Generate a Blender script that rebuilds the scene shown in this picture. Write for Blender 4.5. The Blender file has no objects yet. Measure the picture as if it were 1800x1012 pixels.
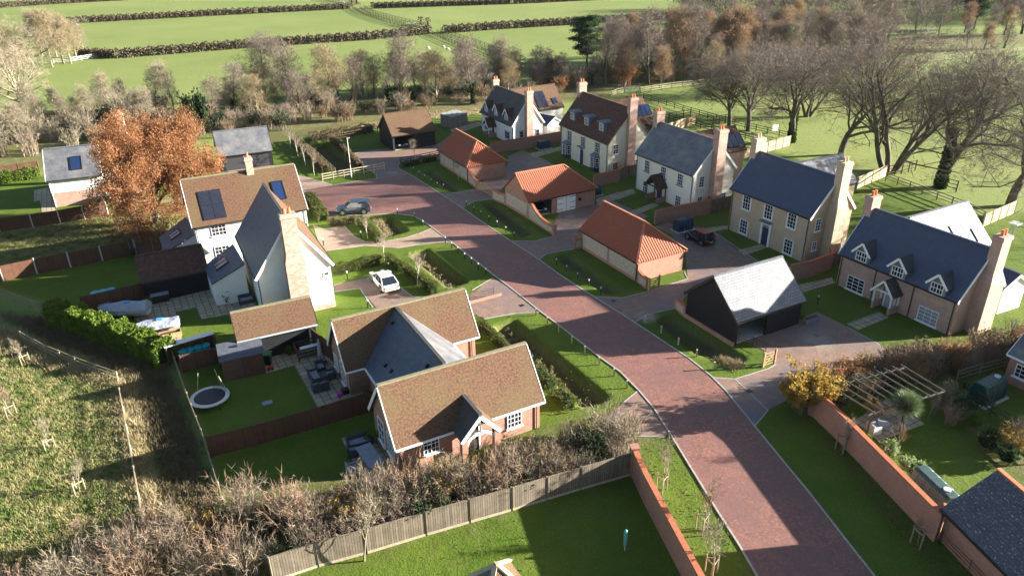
import bpy, math, random
import numpy as np
from mathutils import Vector, Matrix
from mathutils.geometry import tessellate_polygon
random.seed(7)
sc = bpy.context.scene
COL = sc.collection
# ---------------------------------------------------------------- camera
H = 33.0; F0 = 1310.0; PT = math.radians(26.2); RL = math.radians(-0.8)
FW = np.array([0, math.cos(PT), -math.sin(PT)]); _R0 = np.array([1., 0, 0]); _U0 = np.cross(_R0, FW)
RT = _R0*math.cos(RL)+_U0*math.sin(RL); UP = np.cross(RT, FW); CAM = np.array([0, 0, H])
cd = bpy.data.cameras.new('camera'); cam = bpy.data.objects.new('camera', cd); COL.objects.link(cam)
cd.sensor_width = 36; cd.lens = F0/1800*36; cd.clip_start = .5; cd.clip_end = 6000
cam.matrix_world = Matrix(((RT[0], UP[0], -FW[0], 0), (RT[1], UP[1], -FW[1], 0), (RT[2], UP[2], -FW[2], H), (0, 0, 0, 1)))
sc.camera = cam
# ---------------------------------------------------------------- light
SUN_EL = 15.0; SUN_AZ = 5.5       # azimuth counter-clockwise from +x
wd = bpy.data.worlds.new('World'); sc.world = wd; wd.use_nodes = True
nt = wd.node_tree; sky = nt.nodes.new('ShaderNodeTexSky'); sky.sky_type = 'NISHITA'; sky.sun_disc = False
sky.sun_elevation = math.radians(SUN_EL); sky.sun_rotation = math.radians(90-SUN_AZ)
sky.air_density = 1.0; sky.dust_density = 1.0; sky.ozone_density = 1.5
nt.links.new(sky.outputs[0], nt.nodes['Background'].inputs[0]); nt.nodes['Background'].inputs[1].default_value = 0.04
sl = bpy.data.lights.new('sun', 'SUN'); sl.energy = 5.0; sl.angle = math.radians(.5); sl.color = (1, .93, .83)
so = bpy.data.objects.new('sun', sl); COL.objects.link(so)
_sd = Vector((math.cos(math.radians(SUN_AZ))*math.cos(math.radians(SUN_EL)), math.sin(math.radians(SUN_AZ))*math.cos(math.radians(SUN_EL)), math.sin(math.radians(SUN_EL))))
so.rotation_euler = _sd.to_track_quat('Z', 'Y').to_euler(); so.location = (80, 0, 60)
vs = sc.view_settings; vs.view_transform = 'Standard'; vs.look = 'None'; vs.exposure = 2.4; vs.gamma = 1; vs.use_curve_mapping = False
# ---------------------------------------------------------------- projection helpers (photo pixel -> place in the world)
def ray(px, py): return FW*F0+RT*(px-900)-UP*(py-506)
def W(px, py, z=0.):
    d = ray(px, py); t = (H-z)/-d[2]; return CAM+d*t
def W2(px, py, z=0.): return W(px, py, z)[:2]
def proj(P):
    d = np.array(P, float)-CAM; f = d@FW; return 900+F0*(d@RT)/f, 506-F0*(d@UP)/f
def zsolve(x, y, py):
    lo, hi = -5, 45
    for _ in range(45):
        m = (lo+hi)/2
        if proj((x, y, m))[1] > py: lo = m
        else: hi = m
    return lo
def V3(a): return np.array([a[0], a[1], a[2] if len(a) > 2 else 0.], float)
ORDS = 'first second third fourth fifth sixth seventh eighth ninth tenth eleventh twelfth thirteenth fourteenth fifteenth sixteenth seventeenth eighteenth nineteenth twentieth'.split()
def ordw(i):
    if i < 20: return ORDS[i]
    tens = {2: 'twenty', 3: 'thirty', 4: 'forty', 5: 'fifty', 6: 'sixty', 7: 'seventy', 8: 'eighty', 9: 'ninety'}
    n = i+1
    if n % 10 == 0: return {2: 'twentieth', 3: 'thirtieth', 4: 'fortieth', 5: 'fiftieth', 6: 'sixtieth', 7: 'seventieth', 8: 'eightieth', 9: 'ninetieth'}[n//10]
    return tens[n//10]+'-'+ORDS[n % 10-1]
# ---------------------------------------------------------------- objects
ORG = {}
def tag(o, label=None, cat=None, group=None, kind=None):
    if label: o['label'] = label
    if cat: o['category'] = cat
    if group: o['group'] = group
    if kind: o['kind'] = kind
    return o
def empty(name, loc, label=None, cat=None, group=None):
    o = bpy.data.objects.new(name, None); COL.objects.link(o); o.location = tuple(loc); ORG[o.name] = V3(loc); o.empty_display_size = .3
    return tag(o, label, cat, group)
class MB:
    def __init__(s): s.v = []; s.f = []; s.m = []
    def face(s, pts, mi=0):
        n = len(s.v); s.v += [tuple(float(c) for c in V3(p)) for p in pts]; s.f.append(tuple(range(n, n+len(pts)))); s.m.append(mi)
    def obox(s, c, a, b, h, sa, sb, sh, mi=0):
        c = V3(c); a = V3(a); b = V3(b); h = V3(h)
        a = a/np.linalg.norm(a)*sa/2; b = b/np.linalg.norm(b)*sb/2; h = h/np.linalg.norm(h)*sh/2
        if np.cross(a, b)@h < 0: a = -a
        n = len(s.v)
        for i in (-1, 1):
            for j in (-1, 1):
                for k in (-1, 1): s.v.append(tuple(c+a*i+b*j+h*k))
        for f in ((0, 1, 3, 2), (4, 6, 7, 5), (0, 4, 5, 1), (2, 3, 7, 6), (0, 2, 6, 4), (1, 5, 7, 3)):
            s.f.append(tuple(n+q for q in f)); s.m.append(mi)
        return s
    def box(s, x0, x1, y0, y1, z0, z1, mi=0): return s.obox(((x0+x1)/2, (y0+y1)/2, (z0+z1)/2), (1, 0, 0), (0, 1, 0), (0, 0, 1), x1-x0, y1-y0, z1-z0, mi)
    def bar(s, p, q, w, h=None, mi=0, up=(0, 0, 1)):
        p = V3(p); q = V3(q); d = q-p; L = np.linalg.norm(d)
        if L < 1e-6: return s
        u = np.array(up, float); b = np.cross(d, u)
        if np.linalg.norm(b) < 1e-6: b = np.array([1., 0, 0])
        n = np.cross(b, d); return s.obox((p+q)/2, d, b, n, L, w, h or w, mi)
    def tube(s, p, q, r0, r1=None, n=8, mi=0, caps=True):
        r1 = r0 if r1 is None else r1; p = V3(p); q = V3(q); d = q-p; d = d/(np.linalg.norm(d)+1e-9)
        a = np.cross(d, (0, 0, 1.)) if abs(d[2]) < .9 else np.cross(d, (1., 0, 0)); a /= np.linalg.norm(a); b = np.cross(d, a)
        k = len(s.v)
        for c, r in ((p, r0), (q, r1)):
            for i in range(n):
                t = 2*math.pi*i/n; s.v.append(tuple(c+r*(math.cos(t)*a+math.sin(t)*b)))
        for i in range(n):
            j = (i+1) % n; s.f.append((k+i, k+j, k+n+j, k+n+i)); s.m.append(mi)
        if caps:
            s.f.append(tuple(k+i for i in range(n))[::-1]); s.m.append(mi); s.f.append(tuple(k+n+i for i in range(n))); s.m.append(mi)
        return s
    def poly(s, pts, z0, z1, mi=0):      # flat polygon slab, any outline
        P = [(p[0], p[1]) for p in pts]
        ar = sum(P[i][0]*P[(i+1) % len(P)][1]-P[(i+1) % len(P)][0]*P[i][1] for i in range(len(P)))
        if ar < 0: P = P[::-1]
        tris = tessellate_polygon([[Vector((a, b, 0)) for a, b in P]])
        n = len(s.v); s.v += [(a, b, z1) for a, b in P]
        for t in tris:
            a, b, c = t
            cr = (P[b][0]-P[a][0])*(P[c][1]-P[a][1])-(P[b][1]-P[a][1])*(P[c][0]-P[a][0])
            s.f.append((n+a, n+b, n+c) if cr > 0 else (n+a, n+c, n+b)); s.m.append(mi)
        if z0 is not None:
            m = len(s.v); s.v += [(a, b, z0) for a, b in P]; k = len(P)
            for i in range(k):
                j = (i+1) % k; s.f.append((m+i, m+j, n+j, n+i)); s.m.append(mi)
        return s
    def loft(s, rings, mi=0, cap=True):
        k = len(rings[0]); n = len(s.v)
        for r in rings: s.v += [tuple(V3(p)) for p in r]
        for i in range(len(rings)-1):
            for j in range(k):
                a = n+i*k+j; b = n+i*k+(j+1) % k; s.f.append((a, b, b+k, a+k)); s.m.append(mi)
        if cap:
            s.f.append(tuple(n+j for j in range(k))[::-1]); s.m.append(mi); s.f.append(tuple(n+(len(rings)-1)*k+j for j in range(k))); s.m.append(mi)
        return s
    def mesh(s, name, mats, off=(0, 0, 0), smooth=False, uv=True):
        me = bpy.data.meshes.new(name); vv = np.array(s.v, float).reshape(-1, 3)
        me.from_pydata([tuple(x) for x in (vv-V3(off))], [], s.f)
        for m in (mats if isinstance(mats, (list, tuple)) else [mats]): me.materials.append(m)
        if len(me.materials) > 1: me.polygons.foreach_set('material_index', s.m)
        if smooth: me.polygons.foreach_set('use_smooth', [True]*len(s.f))
        if uv:
            ul = me.uv_layers.new(name='UVMap'); buf = np.zeros((len(me.loops), 2)); li = 0
            for f in s.f:
                P = vv[list(f)]
                nrm = np.cross(P[1]-P[0], P[2]-P[0])
                if len(f) > 3: nrm = nrm+np.cross(P[2]-P[0], P[3]-P[0])
                L = np.linalg.norm(nrm)
                nrm = nrm/L if L > 1e-9 else np.array([0, 0, 1.])
                if abs(nrm[2]) > .985: u = np.array([1., 0, 0]); v = np.array([0, 1., 0])
                else:
                    u = np.cross((0, 0, 1.), nrm); u /= np.linalg.norm(u); v = np.cross(nrm, u)
                buf[li:li+len(f), 0] = P@u; buf[li:li+len(f), 1] = P@v; li += len(f)
            ul.data.foreach_set('uv', buf.ravel())
        me.update(); return me
    def build(s, name, mats, parent=None, smooth=False, uv=True, label=None, loc=None):
        if parent is not None: off = ORG[parent.name]
        elif loc is not None: off = V3(loc)
        else: off = np.zeros(3)
        o = bpy.data.objects.new(name, s.mesh(name, mats, off, smooth, uv)); COL.objects.link(o)
        if parent is not None: o.parent = parent
        elif loc is not None: o.location = tuple(V3(loc))
        ORG[o.name] = off
        if label: o['label'] = label
        return o
# ---------------------------------------------------------------- materials
def _base(name, rough, spec=.3, metal=0.):
    m = bpy.data.materials.new(name); m.use_nodes = True; nt = m.node_tree; b = nt.nodes['Principled BSDF']
    b.inputs['Roughness'].default_value = rough; b.inputs['Specular IOR Level'].default_value = spec; b.inputs['Metallic'].default_value = metal
    return m, nt, b
def _n(nt, t, **kw):
    n = nt.nodes.new(t)
    for k, v in kw.items():
        if k.startswith('_'): setattr(n, k[1:], v)
        else: n.inputs[k.replace('_', ' ')].default_value = v
    return n
def _mix(nt, fac, a, b, blend='MIX'):
    m = nt.nodes.new('ShaderNodeMix'); m.data_type = 'RGBA'; m.blend_type = blend
    for s, v in ((m.inputs[0], fac), (m.inputs[6], a), (m.inputs[7], b)):
        if hasattr(v, 'links'): nt.links.new(v, s)
        elif isinstance(v, (int, float)): s.default_value = v
        else: s.default_value = (*v, 1)
    return m.outputs[2]
def _noise(nt, co, scale, detail=4, rough=.6):
    n = _n(nt, 'ShaderNodeTexNoise', Scale=scale, Detail=detail, Roughness=rough); nt.links.new(co, n.inputs['Vector']); return n.outputs['Fac']
def _ramp(nt, fac, lo, hi):
    r = nt.nodes.new('ShaderNodeMapRange'); r.inputs[1].default_value = lo; r.inputs[2].default_value = hi; nt.links.new(fac, r.inputs[0]); r.clamp = True; return r.outputs[0]
def _bump(nt, b, h, strength, dist):
    p = _n(nt, 'ShaderNodeBump', Strength=strength, Distance=dist); nt.links.new(h, p.inputs['Height']); nt.links.new(p.outputs[0], b.inputs['Normal'])
def _co(nt, which='UV'):
    t = nt.nodes.new('ShaderNodeTexCoord'); return t.outputs[which]
def plain(name, c, rough=.6, spec=.3, metal=0., var=.0):
    m, nt, b = _base(name, rough, spec, metal); b.inputs['Base Color'].default_value = (*c, 1)
    if var:
        co = _co(nt, 'Object'); f = _noise(nt, co, 2.5, 5, .7)
        nt.links.new(_mix(nt, _ramp(nt, f, .3, .7), [x*(1-var) for x in c], [min(1, x*(1+var)) for x in c]), b.inputs['Base Color'])
    return m
def noisy(name, c1, c2, scale=3, rough=.85, spec=.2, bump=0, bs=None, dist=.03, co='Object', lo=.35, hi=.65, c3=None, s3=.4):
    m, nt, b = _base(name, rough, spec); v = _co(nt, co); f = _noise(nt, v, scale, 6, .65)
    c = _mix(nt, _ramp(nt, f, lo, hi), c1, c2)
    if c3: c = _mix(nt, _ramp(nt, _noise(nt, v, s3, 4), .5, .75), c, c3)
    nt.links.new(c, b.inputs['Base Color'])
    if bump: _bump(nt, b, _noise(nt, v, bs or scale*3, 5, .7), bump, dist)
    return m
def bricky(name, c1, c2, cm, bw, bh, ms=.01, rough=.85, spec=.2, bump=.4, dist=.01, off=.5, over=None, os=.5, ol=(.45, .7), rot=0, grime=.25, bias=0., over2=None, o2s=6, o2l=(.5, .62)):
    m, nt, b = _base(name, rough, spec); v = _co(nt)
    mp = nt.nodes.new('ShaderNodeMapping'); mp.inputs['Rotation'].default_value = (0, 0, rot); nt.links.new(v, mp.inputs[0])
    t = _n(nt, 'ShaderNodeTexBrick', Color1=(*c1, 1), Color2=(*c2, 1), Mortar=(*cm, 1), Scale=1., Mortar_Size=ms, Brick_Width=bw, Row_Height=bh, Bias=bias); t.offset = off
    nt.links.new(mp.outputs[0], t.inputs['Vector']); c = t.outputs[0]
    f = _noise(nt, v, 1.3, 6, .7); c = _mix(nt, grime, c, _mix(nt, _ramp(nt, f, .35, .65), [x*.45 for x in c1], [min(1, x*1.35) for x in c1]))
    if over2: c = _mix(nt, _ramp(nt, _noise(nt, v, o2s, 3, .6), *o2l), c, over2)
    if over: c = _mix(nt, _ramp(nt, _noise(nt, v, os, 5, .65), *ol), c, over)
    nt.links.new(c, b.inputs['Base Color'])
    if bump:
        iv = nt.nodes.new('ShaderNodeMath'); iv.operation = 'SUBTRACT'; iv.inputs[0].default_value = 1; nt.links.new(t.outputs[1], iv.inputs[1])
        _bump(nt, b, iv.outputs[0], bump, dist)
    return m
BRICK = bricky('red_brick', (.36, .17, .115), (.27, .115, .08), (.42, .37, .31), .225, .075, .009)
BRICKP = bricky('pale_brick', (.47, .30, .235), (.38, .23, .18), (.5, .43, .37), .225, .075, .009)
BUFF = bricky('buff_brick', (.52, .41, .28), (.47, .36, .24), (.52, .43, .31), .225, .075, .008, grime=.15)
WBRICK = bricky('whitish_brick', (.48, .36, .29), (.33, .19, .14), (.46, .40, .33), .3, .15, .012)
BLUEBRICK = noisy('white_render_cap', (.45, .42, .38), (.55, .52, .47), 3)
TILE = bricky('brown_plain_tile', (.088, .06, .042), (.058, .044, .036), (.03, .022, .016), .165, .115, .010, bump=.8, dist=.014, over=(.12, .095, .045), os=.22, ol=(.45, .8), grime=.3, over2=(.165, .08, .042), o2s=6.5, o2l=(.42, .6))
TILED = bricky('dark_plain_tile', (.115, .06, .045), (.075, .042, .035), (.03, .02, .02), .165, .115, .008, bump=.6, dist=.012, grime=.2, over2=(.13, .07, .045), o2s=2.5)
SLATE = bricky('blue_slate', (.075, .105, .155), (.05, .07, .11), (.025, .03, .04), .34, .24, .014, rough=.5, spec=.5, bump=.4, dist=.008, grime=.2)
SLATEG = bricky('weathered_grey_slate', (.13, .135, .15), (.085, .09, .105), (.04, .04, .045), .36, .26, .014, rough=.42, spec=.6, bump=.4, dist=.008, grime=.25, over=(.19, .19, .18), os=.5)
SLATEL = bricky('lit_grey_slate', (.21, .22, .24), (.13, .14, .16), (.05, .05, .055), .36, .26, .02, rough=.5, spec=.3, bump=.35, dist=.008, grime=.2)  # paler copy of the grey slate, sun glare put into the base colour
SLATEB = bricky('dark_blue_slate', (.055, .07, .12), (.045, .06, .105), (.02, .025, .04), .3, .2, .008, rough=.45, spec=.5, bump=.3, dist=.006, grime=.2, over=(.10, .12, .16), os=.6, ol=(.62, .75))
SLATEM = bricky('mossy_charcoal_slate', (.075, .075, .085), (.055, .055, .065), (.03, .03, .03), .3, .2, .008, rough=.65, bump=.4, dist=.008, grime=.3, over=(.09, .085, .055), os=.4)
FLINT = None
def _flint():
    m, nt, b = _base('flint_panel', .75); v = _co(nt)
    vo = _n(nt, 'ShaderNodeTexVoronoi', Scale=9.); nt.links.new(v, vo.inputs['Vector'])
    sep = nt.nodes.new('ShaderNodeSeparateColor'); nt.links.new(vo.outputs['Color'], sep.inputs[0])
    c = _mix(nt, sep.outputs[0], (.20, .185, .16), (.50, .46, .38)); c = _mix(nt, _ramp(nt, vo.outputs['Distance'], .35, .6), c, (.42, .38, .31))
    nt.links.new(c, b.inputs['Base Color']); _bump(nt, b, vo.outputs['Distance'], .4, .03); return m
FLINT = _flint()
def _pantile():
    m, nt, b = _base('orange_pantile', .8); v = _co(nt); sp = nt.nodes.new('ShaderNodeSeparateXYZ'); nt.links.new(v, sp.inputs[0])
    def mt(op, a, bb=None):
        n = nt.nodes.new('ShaderNodeMath'); n.operation = op
        for i, q in enumerate((a, bb)):
            if q is None: continue
            if hasattr(q, 'links'): nt.links.new(q, n.inputs[i])
            else: n.inputs[i].default_value = q
        return n.outputs[0]
    w = mt('SINE', mt('MULTIPLY', sp.outputs[0], 2*math.pi/.3)); r = mt('FRACT', mt('MULTIPLY', sp.outputs[1], 1/.32))
    h = mt('ADD', mt('MULTIPLY', w, .5), mt('MULTIPLY', r, .35))
    f = _noise(nt, v, 5, 4); c = _mix(nt, _ramp(nt, f, .35, .65), (.31, .092, .045), (.225, .066, .034))
    c = _mix(nt, _ramp(nt, _noise(nt, v, .6, 4), .55, .8), c, (.24, .09, .05)); nt.links.new(c, b.inputs['Base Color'])
    _bump(nt, b, h, 1., .06); return m
PANTILE = _pantile()
PANRIDGE = noisy('ridge_clay', (.45, .2, .12), (.33, .12, .07), 4)
RENDERW = noisy('white_render', (.74, .73, .69), (.80, .79, .76), 1.2, bump=.1, bs=30, dist=.01)
RENDERC = noisy('cream_render', (.74, .68, .50), (.79, .73, .56), 1.2, bump=.1, bs=30, dist=.01)
RENDERI = noisy('ivory_render', (.75, .71, .60), (.80, .76, .66), 1.2, bump=.1, bs=30, dist=.01)
WHITE = plain('white_paint', (.8, .8, .79), .45)
BLACKW = bricky('black_weatherboard', (.016, .017, .02), (.013, .014, .017), (.006, .006, .007), 4.5, .17, .012, rough=.55, bump=.6, dist=.02, grime=.2)
GREYPAINT = plain('grey_paint', (.35, .39, .40), .5); BLUEPAINT = plain('navy_paint', (.03, .045, .09), .4)
BLACKM = plain('black_metal', (.015, .015, .018), .4, .5); GLASS = plain('dark_window_glass', (.02, .025, .035), .06, .9)
LGLASS = plain('blinded_window_glass', (.28, .30, .33), .1, .8); CLAY = plain('terracotta', (.48, .17, .08), .8, var=.15)
LEAD = noisy('lead_sheet', (.13, .15, .18), (.18, .2, .24), 3, rough=.5, spec=.5)
SOLAR = bricky('solar_cell_glass', (.016, .018, .03), (.02, .022, .035), (.04, .042, .05), .5, .25, .006, rough=.12, spec=.8, bump=0, grime=0)
OAKW = noisy('oak_timber', (.30, .19, .10), (.42, .29, .16), 3, co='Object'); DARKOAK = noisy('dark_timber', (.06, .04, .03), (.10, .07, .05), 3)
FENCED = bricky('brown_close_boards', (.13, .065, .04), (.085, .042, .028), (.02, .012, .01), .12, 3.1, .008, bump=.5, dist=.015, off=0, grime=.35)
FENCEG = bricky('weathered_grey_boards', (.23, .19, .14), (.11, .09, .068), (.02, .016, .012), .15, 3.1, .018, bump=.5, dist=.015, off=0, grime=.35)
FENCEP = bricky('pale_panel_boards', (.50, .39, .25), (.42, .32, .2), (.16, .12, .08), 1.83, 3, .05, bump=.3, dist=.015, off=0, grime=.2)
CONC = noisy('concrete', (.42, .40, .36), (.5, .48, .44), 4); POSTW = noisy('weathered_post', (.33, .28, .2), (.45, .38, .28), 4)
DULLPOST = noisy('dull_rail', (.20, .17, .115), (.30, .26, .18), 4); GREENPOST = noisy('mossy_rail', (.16, .15, .09), (.25, .22, .15), 4)
KERB = noisy('pale_kerb_stone', (.28, .27, .25), (.40, .39, .36), 3); PALE = noisy('pale_paint', (.55, .55, .53), (.62, .62, .6), 5)
def _road():
    m = bricky('red_block_paving', (.27, .118, .088), (.155, .075, .065), (.10, .06, .05), .2, .1, .012, rough=.6, spec=.35, bump=.3, dist=.004, rot=math.radians(-28+45), grime=.3, over=(.155, .09, .082), os=.2, ol=(.40, .72), over2=(.34, .19, .145), o2s=5, o2l=(.5, .75)); return m
ROAD = _road()
DRIVE = bricky('brown_block_paving', (.29, .19, .14), (.18, .12, .10), (.09, .065, .05), .2, .1, .008, rough=.6, spec=.35, bump=.3, dist=.004, rot=math.radians(-28.5), grime=.3, over=(.15, .13, .14), os=.16, ol=(.45, .65))
DRIVEP = bricky('pale_block_paving', (.36, .26, .20), (.29, .2, .15), (.17, .13, .1), .2, .1, .008, rough=.7, bump=.3, dist=.004, rot=math.radians(-28.5), grime=.2)
SLAB = bricky('sandstone_slabs', (.46, .38, .26), (.34, .28, .20), (.06, .05, .035), .62, .62, .035, rough=.8, bump=.4, dist=.01, off=0, rot=math.radians(-28.5), grime=.2)
TWIG = noisy('bare_twig', (.155, .12, .10), (.25, .205, .17), .35); TWIGH = noisy('hedge_twig', (.19, .15, .11), (.31, .25, .185), .5); TWIGP = noisy('pale_twig', (.20, .17, .12), (.33, .28, .20), .5)
TWIGR = noisy('reddish_twig', (.21, .14, .095), (.32, .225, .155), .6); TWIGD = noisy('dark_twig', (.15, .125, .095), (.25, .21, .16), .4)
BARK = noisy('bark', (.065, .06, .04), (.14, .125, .085), 1.5, bump=.5, bs=6); BARKP = noisy('pale_bark', (.42, .38, .28), (.6, .56, .46), 2); BARKT = noisy('tan_bark', (.18, .155, .105), (.30, .26, .18), 2)
IVY = noisy('ivy_leaf', (.02, .045, .012), (.05, .085, .02), 2); LEAFO = noisy('russet_oak_leaf', (.25, .11, .05), (.38, .20, .095), 1.6, rough=.6, lo=.4, hi=.6)
LEAFW = noisy('faded_wood_leaf', (.22, .145, .085), (.36, .25, .14), .3); LEAFY = noisy('yellow_leaf', (.36, .22, .045), (.26, .20, .05), 1.2); LEAFG = noisy('laurel_leaf', (.07, .13, .02), (.16, .22, .035), 1.5, rough=.45, spec=.5)
LEAFD = noisy('dark_evergreen_leaf', (.015, .035, .015), (.04, .07, .025), 1.5); LEAFH = noisy('hedge_leaf', (.06, .08, .02), (.14, .15, .05), 1.3)
LEAFB = noisy('brown_hedge_leaf', (.13, .10, .055), (.22, .17, .10), 1.3); LEAFV = noisy('variegated_leaf', (.35, .4, .22), (.12, .2, .06), 4)
LEAFPN = noisy('pine_needle', (.03, .065, .03), (.07, .11, .04), .8); STRAW = noisy('dry_grass_blade', (.24, .20, .10), (.38, .31, .18), .7)
TUFTG = noisy('tussock_blade', (.07, .125, .02), (.36, .32, .15), .9)
for _m in bpy.data.materials:      # leaves let light through
    if ('leaf' in _m.name or 'ivy' in _m.name or 'needle' in _m.name) and _m.node_tree:
        _t = _m.node_tree; _b = _t.nodes['Principled BSDF']; _b.inputs['Roughness'].default_value = .8; _b.inputs['Specular IOR Level'].default_value = .1
        _x = _t.nodes.new('ShaderNodeMixShader'); _x.inputs[0].default_value = .42; _tr = _t.nodes.new('ShaderNodeBsdfTranslucent'); _t.links.new(_b.inputs['Base Color'].links[0].from_socket, _tr.inputs[0])
        _t.links.new(_b.outputs[0], _x.inputs[1]); _t.links.new(_tr.outputs[0], _x.inputs[2]); _t.links.new(_x.outputs[0], _t.nodes['Material Output'].inputs[0])
DOORG = plain('dark_grey_door', (.045, .045, .05), .5)
# ---------------------------------------------------------------- buildings
WALLMATS = {}
class Bld:
    """frame from the eaves corners; a runs along the visible eave A-B, b runs back from it."""
    def __init__(s, root, A, B, C=None, ze=2.4, at='B', base='AB', ridge=None, rat='A', pitch=None, oe=.3, og=.15, a0=None, u=None, L=None, D=None, zr=None, name=None, label=None, cat=None, group=None):
        if A is not None:
            a = W2(*A, ze); b = W2(*B, ze)
            if base == 'BC':
                c = W2(*C, ze); w = (c-b)/np.linalg.norm(c-b); u = np.array([-w[1], w[0]])
                if u@(b-a) < 0: u = -u
            elif u is None: u = (b-a)/np.linalg.norm(b-a)
            v = np.array([-u[1], u[0]])
            if v[1] < 0 and C is None: v = -v
            if C is not None:
                c = W2(*C, ze); ref = b if at == 'B' else a
                if v@(c-ref) < 0: v = -v
                D = D or abs((c-ref)@v)
            L = L or abs((b-a)@u)
            if rat == 'B' and C is None: pass
            t = math.tan(math.radians(pitch)) if pitch else None
            if D is None:
                lo, hi = 1, 20; o = a if rat == 'A' else b
                for _ in range(40):
                    m = (lo+hi)/2; p = o+v*m/2
                    if proj((p[0], p[1], ze+m/2*t))[1] > ridge[1]: lo = m
                    else: hi = m
                D = lo
            if zr is None:
                if t: zr = ze+D/2*t
                else:
                    o = (a if rat == 'A' else b)+v*D/2; zr = zsolve(o[0], o[1], ridge[1])
            s.a0 = a
        else:
            s.a0 = np.array(a0, float)
            if pitch: zr = ze+D/2*math.tan(math.radians(pitch))
            v = np.array([-u[1], u[0]])
            if v[1] < 0: v = -v
        s.u = np.array(u, float); s.v = v; s.L = L; s.D = D; s.ze = ze; s.zr = zr; s.oe = oe; s.og = og; s.tan = (zr-ze)/(D/2)
        s.U = V3(s.u); s.V = V3(s.v); s.Z = np.array([0, 0, 1.])
        s.root = root if root is not None else empty(name, s.P(L/2, D/2, 0), label, cat, group)
    def P(s, a, b, z=0.): q = s.a0+s.u*a+s.v*b; return np.array([q[0], q[1], z])
    def loc(s, p): d = np.array(p[:2])-s.a0; return d@s.u, d@s.v
    def zroof(s, b): return s.ze+min(b, s.D-b)*s.tan
    def roof(s, mf, mk=None, gl='g', gr='g', hip=None, name='roof', th=.16, ridge=None, gutter=BLACKM, barge=None, single=None, bl=None, br=None):
        L, D, ze, zr = s.L, s.D, s.ze, s.zr; h = D/2 if hip is None else hip
        if single: D2 = D; rb = D
        else: rb = D/2
        m = MB(); rl = 0 if gl == 'g' else h; rr = 0 if gr == 'g' else h
        mats = [mf, mk or mf]
        for dz in (0, -th):
            e = [s.P(0, 0, ze+dz), s.P(L, 0, ze+dz), s.P(L, D, ze+dz), s.P(0, D, ze+dz)]; r0 = s.P(rl, D/2, zr+dz); r1 = s.P(L-rr, D/2, zr+dz)
            fs = [([e[0], e[1], r1, r0], 0), ([e[2], e[3], r0, r1], 1)]
            if gr != 'g': fs.append(([e[1], e[2], r1], 0))
            if gl != 'g': fs.append(([e[3], e[0], r0], 1))
            flip = np.cross(s.U, s.V)[2] < 0
            for f, mi in fs:
                if (dz == 0) == flip: f = f[::-1]
                m.face(f, mi)
            if dz == 0: E_, R0, R1 = e, r0, r1
        bd = [(E_[0], E_[1]), (E_[2], E_[3])]
        bd += [(E_[1], R1), (R1, E_[2])] if gr == 'g' else [(E_[1], E_[2])]
        bd += [(E_[3], R0), (R0, E_[0])] if gl == 'g' else [(E_[3], E_[0])]
        dn = np.array([0, 0, -th])
        for p, q in bd: m.face([p, p+dn, q+dn, q], 0)
        o = m.build(name, mats, s.root); s.roofobj = o; s.rl, s.rr = rl, rr
        rm = ridge or mf; k = MB(); k.bar(R0+[0, 0, .02], R1+[0, 0, .02], .26, .12)
        k.build('ridge_tiles', rm, o)
        if gl != 'g' or gr != 'g':
            for on, R, c in ((gr != 'g', R1, (E_[1], E_[2])), (gl != 'g', R0, (E_[0], E_[3]))):
                if on:
                    for e in c:
                        q = MB(); q.bar(R+[0, 0, .0], e+[0, 0, .02], .24, .12); q.build('hip_tiles', rm, o)
        if gutter:
            for b in (-.06, D+.06):
                q = MB(); q.bar(s.P(0, b, ze-.1), s.P(L, b, ze-.1), .12, .11); q.build('gutter', gutter, s.root)
        if barge:
            for on, a in ((gr == 'g' and br is not False, L+.02), (gl == 'g' and bl is not False, -.02)):
                if on:
                    q = MB()
                    for b0, z0 in ((0, ze), (D, ze)):
                        q.bar(s.P(a, b0, z0-.16), s.P(a, D/2, zr-.16), .05, .26, up=(0, 0, 1))
                    q.build('barge_board', barge, s.root)
        return o
    def walls(s, mat, gl='g', gr='g', name='wall', top=None, z0=0., mats2=None):
        oe, og, L, D = s.oe, s.og, s.L, s.D; zt = s.ze+oe*s.tan-.17
        if top: zt = top
        m = MB(); c = [(og, oe), (L-og, oe), (L-og, D-oe), (og, D-oe)]
        B0 = [s.P(a, b, z0) for a, b in c]; T = [s.P(a, b, zt) for a, b in c]; za = s.zr-.17
        fl = np.cross(s.U, s.V)[2] < 0
        def F(f): m.face(f[::-1] if fl else f)
        F([B0[0], B0[1], T[1], T[0]]); F([B0[2], B0[3], T[3], T[2]])
        F([B0[1], B0[2], T[2]]+([s.P(L-og, D/2, za)] if gr == 'g' and not top else [])+[T[1]])
        F([B0[3], B0[0], T[0]]+([s.P(og, D/2, za)] if gl == 'g' and not top else [])+[T[3]])
        return m.build(name, mat, s.root)
    def wallpt(s, face, px, py):
        n, o = {'F': (-s.V, s.P(0, s.oe)), 'K': (s.V, s.P(0, s.D-s.oe)), 'R': (s.U, s.P(s.L-s.og, 0)), 'L': (-s.U, s.P(s.og, 0))}[face]
        d = ray(px, py); t = ((o-CAM)@n)/(d@n); return CAM+d*t, n, (s.U if face in 'FK' else s.V)
    def slopept(s, px, py, side='F'):
        n = np.cross(s.U, s.V*1.+s.Z*s.tan); o = s.P(0, 0, s.ze)
        if side == 'K': n = np.cross(s.U, s.V-s.Z*s.tan); o = s.P(0, s.D, s.ze)
        n = n/np.linalg.norm(n); n = n if n[2] > 0 else -n
        d = ray(px, py); t = ((o-CAM)@n)/(d@n); up = (s.V if side == 'F' else -s.V)+s.Z*s.tan; return CAM+d*t, n, s.U, up/np.linalg.norm(up)
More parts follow.
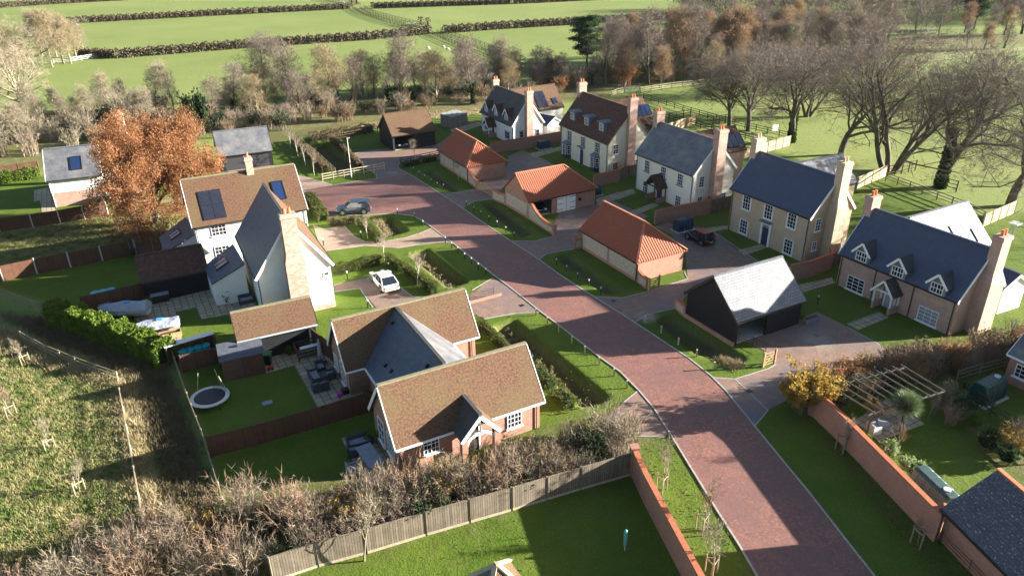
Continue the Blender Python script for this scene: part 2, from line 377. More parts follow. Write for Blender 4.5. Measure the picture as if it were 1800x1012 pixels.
    def window(s, face, px, py, w=1.1, h=1.4, cols=2, rows=4, fm=WHITE, sill=None, glass=GLASS, head=None, part='window', surround=None):
        p, n, t = s.wallpt(face, px, py); return window_at(s.root, p, n, t, w, h, cols, rows, fm, sill, glass, head, part, surround)
    def rooflight(s, px, py, w=.8, h=1.2, side='F', name='rooflight', mat=None, fm=None, bars=0, label=None):
        p, n, t, up = s.slopept(px, py, side); f = MB()
        for sg in (-1, 1):
            f.obox(p+t*sg*w/2+n*.05, t, up, n, .09, h+.09, .14); f.obox(p+up*sg*h/2+n*.05, t, up, n, w-.09, .09, .14)
        for i in range(bars): f.obox(p+t*(-w/2+w*(i+1)/(bars+1))+n*.05, t, up, n, .07, h-.09, .13)
        o = f.build(name, fm or BLACKM, s.root, label=label); MB().obox(p+n*.045, t, up, n, w-.09, h-.09, .07).build('pane', mat or SKYGL, o); return o
    def solar(s, px, py, cols, rows, pw=1.02, ph=1.65, side='F', name='solar_panel'):
        p, n, t, up = s.slopept(px, py, side)
        for i in range(cols):
            for j in range(rows):
                c = p+t*(i-(cols-1)/2)*(pw+.02)+up*(j-(rows-1)/2)*(ph+.02)+n*.06
                o = MB().obox(c, t, up, n, pw, ph, .05).build(name, BLACKM, s.root); MB().obox(c+n*.027, t, up, n, pw-.06, ph-.06, .01).build('cell_glass', SOLAR, o)
    def downpipe(s, a, b, out, mat=BLACKM):
        q = MB(); p = s.P(a, b, 0); o = V3(out)*.08; q.tube(p+o, s.P(a, b, s.ze-.12)+o, .045, n=6); q.build('downpipe', mat, s.root)
    def chimney(s, a, b, wa, wb, ztop, mat, pots=2, zb=0, shoulder=None, wa2=None, wb2=None, pz=.45, axis='b', potm=CLAY, a2=None):
        m = MB(); wa2 = wa2 or wa; wb2 = wb2 or wb; a2 = a if a2 is None else a2
        sh = shoulder or zb+.1
        def ring(a, wa, wb, z): return [s.P(a+i*wa/2, b+j*wb/2, z) for i, j in ((-1, -1), (1, -1), (1, 1), (-1, 1))]
        rs = [ring(a, wa, wb, zb)]
        if shoulder: rs += [ring(a, wa, wb, sh), ring(a2, wa2, wb2, sh+.9)]
        rs += [ring(a2, wa2, wb2, ztop-.42), ring(a2, wa2+.14, wb2+.14, ztop-.36), ring(a2, wa2+.14, wb2+.14, ztop-.12), ring(a2, wa2+.04, wb2+.04, ztop-.1), ring(a2, wa2+.04, wb2+.04, ztop)]
        o = m.loft(rs).build('chimney', mat, s.root)
        for i in range(pots):
            k = (i-(pots-1)/2)*.42; p = s.P(a2+(k if axis == 'a' else 0), b+(k if axis == 'b' else 0), ztop)
            q = MB(); q.tube(p, p+[0, 0, pz], .15, .12, 8); q.tube(p+[0, 0, pz], p+[0, 0, pz+.05], .15, .15, 8); q.build('chimney_pot', potm, o)
        return o
    def dormer(s, px, py, w=1.5, hz=.75, pm=WHITE, rm=None, cheek=LEAD, flat=False, zf=None, win=(1.0, .85), pitch=50, fw=WHITE, cols=4, rows=2, glass=GLASS):
        rm = rm or TILED; p, n, t, up = s.slopept(px, py); a, b = s.loc(p); z0 = p[2]; fr = s.V*-1.
        zc = z0+hz; m = MB(); te = math.tan(math.radians(pitch)); za = zc+(w/2*te if not flat else .0)
        def bz(z): return (z-s.ze)/s.tan
        bc = bz(zc); ba = bz(za)
        c = lambda aa, bb, z: s.P(aa, bb, z)
        l, r = a-w/2, a+w/2
        ft = [c(l, b, z0-.15), c(r, b, z0-.15), c(r, b, zc)]+([c(a, b, za)] if not flat else [])+[c(l, b, zc)]
        m.face(ft); m.face([c(r, b, z0-.15), c(r, bc+.1, zc), c(r, b, zc)]); m.face([c(l, b, z0-.15), c(l, b, zc), c(l, bc+.1, zc)])
        m.face([c(l, b, zc), c(r, b, zc), c(r, bc+.1, zc), c(l, bc+.1, zc)])
        o = m.build('dormer', cheek, s.root); k = MB(); ov = .22
        if flat:
            zt = zc+.28
            for z0_, e0, z1_, e1 in ((zc, ov, zc+.1, ov), (zc+.1, ov, zt, -.35)):
                pass
            rings = []
            for z, e in ((zc-.02, ov), (zc+.1, ov), (zt, -.3)):
                rings.append([c(l-e, b-e, z), c(r+e, b-e, z), c(r+e, bz(z)+.3, z), c(l-e, bz(z)+.3, z)])
            k.loft(rings); k.build('dormer_roof', rm, o)
        else:
            ze_ = zc-ov*te
            for sg, e in ((-1, l-ov), (1, r+ov)):
                A0 = c(e, b-ov, ze_); A1 = c(a, b-ov, za); B1 = c(a, ba+.12, za); B0 = c(e, bz(ze_)+.05, ze_)
                up_ = np.array([0, 0, .09]); f = [A0, A1, B1, B0] if sg < 0 else [A0, B0, B1, A1]
                k.face([x+up_ for x in f][::1]); k.face(f[::-1]); k.face([A0, A0+up_, A1+up_, A1]); k.face([A0, B0, B0+up_, A0+up_])
            k.build('dormer_roof', rm, o)
            g = MB()
            for e in (l-ov, r+ov): g.bar(c(e, b-ov-.03, ze_-.02), c(a, b-ov-.03, za-.02), .05, .2)
            g.build('barge_board', pm, o)
        q = c(a, b-.02, z0+hz*.5+(.0 if flat else .05)); f = MB(); P_ = MB()
        win_mesh(f, P_, q, fr, s.U, win[0], win[1], cols, rows); f.build('window_frame', fw, o); P_.build('window_pane', glass, o)
        return o
SKYGL = plain('roof_window_glass', (.03, .06, .16), .08, 1.)
def win_mesh(f, g, p, n, t, w, h, cols, rows, fr=.058, bar=.028):
    z = np.array([0, 0, 1.]); n = V3(n)
    for sg in (-1, 1):
        f.obox(p+t*sg*(w/2-fr/2)+n*.03, t, n, z, fr, .1, h); f.obox(p+z*sg*(h/2-fr/2)+n*.03, t, n, z, w-2*fr, .1, fr)
    for i in range(1, cols): f.obox(p+t*(-w/2+w*i/cols)+n*.045, t, n, z, bar*(1.8 if i*2 == cols and cols > 2 else 1), .05, h-2*fr)
    for j in range(1, rows): f.obox(p+z*(-h/2+h*j/rows)+n*.043, t, n, z, w-2*fr, .05, bar*(1.8 if j*2 == rows else 1))
    g.obox(p+n*.015, t, n, z, w-2*fr, .03, h-2*fr)
def window_at(root, p, n, t, w, h, cols=2, rows=4, fm=WHITE, sill=None, glass=GLASS, head=None, part='window', surround=None):
    f = MB(); g = MB(); z = np.array([0, 0, 1.]); win_mesh(f, g, p, n, t, w, h, cols, rows); o = f.build(part, fm, root); g.build('pane', glass, o)
    MB().obox(p-z*(h/2+.04)+n*.07, t, n, z, w+.2, .2, .09).build('sill', sill or fm, o)
    if head: MB().obox(p+z*(h/2+.09)+n*.06, t, n, z, w+.25, .16, .14).build('lintel', head, o)
    if surround: 
        q = MB()
        for sg in (-1, 1): q.obox(p+t*sg*(w/2+.05)+n*.02, t, n, z, .1, .07, h+.02)
        q.build('surround', surround, o)
    return o
def door_at(root, p, n, t, w=.95, h=2.05, col=BLUEPAINT, frame=WHITE, canopy=None, fw=.1, fan=True):
    z = np.array([0, 0, 1.]); p = np.array([p[0], p[1], 0.]); d = MB(); c = p+z*h/2
    d.obox(c+n*.03, t, n, z, w, .06, h)
    for i in (-1, 1):
        for j, hh in ((-.52, .6), (.3, .75)): d.obox(c+t*i*w*.22+z*j+n*.065, t, n, z, w*.3, .02, hh)
    o = d.build('door', col, root); MB().obox(c+t*w*.4+n*.09, t, n, z, .05, .06, .14).build('handle', BLACKM, o)
    H2 = h+.35 if fan else h
    f = MB()
    for i in (-1, 1): f.obox(p+z*H2/2+t*i*(w/2+fw/2)+n*.06, t, n, z, fw, .14, H2)
    f.obox(p+z*(H2+fw/2)+n*.06, t, n, z, w+2*fw, .14, fw); f.build('door_frame', frame, o)
    if fan: MB().obox(p+z*(h+.18)+n*.03, t, n, z, w, .05, .33).build('fanlight', LGLASS, o)
    if canopy:
        MB().obox(p+z*(H2+fw+.1)+n*.25, t, n, z, w+.6, .55, .12).build('canopy', canopy, o)
    return o
def porch(root, p, n, t, w=2.2, d=1.1, h=2.1, pitch=50, rm=TILED, post=DARKOAK, side=None, barge=WHITE, base=BRICK, ov=.2, door=None, lean=False):
    """gabled porch sticking out of a wall at ground point p"""
    z = np.array([0, 0, 1.]); p = np.array([p[0], p[1], 0.]); te = math.tan(math.radians(pitch)); za = h+w/2*te
    k = MB(); zz = h-ov*te; A1 = p+n*(d+ov)+z*za; B1 = p-n*.05+z*za
    for sg in (-1, 1):
        e = t*sg*(w/2+ov); A0 = p+e+n*(d+ov)+z*zz; B0 = p+e-n*.05+z*zz; up_ = z*.1
        f = [A0, A1, B1, B0]; 
        if np.cross(A1-A0, B0-A0)[2] < 0: f = f[::-1]
        k.face([x+up_ for x in f]); k.face(f[::-1]); k.face([A0, A0+up_, A1+up_, A1]); k.face([A0, B0, B0+up_, A0+up_])
    o = k.build('porch', rm, root); g = MB()
    for sg in (-1, 1): g.bar(p+t*sg*(w/2+ov)+n*(d+ov+.03)+z*(zz), A1+n*.03, .05, .2)
    g.build('barge_board', barge, o)
    for sg in (-1, 1):
        for dd in (d-.06, .12): MB().bar(p+t*sg*(w/2-.06)+n*dd+z*.7, p+t*sg*(w/2-.06)+n*dd+z*h, .12).build('post', post, o)
        MB().obox(p+t*sg*(w/2-.1)+n*d/2+z*.35, t, n, z, .22, d, .7).build('dwarf_wall', base, o)
        MB().bar(p+t*sg*(w/2-.06)+n*.05+z*h, p+t*sg*(w/2-.06)+n*d+z*h, .12).build('beam', post, o)
    MB().bar(p+t*w/2+n*(d-.06)+z*h, p-t*w/2+n*(d-.06)+z*h, .12, .14).build('tie_beam', post, o)
    return o
def box_part(root, name, P0, U, V, sa, sb, z0, z1, mat):
    return MB().obox(V3(P0)*[1, 1, 0]+[0, 0, (z0+z1)/2], U, V, (0, 0, 1), sa, sb, z1-z0).build(name, mat, root)
# ---------------------------------------------------------------- ground
def pxpoly(pts, z=0.): return [tuple(W2(x, y, z)) for x, y in pts]
def inpoly(X, Y, P):
    c = np.zeros(X.shape, bool); n = len(P)
    for i in range(n):
        x0, y0 = P[i]; x1, y1 = P[(i+1) % n]
        if y0 == y1: continue
        k = ((y0 > Y) != (y1 > Y)) & (X < (x1-x0)*(Y-y0)/(y1-y0)+x0); c ^= k
    return c
def sdist(X, Y, P):
    d = np.full(X.shape, 1e9); n = len(P)
    for i in range(n):
        x0, y0 = P[i]; x1, y1 = P[(i+1) % n]; dx, dy = x1-x0, y1-y0
        t = np.clip(((X-x0)*dx+(Y-y0)*dy)/(dx*dx+dy*dy+1e-12), 0, 1); d = np.minimum(d, np.hypot(X-x0-t*dx, Y-y0-t*dy))
    return np.where(inpoly(X, Y, P), -d, d)
SWALES = [([(748, 302), (760, 299), (808, 332), (795, 336)], .35), ([(850, 357), (868, 358), (937, 408), (918, 416)], .4),
          ([(981, 453), (999, 448), (1085, 512), (1068, 515)], .4), ([(1158, 563), (1178, 556), (1306, 629), (1287, 643), (1222, 617)], .45),
          ([(660, 386), (688, 382), (713, 406), (683, 414)], .7), ([(723, 447), (747, 439), (817, 495), (791, 503)], .8),
          ([(873, 573), (902, 565), (1063, 699), (1028, 712)], .9),
          ([(540, 262), (570, 250), (640, 300), (585, 303)], .7)]
DITCH = [(-150, 470), (0, 545), (92, 560), (200, 600), (290, 640), (325, 720), (355, 800), (385, 900), (300, 900), (262, 800), (245, 690), (225, 650), (85, 598), (0, 560), (-150, 500)]
ESTATE = [(-500, 345), (60, 310), (370, 300), (440, 240), (600, 218), (700, 207), (800, 195), (1000, 200), (1150, 215), (1300, 250), (1390, 275), (1505, 325), (1558, 305), (1728, 388), (1800, 372), (2300, 380), (2600, 1500), (300, 1500), (395, 895), (355, 760), (305, 625), (92, 535), (-100, 480), (-500, 500)]
MEADOW = [(-600, 560), (0, 590), (82, 622), (209, 668), (226, 760), (255, 930), (262, 1000), (300, 1400), (-800, 1400)]
STRAWS = [[(-300, 540), (0, 570), (80, 603), (212, 650), (245, 662), (262, 800), (320, 930), (245, 940), (205, 760), (180, 690), (70, 648), (0, 625), (-300, 600)],
          [(540, 240), (610, 222), (700, 205), (790, 190), (860, 186), (860, 200), (790, 204), (700, 216), (640, 228), (560, 250)],
          [(655, 385), (668, 384), (690, 415), (680, 417)], [(718, 448), (729, 444), (795, 505), (787, 508)], [(866, 575), (880, 570), (1034, 713), (1022, 716)],
          [(1262, 632), (1272, 629), (1305, 640), (1290, 648)]]
SCRUB = [(-300, 150), (100, 150), (240, 220), (460, 180), (700, 160), (880, 145), (1100, 150), (1250, 150), (1240, 100), (1500, 90), (1800, 80), (1800, 60), (1500, 60), (1080, 60), (1000, 120), (700, 150), (460, 175), (300, 190), (300, 300), (440, 270), (560, 245), (700, 215), (860, 195), (1000, 185), (1070, 168)]
SCRUBS = [[(-500, 190), (60, 200), (200, 215), (330, 205), (460, 182), (700, 162), (880, 150), (1060, 150), (1080, 172), (860, 190), (700, 210), (560, 235), (440, 262), (370, 235), (300, 260), (60, 300), (-500, 335)],
          [(950, 125), (1060, 110), (1250, 90), (1400, 75), (1800, 55), (1800, 85), (1500, 100), (1260, 125), (1080, 160)],
          [(-100, 1030), (170, 925), (380, 885), (470, 855), (640, 830), (770, 815), (900, 770), (1080, 715), (1125, 700), (1168, 765), (1110, 834), (900, 896), (645, 971), (480, 1012), (470, 1200), (-300, 1400)],
          [(1395, 735), (1425, 690), (1560, 625), (1800, 575), (2100, 560), (2100, 690), (1765, 640), (1690, 670), (1560, 690), (1450, 720)],
          [(1640, 690), (1690, 700), (1800, 790), (1900, 860), (1800, 860), (1700, 760)]]
OAKFIELD = [(-400, 425), (0, 408), (190, 378), (330, 375), (300, 412), (231, 430), (0, 480), (-400, 560)]
LEAFS = [(180, 350), (330, 340), (350, 395), (330, 412), (200, 412)]
def build_ground():
    gx = np.concatenate([np.array([-600, -500, -380, -300, -230, -180, -140, -115, -95, -85.]), np.arange(-78, 96, .36), np.array([100, 110, 125, 145, 170, 210, 260, 320, 400, 500, 600.])])
    gy = np.concatenate([np.array([-60, -30, 0, 15, 22.]), np.arange(26, 150, .36), np.arange(152, 300, 4), np.array([310, 330, 360, 400, 450, 520, 600, 700.])])
    X, Y = np.meshgrid(gx, gy); Z = np.zeros(X.shape); Zn = np.zeros(X.shape)
    for P, dp in SWALES:
        d = sdist(X, Y, pxpoly(P)); Z -= dp*1.3*np.clip(-d/.4+.6, 0, 1)
    d = sdist(X, Y, pxpoly(DITCH)); Z -= 1.3*np.clip(-d/2.2, 0, 1)
    zone = np.zeros(X.shape+(4,)); zone[..., 3] = 1
    def soft(P, w=.5): return np.clip(.5-sdist(X, Y, pxpoly(P))/w, 0, 1)
    est = soft(ESTATE, 1.); me = soft(MEADOW, 1.); zone[..., 0] = est*(1-me)
    zone[..., 1] = np.maximum(zone[..., 1], me*.62)
    for P in STRAWS: zone[..., 1] = np.maximum(zone[..., 1], soft(P, .8))
    for i, P in enumerate(SCRUBS):
        q = soft(P, 3.); zone[..., 2] = np.maximum(zone[..., 2], q*.6); zone[..., 1] = np.maximum(zone[..., 1], q*.5)
    q = soft(OAKFIELD, 1); zone[..., 1] = np.maximum(zone[..., 1], q*.5); q = soft(DITCH, 2); zone[..., 2] = np.maximum(zone[..., 2], q*.75); zone[..., 1] = np.maximum(zone[..., 1]*(1-q), q*.35)
    q = soft(LEAFS, 4); zone[..., 1] = np.maximum(zone[..., 1], q*.7)
    for P, dp in SWALES: q = np.clip(.8-sdist(X, Y, pxpoly(P))/.6, 0, 1); zone[..., 2] = np.maximum(zone[..., 2], .8*q); zone[..., 1] = np.maximum(zone[..., 1], .45*np.clip(q*1.3, 0, 1))
    ny, nx = X.shape; vv = np.stack([X, Y, Z], -1).reshape(-1, 3); idx = np.arange(nx*ny).reshape(ny, nx)
    fs = np.stack([idx[:-1, :-1], idx[:-1, 1:], idx[1:, 1:], idx[1:, :-1]], -1).reshape(-1, 4)
    me_ = bpy.data.meshes.new('ground'); me_.vertices.add(len(vv)); me_.vertices.foreach_set('co', vv.ravel())
    me_.loops.add(fs.size); me_.loops.foreach_set('vertex_index', fs.ravel()); me_.polygons.add(len(fs))
    me_.polygons.foreach_set('loop_start', np.arange(len(fs))*4); me_.update(calc_edges=True)
    me_.polygons.foreach_set('use_smooth', [True]*len(fs))
    at = me_.color_attributes.new('zone', 'FLOAT_COLOR', 'POINT'); at.data.foreach_set('color', zone.reshape(-1))
    m, nt, b = _base('grass_ground', .9, .15); v = _co(nt, 'Object')
    za = nt.nodes.new('ShaderNodeAttribute'); za.attribute_name = 'zone'; sp = nt.nodes.new('ShaderNodeSeparateColor'); nt.links.new(za.outputs['Color'], sp.inputs[0])
    def mt(op, a, bb=None):
        n = nt.nodes.new('ShaderNodeMath'); n.operation = op
        for i, q in enumerate((a, bb)):
            if q is None: continue
            if hasattr(q, 'links'): nt.links.new(q, n.inputs[i])
            else: n.inputs[i].default_value = q
        return n.outputs[0]
    n1 = _noise(nt, v, .05, 5); n2 = _noise(nt, v, .9, 6, .7); n3 = _noise(nt, v, 6, 5, .7); n4 = _noise(nt, v, .25, 5, .6)
    field = _mix(nt, _ramp(nt, _noise(nt, v, .022, 6, .65), .38, .62), (.115, .172, .035), (.20, .235, .065)); field = _mix(nt, _ramp(nt, n2, .5, .8), field, (.11, .18, .045)); field = _mix(nt, _ramp(nt, n3, .35, .7), field, (.205, .24, .08))
    lawn = _mix(nt, _ramp(nt, n4, .35, .65), (.078, .13, .010), (.122, .17, .018)); lawn = _mix(nt, mt('MULTIPLY', _ramp(nt, n3, .4, .65), .6), lawn, (.035, .075, .010)); lawn = _mix(nt, mt('MULTIPLY', _ramp(nt, n2, .55, .75), .5), lawn, (.13, .17, .04))
    lawn = _mix(nt, mt('MULTIPLY', _ramp(nt, _noise(nt, v, .55, 6, .75), .48, .7), .5), lawn, (.115, .125, .035)); lawn = _mix(nt, mt('MULTIPLY', _ramp(nt, _noise(nt, v, 14, 3, .7), .5, .7), .45), lawn, (.03, .06, .008))
    base = _mix(nt, sp.outputs[0], field, lawn)
    st = mt('MULTIPLY', _ramp(nt, mt('ADD', mt('MULTIPLY', n2, .8), mt('MULTIPLY', sp.outputs[1], .55)), .5, .85), _ramp(nt, sp.outputs[1], .05, .3))
    straw = _mix(nt, _ramp(nt, n3, .3, .7), (.15, .14, .055), (.36, .29, .15)); base = _mix(nt, st, base, straw)
    soil = _mix(nt, _ramp(nt, n3, .3, .7), (.02, .018, .01), (.07, .055, .028)); base = _mix(nt, mt('MULTIPLY', sp.outputs[2], _ramp(nt, n2, .2, .6)), base, soil)
    nt.links.new(base, b.inputs['Base Color'])
    fr = _ramp(nt, _noise(nt, v, .35, 7, .75), .56, .70); base = _mix(nt, mt('MULTIPLY', mt('MULTIPLY', fr, sp.outputs[0]), mt('MULTIPLY', n3, .55)), base, (.24, .30, .26))
    tus = _ramp(nt, _noise(nt, v, 1.7, 5, .75), .5, .68); inv = mt('SUBTRACT', 1., sp.outputs[0]); base = _mix(nt, mt('MULTIPLY', mt('MULTIPLY', tus, inv), .45), base, (.09, .14, .03)); base = _mix(nt, mt('MULTIPLY', mt('MULTIPLY', _ramp(nt, _noise(nt, v, .12, 5, .7), .5, .7), inv), .5), base, (.24, .24, .10))
    hgt = mt('ADD', mt('MULTIPLY', n3, .5), n2); _bump(nt, b, hgt, .6, .2)
    me_.materials.append(m); o = bpy.data.objects.new('ground', me_); COL.objects.link(o); o['kind'] = 'structure'; return o
build_ground()
# ---------------------------------------------------------------- paving
def sheet(name, pts, mat, z, kerb=None, px=True):
    P = pxpoly(pts) if px else pts; m = MB(); m.poly(P, -.05, z); o = m.build(name, mat); o['kind'] = 'structure'; return o
ROADL = [(532, 334), (552, 353), (575, 379), (640, 379), (690, 375.5), (725, 379), (745, 389), (760, 400.5), (800, 430.5), (862, 479), (900, 508), (950, 548), (985, 573.5), (1055, 628.5), (1090, 653.5), (1122.5, 686), (1150, 718.5), (1176, 759), (1212.5, 819), (1260, 896.5), (1300, 959), (1331, 1012), (1400, 1135)]
ROADR = [(718.7, 305.5), (762.5, 333), (812.5, 365.5), (862.5, 400.5), (900, 425), (950, 458), (987, 485), (1019, 506), (1075, 541), (1117.5, 568), (1175, 606), (1212.5, 631), (1250, 661), (1275, 686), (1312, 731), (1350, 778), (1425, 869), (1487, 949), (1537, 1012), (1630, 1130)]
ROADT = [(532, 334), (586, 325.5), (625, 319), (662, 314), (718.7, 305.5)]
sheet('road', ROADL+ROADR[::-1]+ROADT[1:-1][::-1], ROAD, .03)
sheet('barn_driveway', [(380, 296), (420, 292), (480, 291), (500, 300), (527, 309), (546, 313), (568, 319), (586, 325.5), (532, 334), (510, 330), (440, 312)], DRIVEP, .02)
sheet('north_driveway', [(662.5, 314), (661, 306), (645, 297), (628, 285), (617, 271), (640, 266), (690, 259), (700, 266), (768, 254), (790, 240), (830, 250), (800, 270), (770, 281), (705, 286), (699, 291), (702, 297), (712, 302), (718.7, 305.5)], DRIVE, .022)
sheet('mews_driveway', [(775, 341), (810, 338), (835, 333), (838, 326), (893, 290), (893, 275), (918, 264), (962, 283), (982, 297), (985, 310), (900, 322), (866, 345), (866, 350), (835, 353.5), (812.5, 365.5)], DRIVE, .02)
sheet('flint_court_driveway', [(900, 424), (940, 424), (977, 414), (976, 385), (985, 372), (1050, 358), (1075, 352), (1140, 380), (1100, 400), (1020, 420), (1011, 437), (962, 445.5), (948, 455)], DRIVE, .02)
sheet('garage_court_driveway', [(1040, 521), (1095, 523.5), (1136, 513), (1209, 490), (1204, 440), (1180, 412), (1150, 398), (1175, 390), (1250, 404), (1297, 440), (1337, 463), (1300, 480), (1220, 500), (1190, 541), (1137, 553), (1115, 567)], DRIVE, .02)
sheet('barn_court_driveway', [(1249, 663), (1292, 666), (1350, 648), (1365, 640), (1345, 618), (1295, 592), (1300, 575), (1405, 560), (1437, 548), (1490, 575), (1545, 605), (1580, 625), (1545, 645), (1500, 655), (1440, 680), (1390, 700), (1347, 722), (1325, 750)], DRIVE, .02)
sheet('white_house_driveway', [(760, 400.5), (737, 410.5), (712, 418), (675, 424), (642, 425.5), (622, 415), (605, 397), (570, 403), (550, 395), (560, 425), (572, 441), (640, 432), (700, 436), (730, 431), (787, 426), (800, 430)], DRIVEP, .02)
sheet('white_car_driveway', [(587, 500), (645, 489), (672, 486), (700, 503), (725, 521), (745, 524), (800, 525), (835, 513), (853, 496), (866, 489), (900, 508), (948, 549), (905, 551), (870, 557), (850, 561), (835, 552), (720, 575), (665, 545), (633, 507), (600, 511), (588, 513)], DRIVE, .02)
sheet('hedge_side_driveway', [(1122, 686), (1176, 759), (1168, 768), (1090, 765), (1060, 735), (1095, 708)], DRIVE, .02)
# frosty pale patches and slab paths
sheet('white_house_patio', [(303, 525), (371, 508), (386, 529), (447, 528), (452, 546), (402.6, 553), (352.8, 561), (344.5, 540.4), (308.5, 548.7), (319.6, 587.5), (317, 606), (283.6, 600), (236, 560), (240, 537)], SLAB, .03)
sheet('bungalow_patio', [(462, 631), (504, 620), (555, 618), (590, 633), (640, 690), (617.8, 697), (557.8, 715.5), (516.7, 642), (467.8, 656)], SLAB, .03)
sheet('lower_patio', [(600, 770), (655, 758), (700, 830), (720, 855), (640, 850)], SLAB, .03)
sheet('side_path', [(398, 604), (412, 601), (425, 628), (405, 632)], SLAB, .03)
for nm, P in (('buff_house_path', [(1297, 440), (1345, 428), (1352, 434), (1308, 449)]), ('ivory_house_path', [(1108, 372), (1148, 357), (1158, 361), (1118, 378)]), ('ivory_house_side_path', [(1045, 350), (1112, 332), (1118, 340), (1052, 361)]),
              ('brick_house_path', [(1488, 569), (1545, 548), (1562, 558), (1508, 580)]), ('brick_house_side_path', [(1400, 502), (1462, 488), (1468, 497), (1410, 514)]), ('buff_house_side_path', [(1240, 401), (1280, 396), (1284, 402), (1250, 408)]),
              ('white_cottage_path', [(790, 228), (843, 215), (848, 220), (800, 236)]), ('cream_house_path', [(930, 270), (985, 258), (990, 263), (940, 277)]), ('oak_house_path', [(60, 335), (84, 330), (98, 371), (74, 375), (70, 352), (60, 355)]), ('pergola_paving', [(1500, 740), (1560, 700), (1625, 745), (1545, 775)])):
    sheet(nm, P, SLAB, .028)
def kerb(name, pts, w=.12, h=.10, z0=-.05, mat=KERB):
    m = MB()
    P = [V3(W(*p)) for p in pts]
    for i in range(len(P)-1):
        d = P[i+1]-P[i]; n = np.array([-d[1], d[0], 0])/np.linalg.norm(d)*w/2; e = d/np.linalg.norm(d)*.03
        m.obox((P[i]+P[i+1])/2+[0, 0, (z0+h*.6)/2], d, n, (0, 0, 1), np.linalg.norm(d)+.05, w, h*.6-z0+.001*i)
    o = m.build(name, mat); o['kind'] = 'structure'; return o
kerb('kerb', ROADL[:3]); kerb('kerb', ROADL[2:]); kerb('kerb', ROADR); kerb('kerb', ROADT, .1, .06)
for P in ([(1249, 663), (1292, 666), (1350, 648), (1364, 640)], [(1325, 750), (1350, 721)], [(1292, 666), (1350, 721)], [(1040, 521), (1095, 523.5), (1136, 513), (1209, 490), (1203, 479)], [(1115, 567), (1137, 553), (1190, 541)], [(948, 455), (962, 445.5), (1011, 437)], [(900, 424), (940, 424), (977, 414)],
          [(812.5, 365.5), (835, 353.5), (866, 350)], [(775, 341), (810, 338), (835, 333)], [(718.7, 305.5), (712, 302), (702, 297), (699, 291), (705, 286), (770, 281)], [(662.5, 314), (661, 306), (645, 297), (628, 285), (617, 271), (640, 266), (690, 262)],
          [(760, 400.5), (737, 410.5), (712, 418), (675, 424), (642, 425.5), (622, 415), (605, 397), (570, 403)], [(572, 441), (640, 432), (700, 436), (730, 431), (787, 426), (800, 430)], [(645, 489), (672, 486), (700, 503), (725, 521), (745, 524)], [(866, 489), (853, 496), (830, 510)],
          [(850, 561), (870, 557), (905, 551), (948, 549)], [(588, 513), (600, 511), (633, 507), (655, 540)], [(1168, 768), (1090, 765)], [(480, 291), (527, 309), (586, 325.5)], [(1095, 708), (1122, 686)], [(1490, 575), (1545, 605)], [(1250, 404), (1337, 463)]):
    kerb('kerb', P, .1, .05)
# ---------------------------------------------------------------- the five houses along the far side
def std_house(name, label, A, B, C, ze, ridge, wallm, roofm, ridgem=None, **k):
    h = Bld(None, A, B, C, ze=ze, ridge=ridge, name=name, label=label, cat='house')
    h.walls(wallm); h.roof(roofm, ridge=ridgem, **k); return h
def wing(main, Bp, rp, ze, pitch, ln, wallm, roofm, barge=None, back=None, **k):
    w = Bld(main.root, Bp, Bp, ze=ze, ridge=rp, rat='A', pitch=pitch, u=main.v, L=.01)
    w.a0 = w.a0-w.u*ln; w.L = ln; w.walls(wallm, name='wing_wall'); w.roof(roofm, name='wing_roof', barge=barge, bl=False, **k); return w
SKYGL.node_tree.nodes['Principled BSDF'].inputs['Base Color'].default_value = (.012, .028, .08, 1)
DGL = plain('grey_roof_glass', (.14, .14, .14), .3, .5)
# white cottage with three dormers
h = hA = std_house('white_cottage', 'white rendered cottage with three gabled dormers and a black roof, furthest of the row', (843.3, 196.5), (900.3, 222.3), (961.6, 216), 3.2, (871.8, 149.3), RENDERW, SLATEM, barge=WHITE)
for x, y in ((855, 197), (872, 204), (890, 212)): h.dormer(x, y, 1.5, 1.0, win=(1.0, .8))
for x, y, w in ((856, 221.5, 1.5), (892, 237.5, 1.6)): h.window('F', x, y, w, 1.1, 3, 2, fm=GREYPAINT, head=GREYPAINT)
p, n, t = h.wallpt('F', 868, 236); porch(h.root, p, n, t, 2.0, 1.5, 2.0, rm=TILED, post=WHITE, base=BRICK); door_at(h.root, p, n, t, .9, 1.95, DARKOAK, WHITE, fan=False)
h.chimney(h.L+.2, h.D/2, .8, 1.15, h.zr+1.1, BRICKP, 2); h.chimney(.35, h.D/2, .7, 1.1, h.zr+1.0, BRICKP, 2, zb=h.zr-1)
for x, y, w, hh in ((916.5, 236.5, .7, 1.), (944.7, 233, .7, 1.)): h.window('R', x, y, w, hh, 1, 2, fm=GREYPAINT, head=GREYPAINT)
for a in (h.L*.42, h.L-.35): h.downpipe(a, h.oe, -h.V)
w = wing(h, (991.9, 187.6), (981.2, 147.6), 3.4, 45, 9, RENDERW, TILE); w.solar(950, 175, 2, 2); w.rooflight(974.8, 177.5, .8, 1.1)
g = Bld(h.root, None, None, ze=2.6, a0=w.P(w.L-7.6, -3.6)[:2], u=-np.array(w.v), L=.1, D=1, zr=3) if False else None
p0 = W(961, 218.5, 2.5)[:2]; g = Bld(h.root, None, None, ze=2.5, a0=p0, u=h.v, L=4.6, D=3.2, zr=3.9); g.walls(RENDERW, name='side_wall')
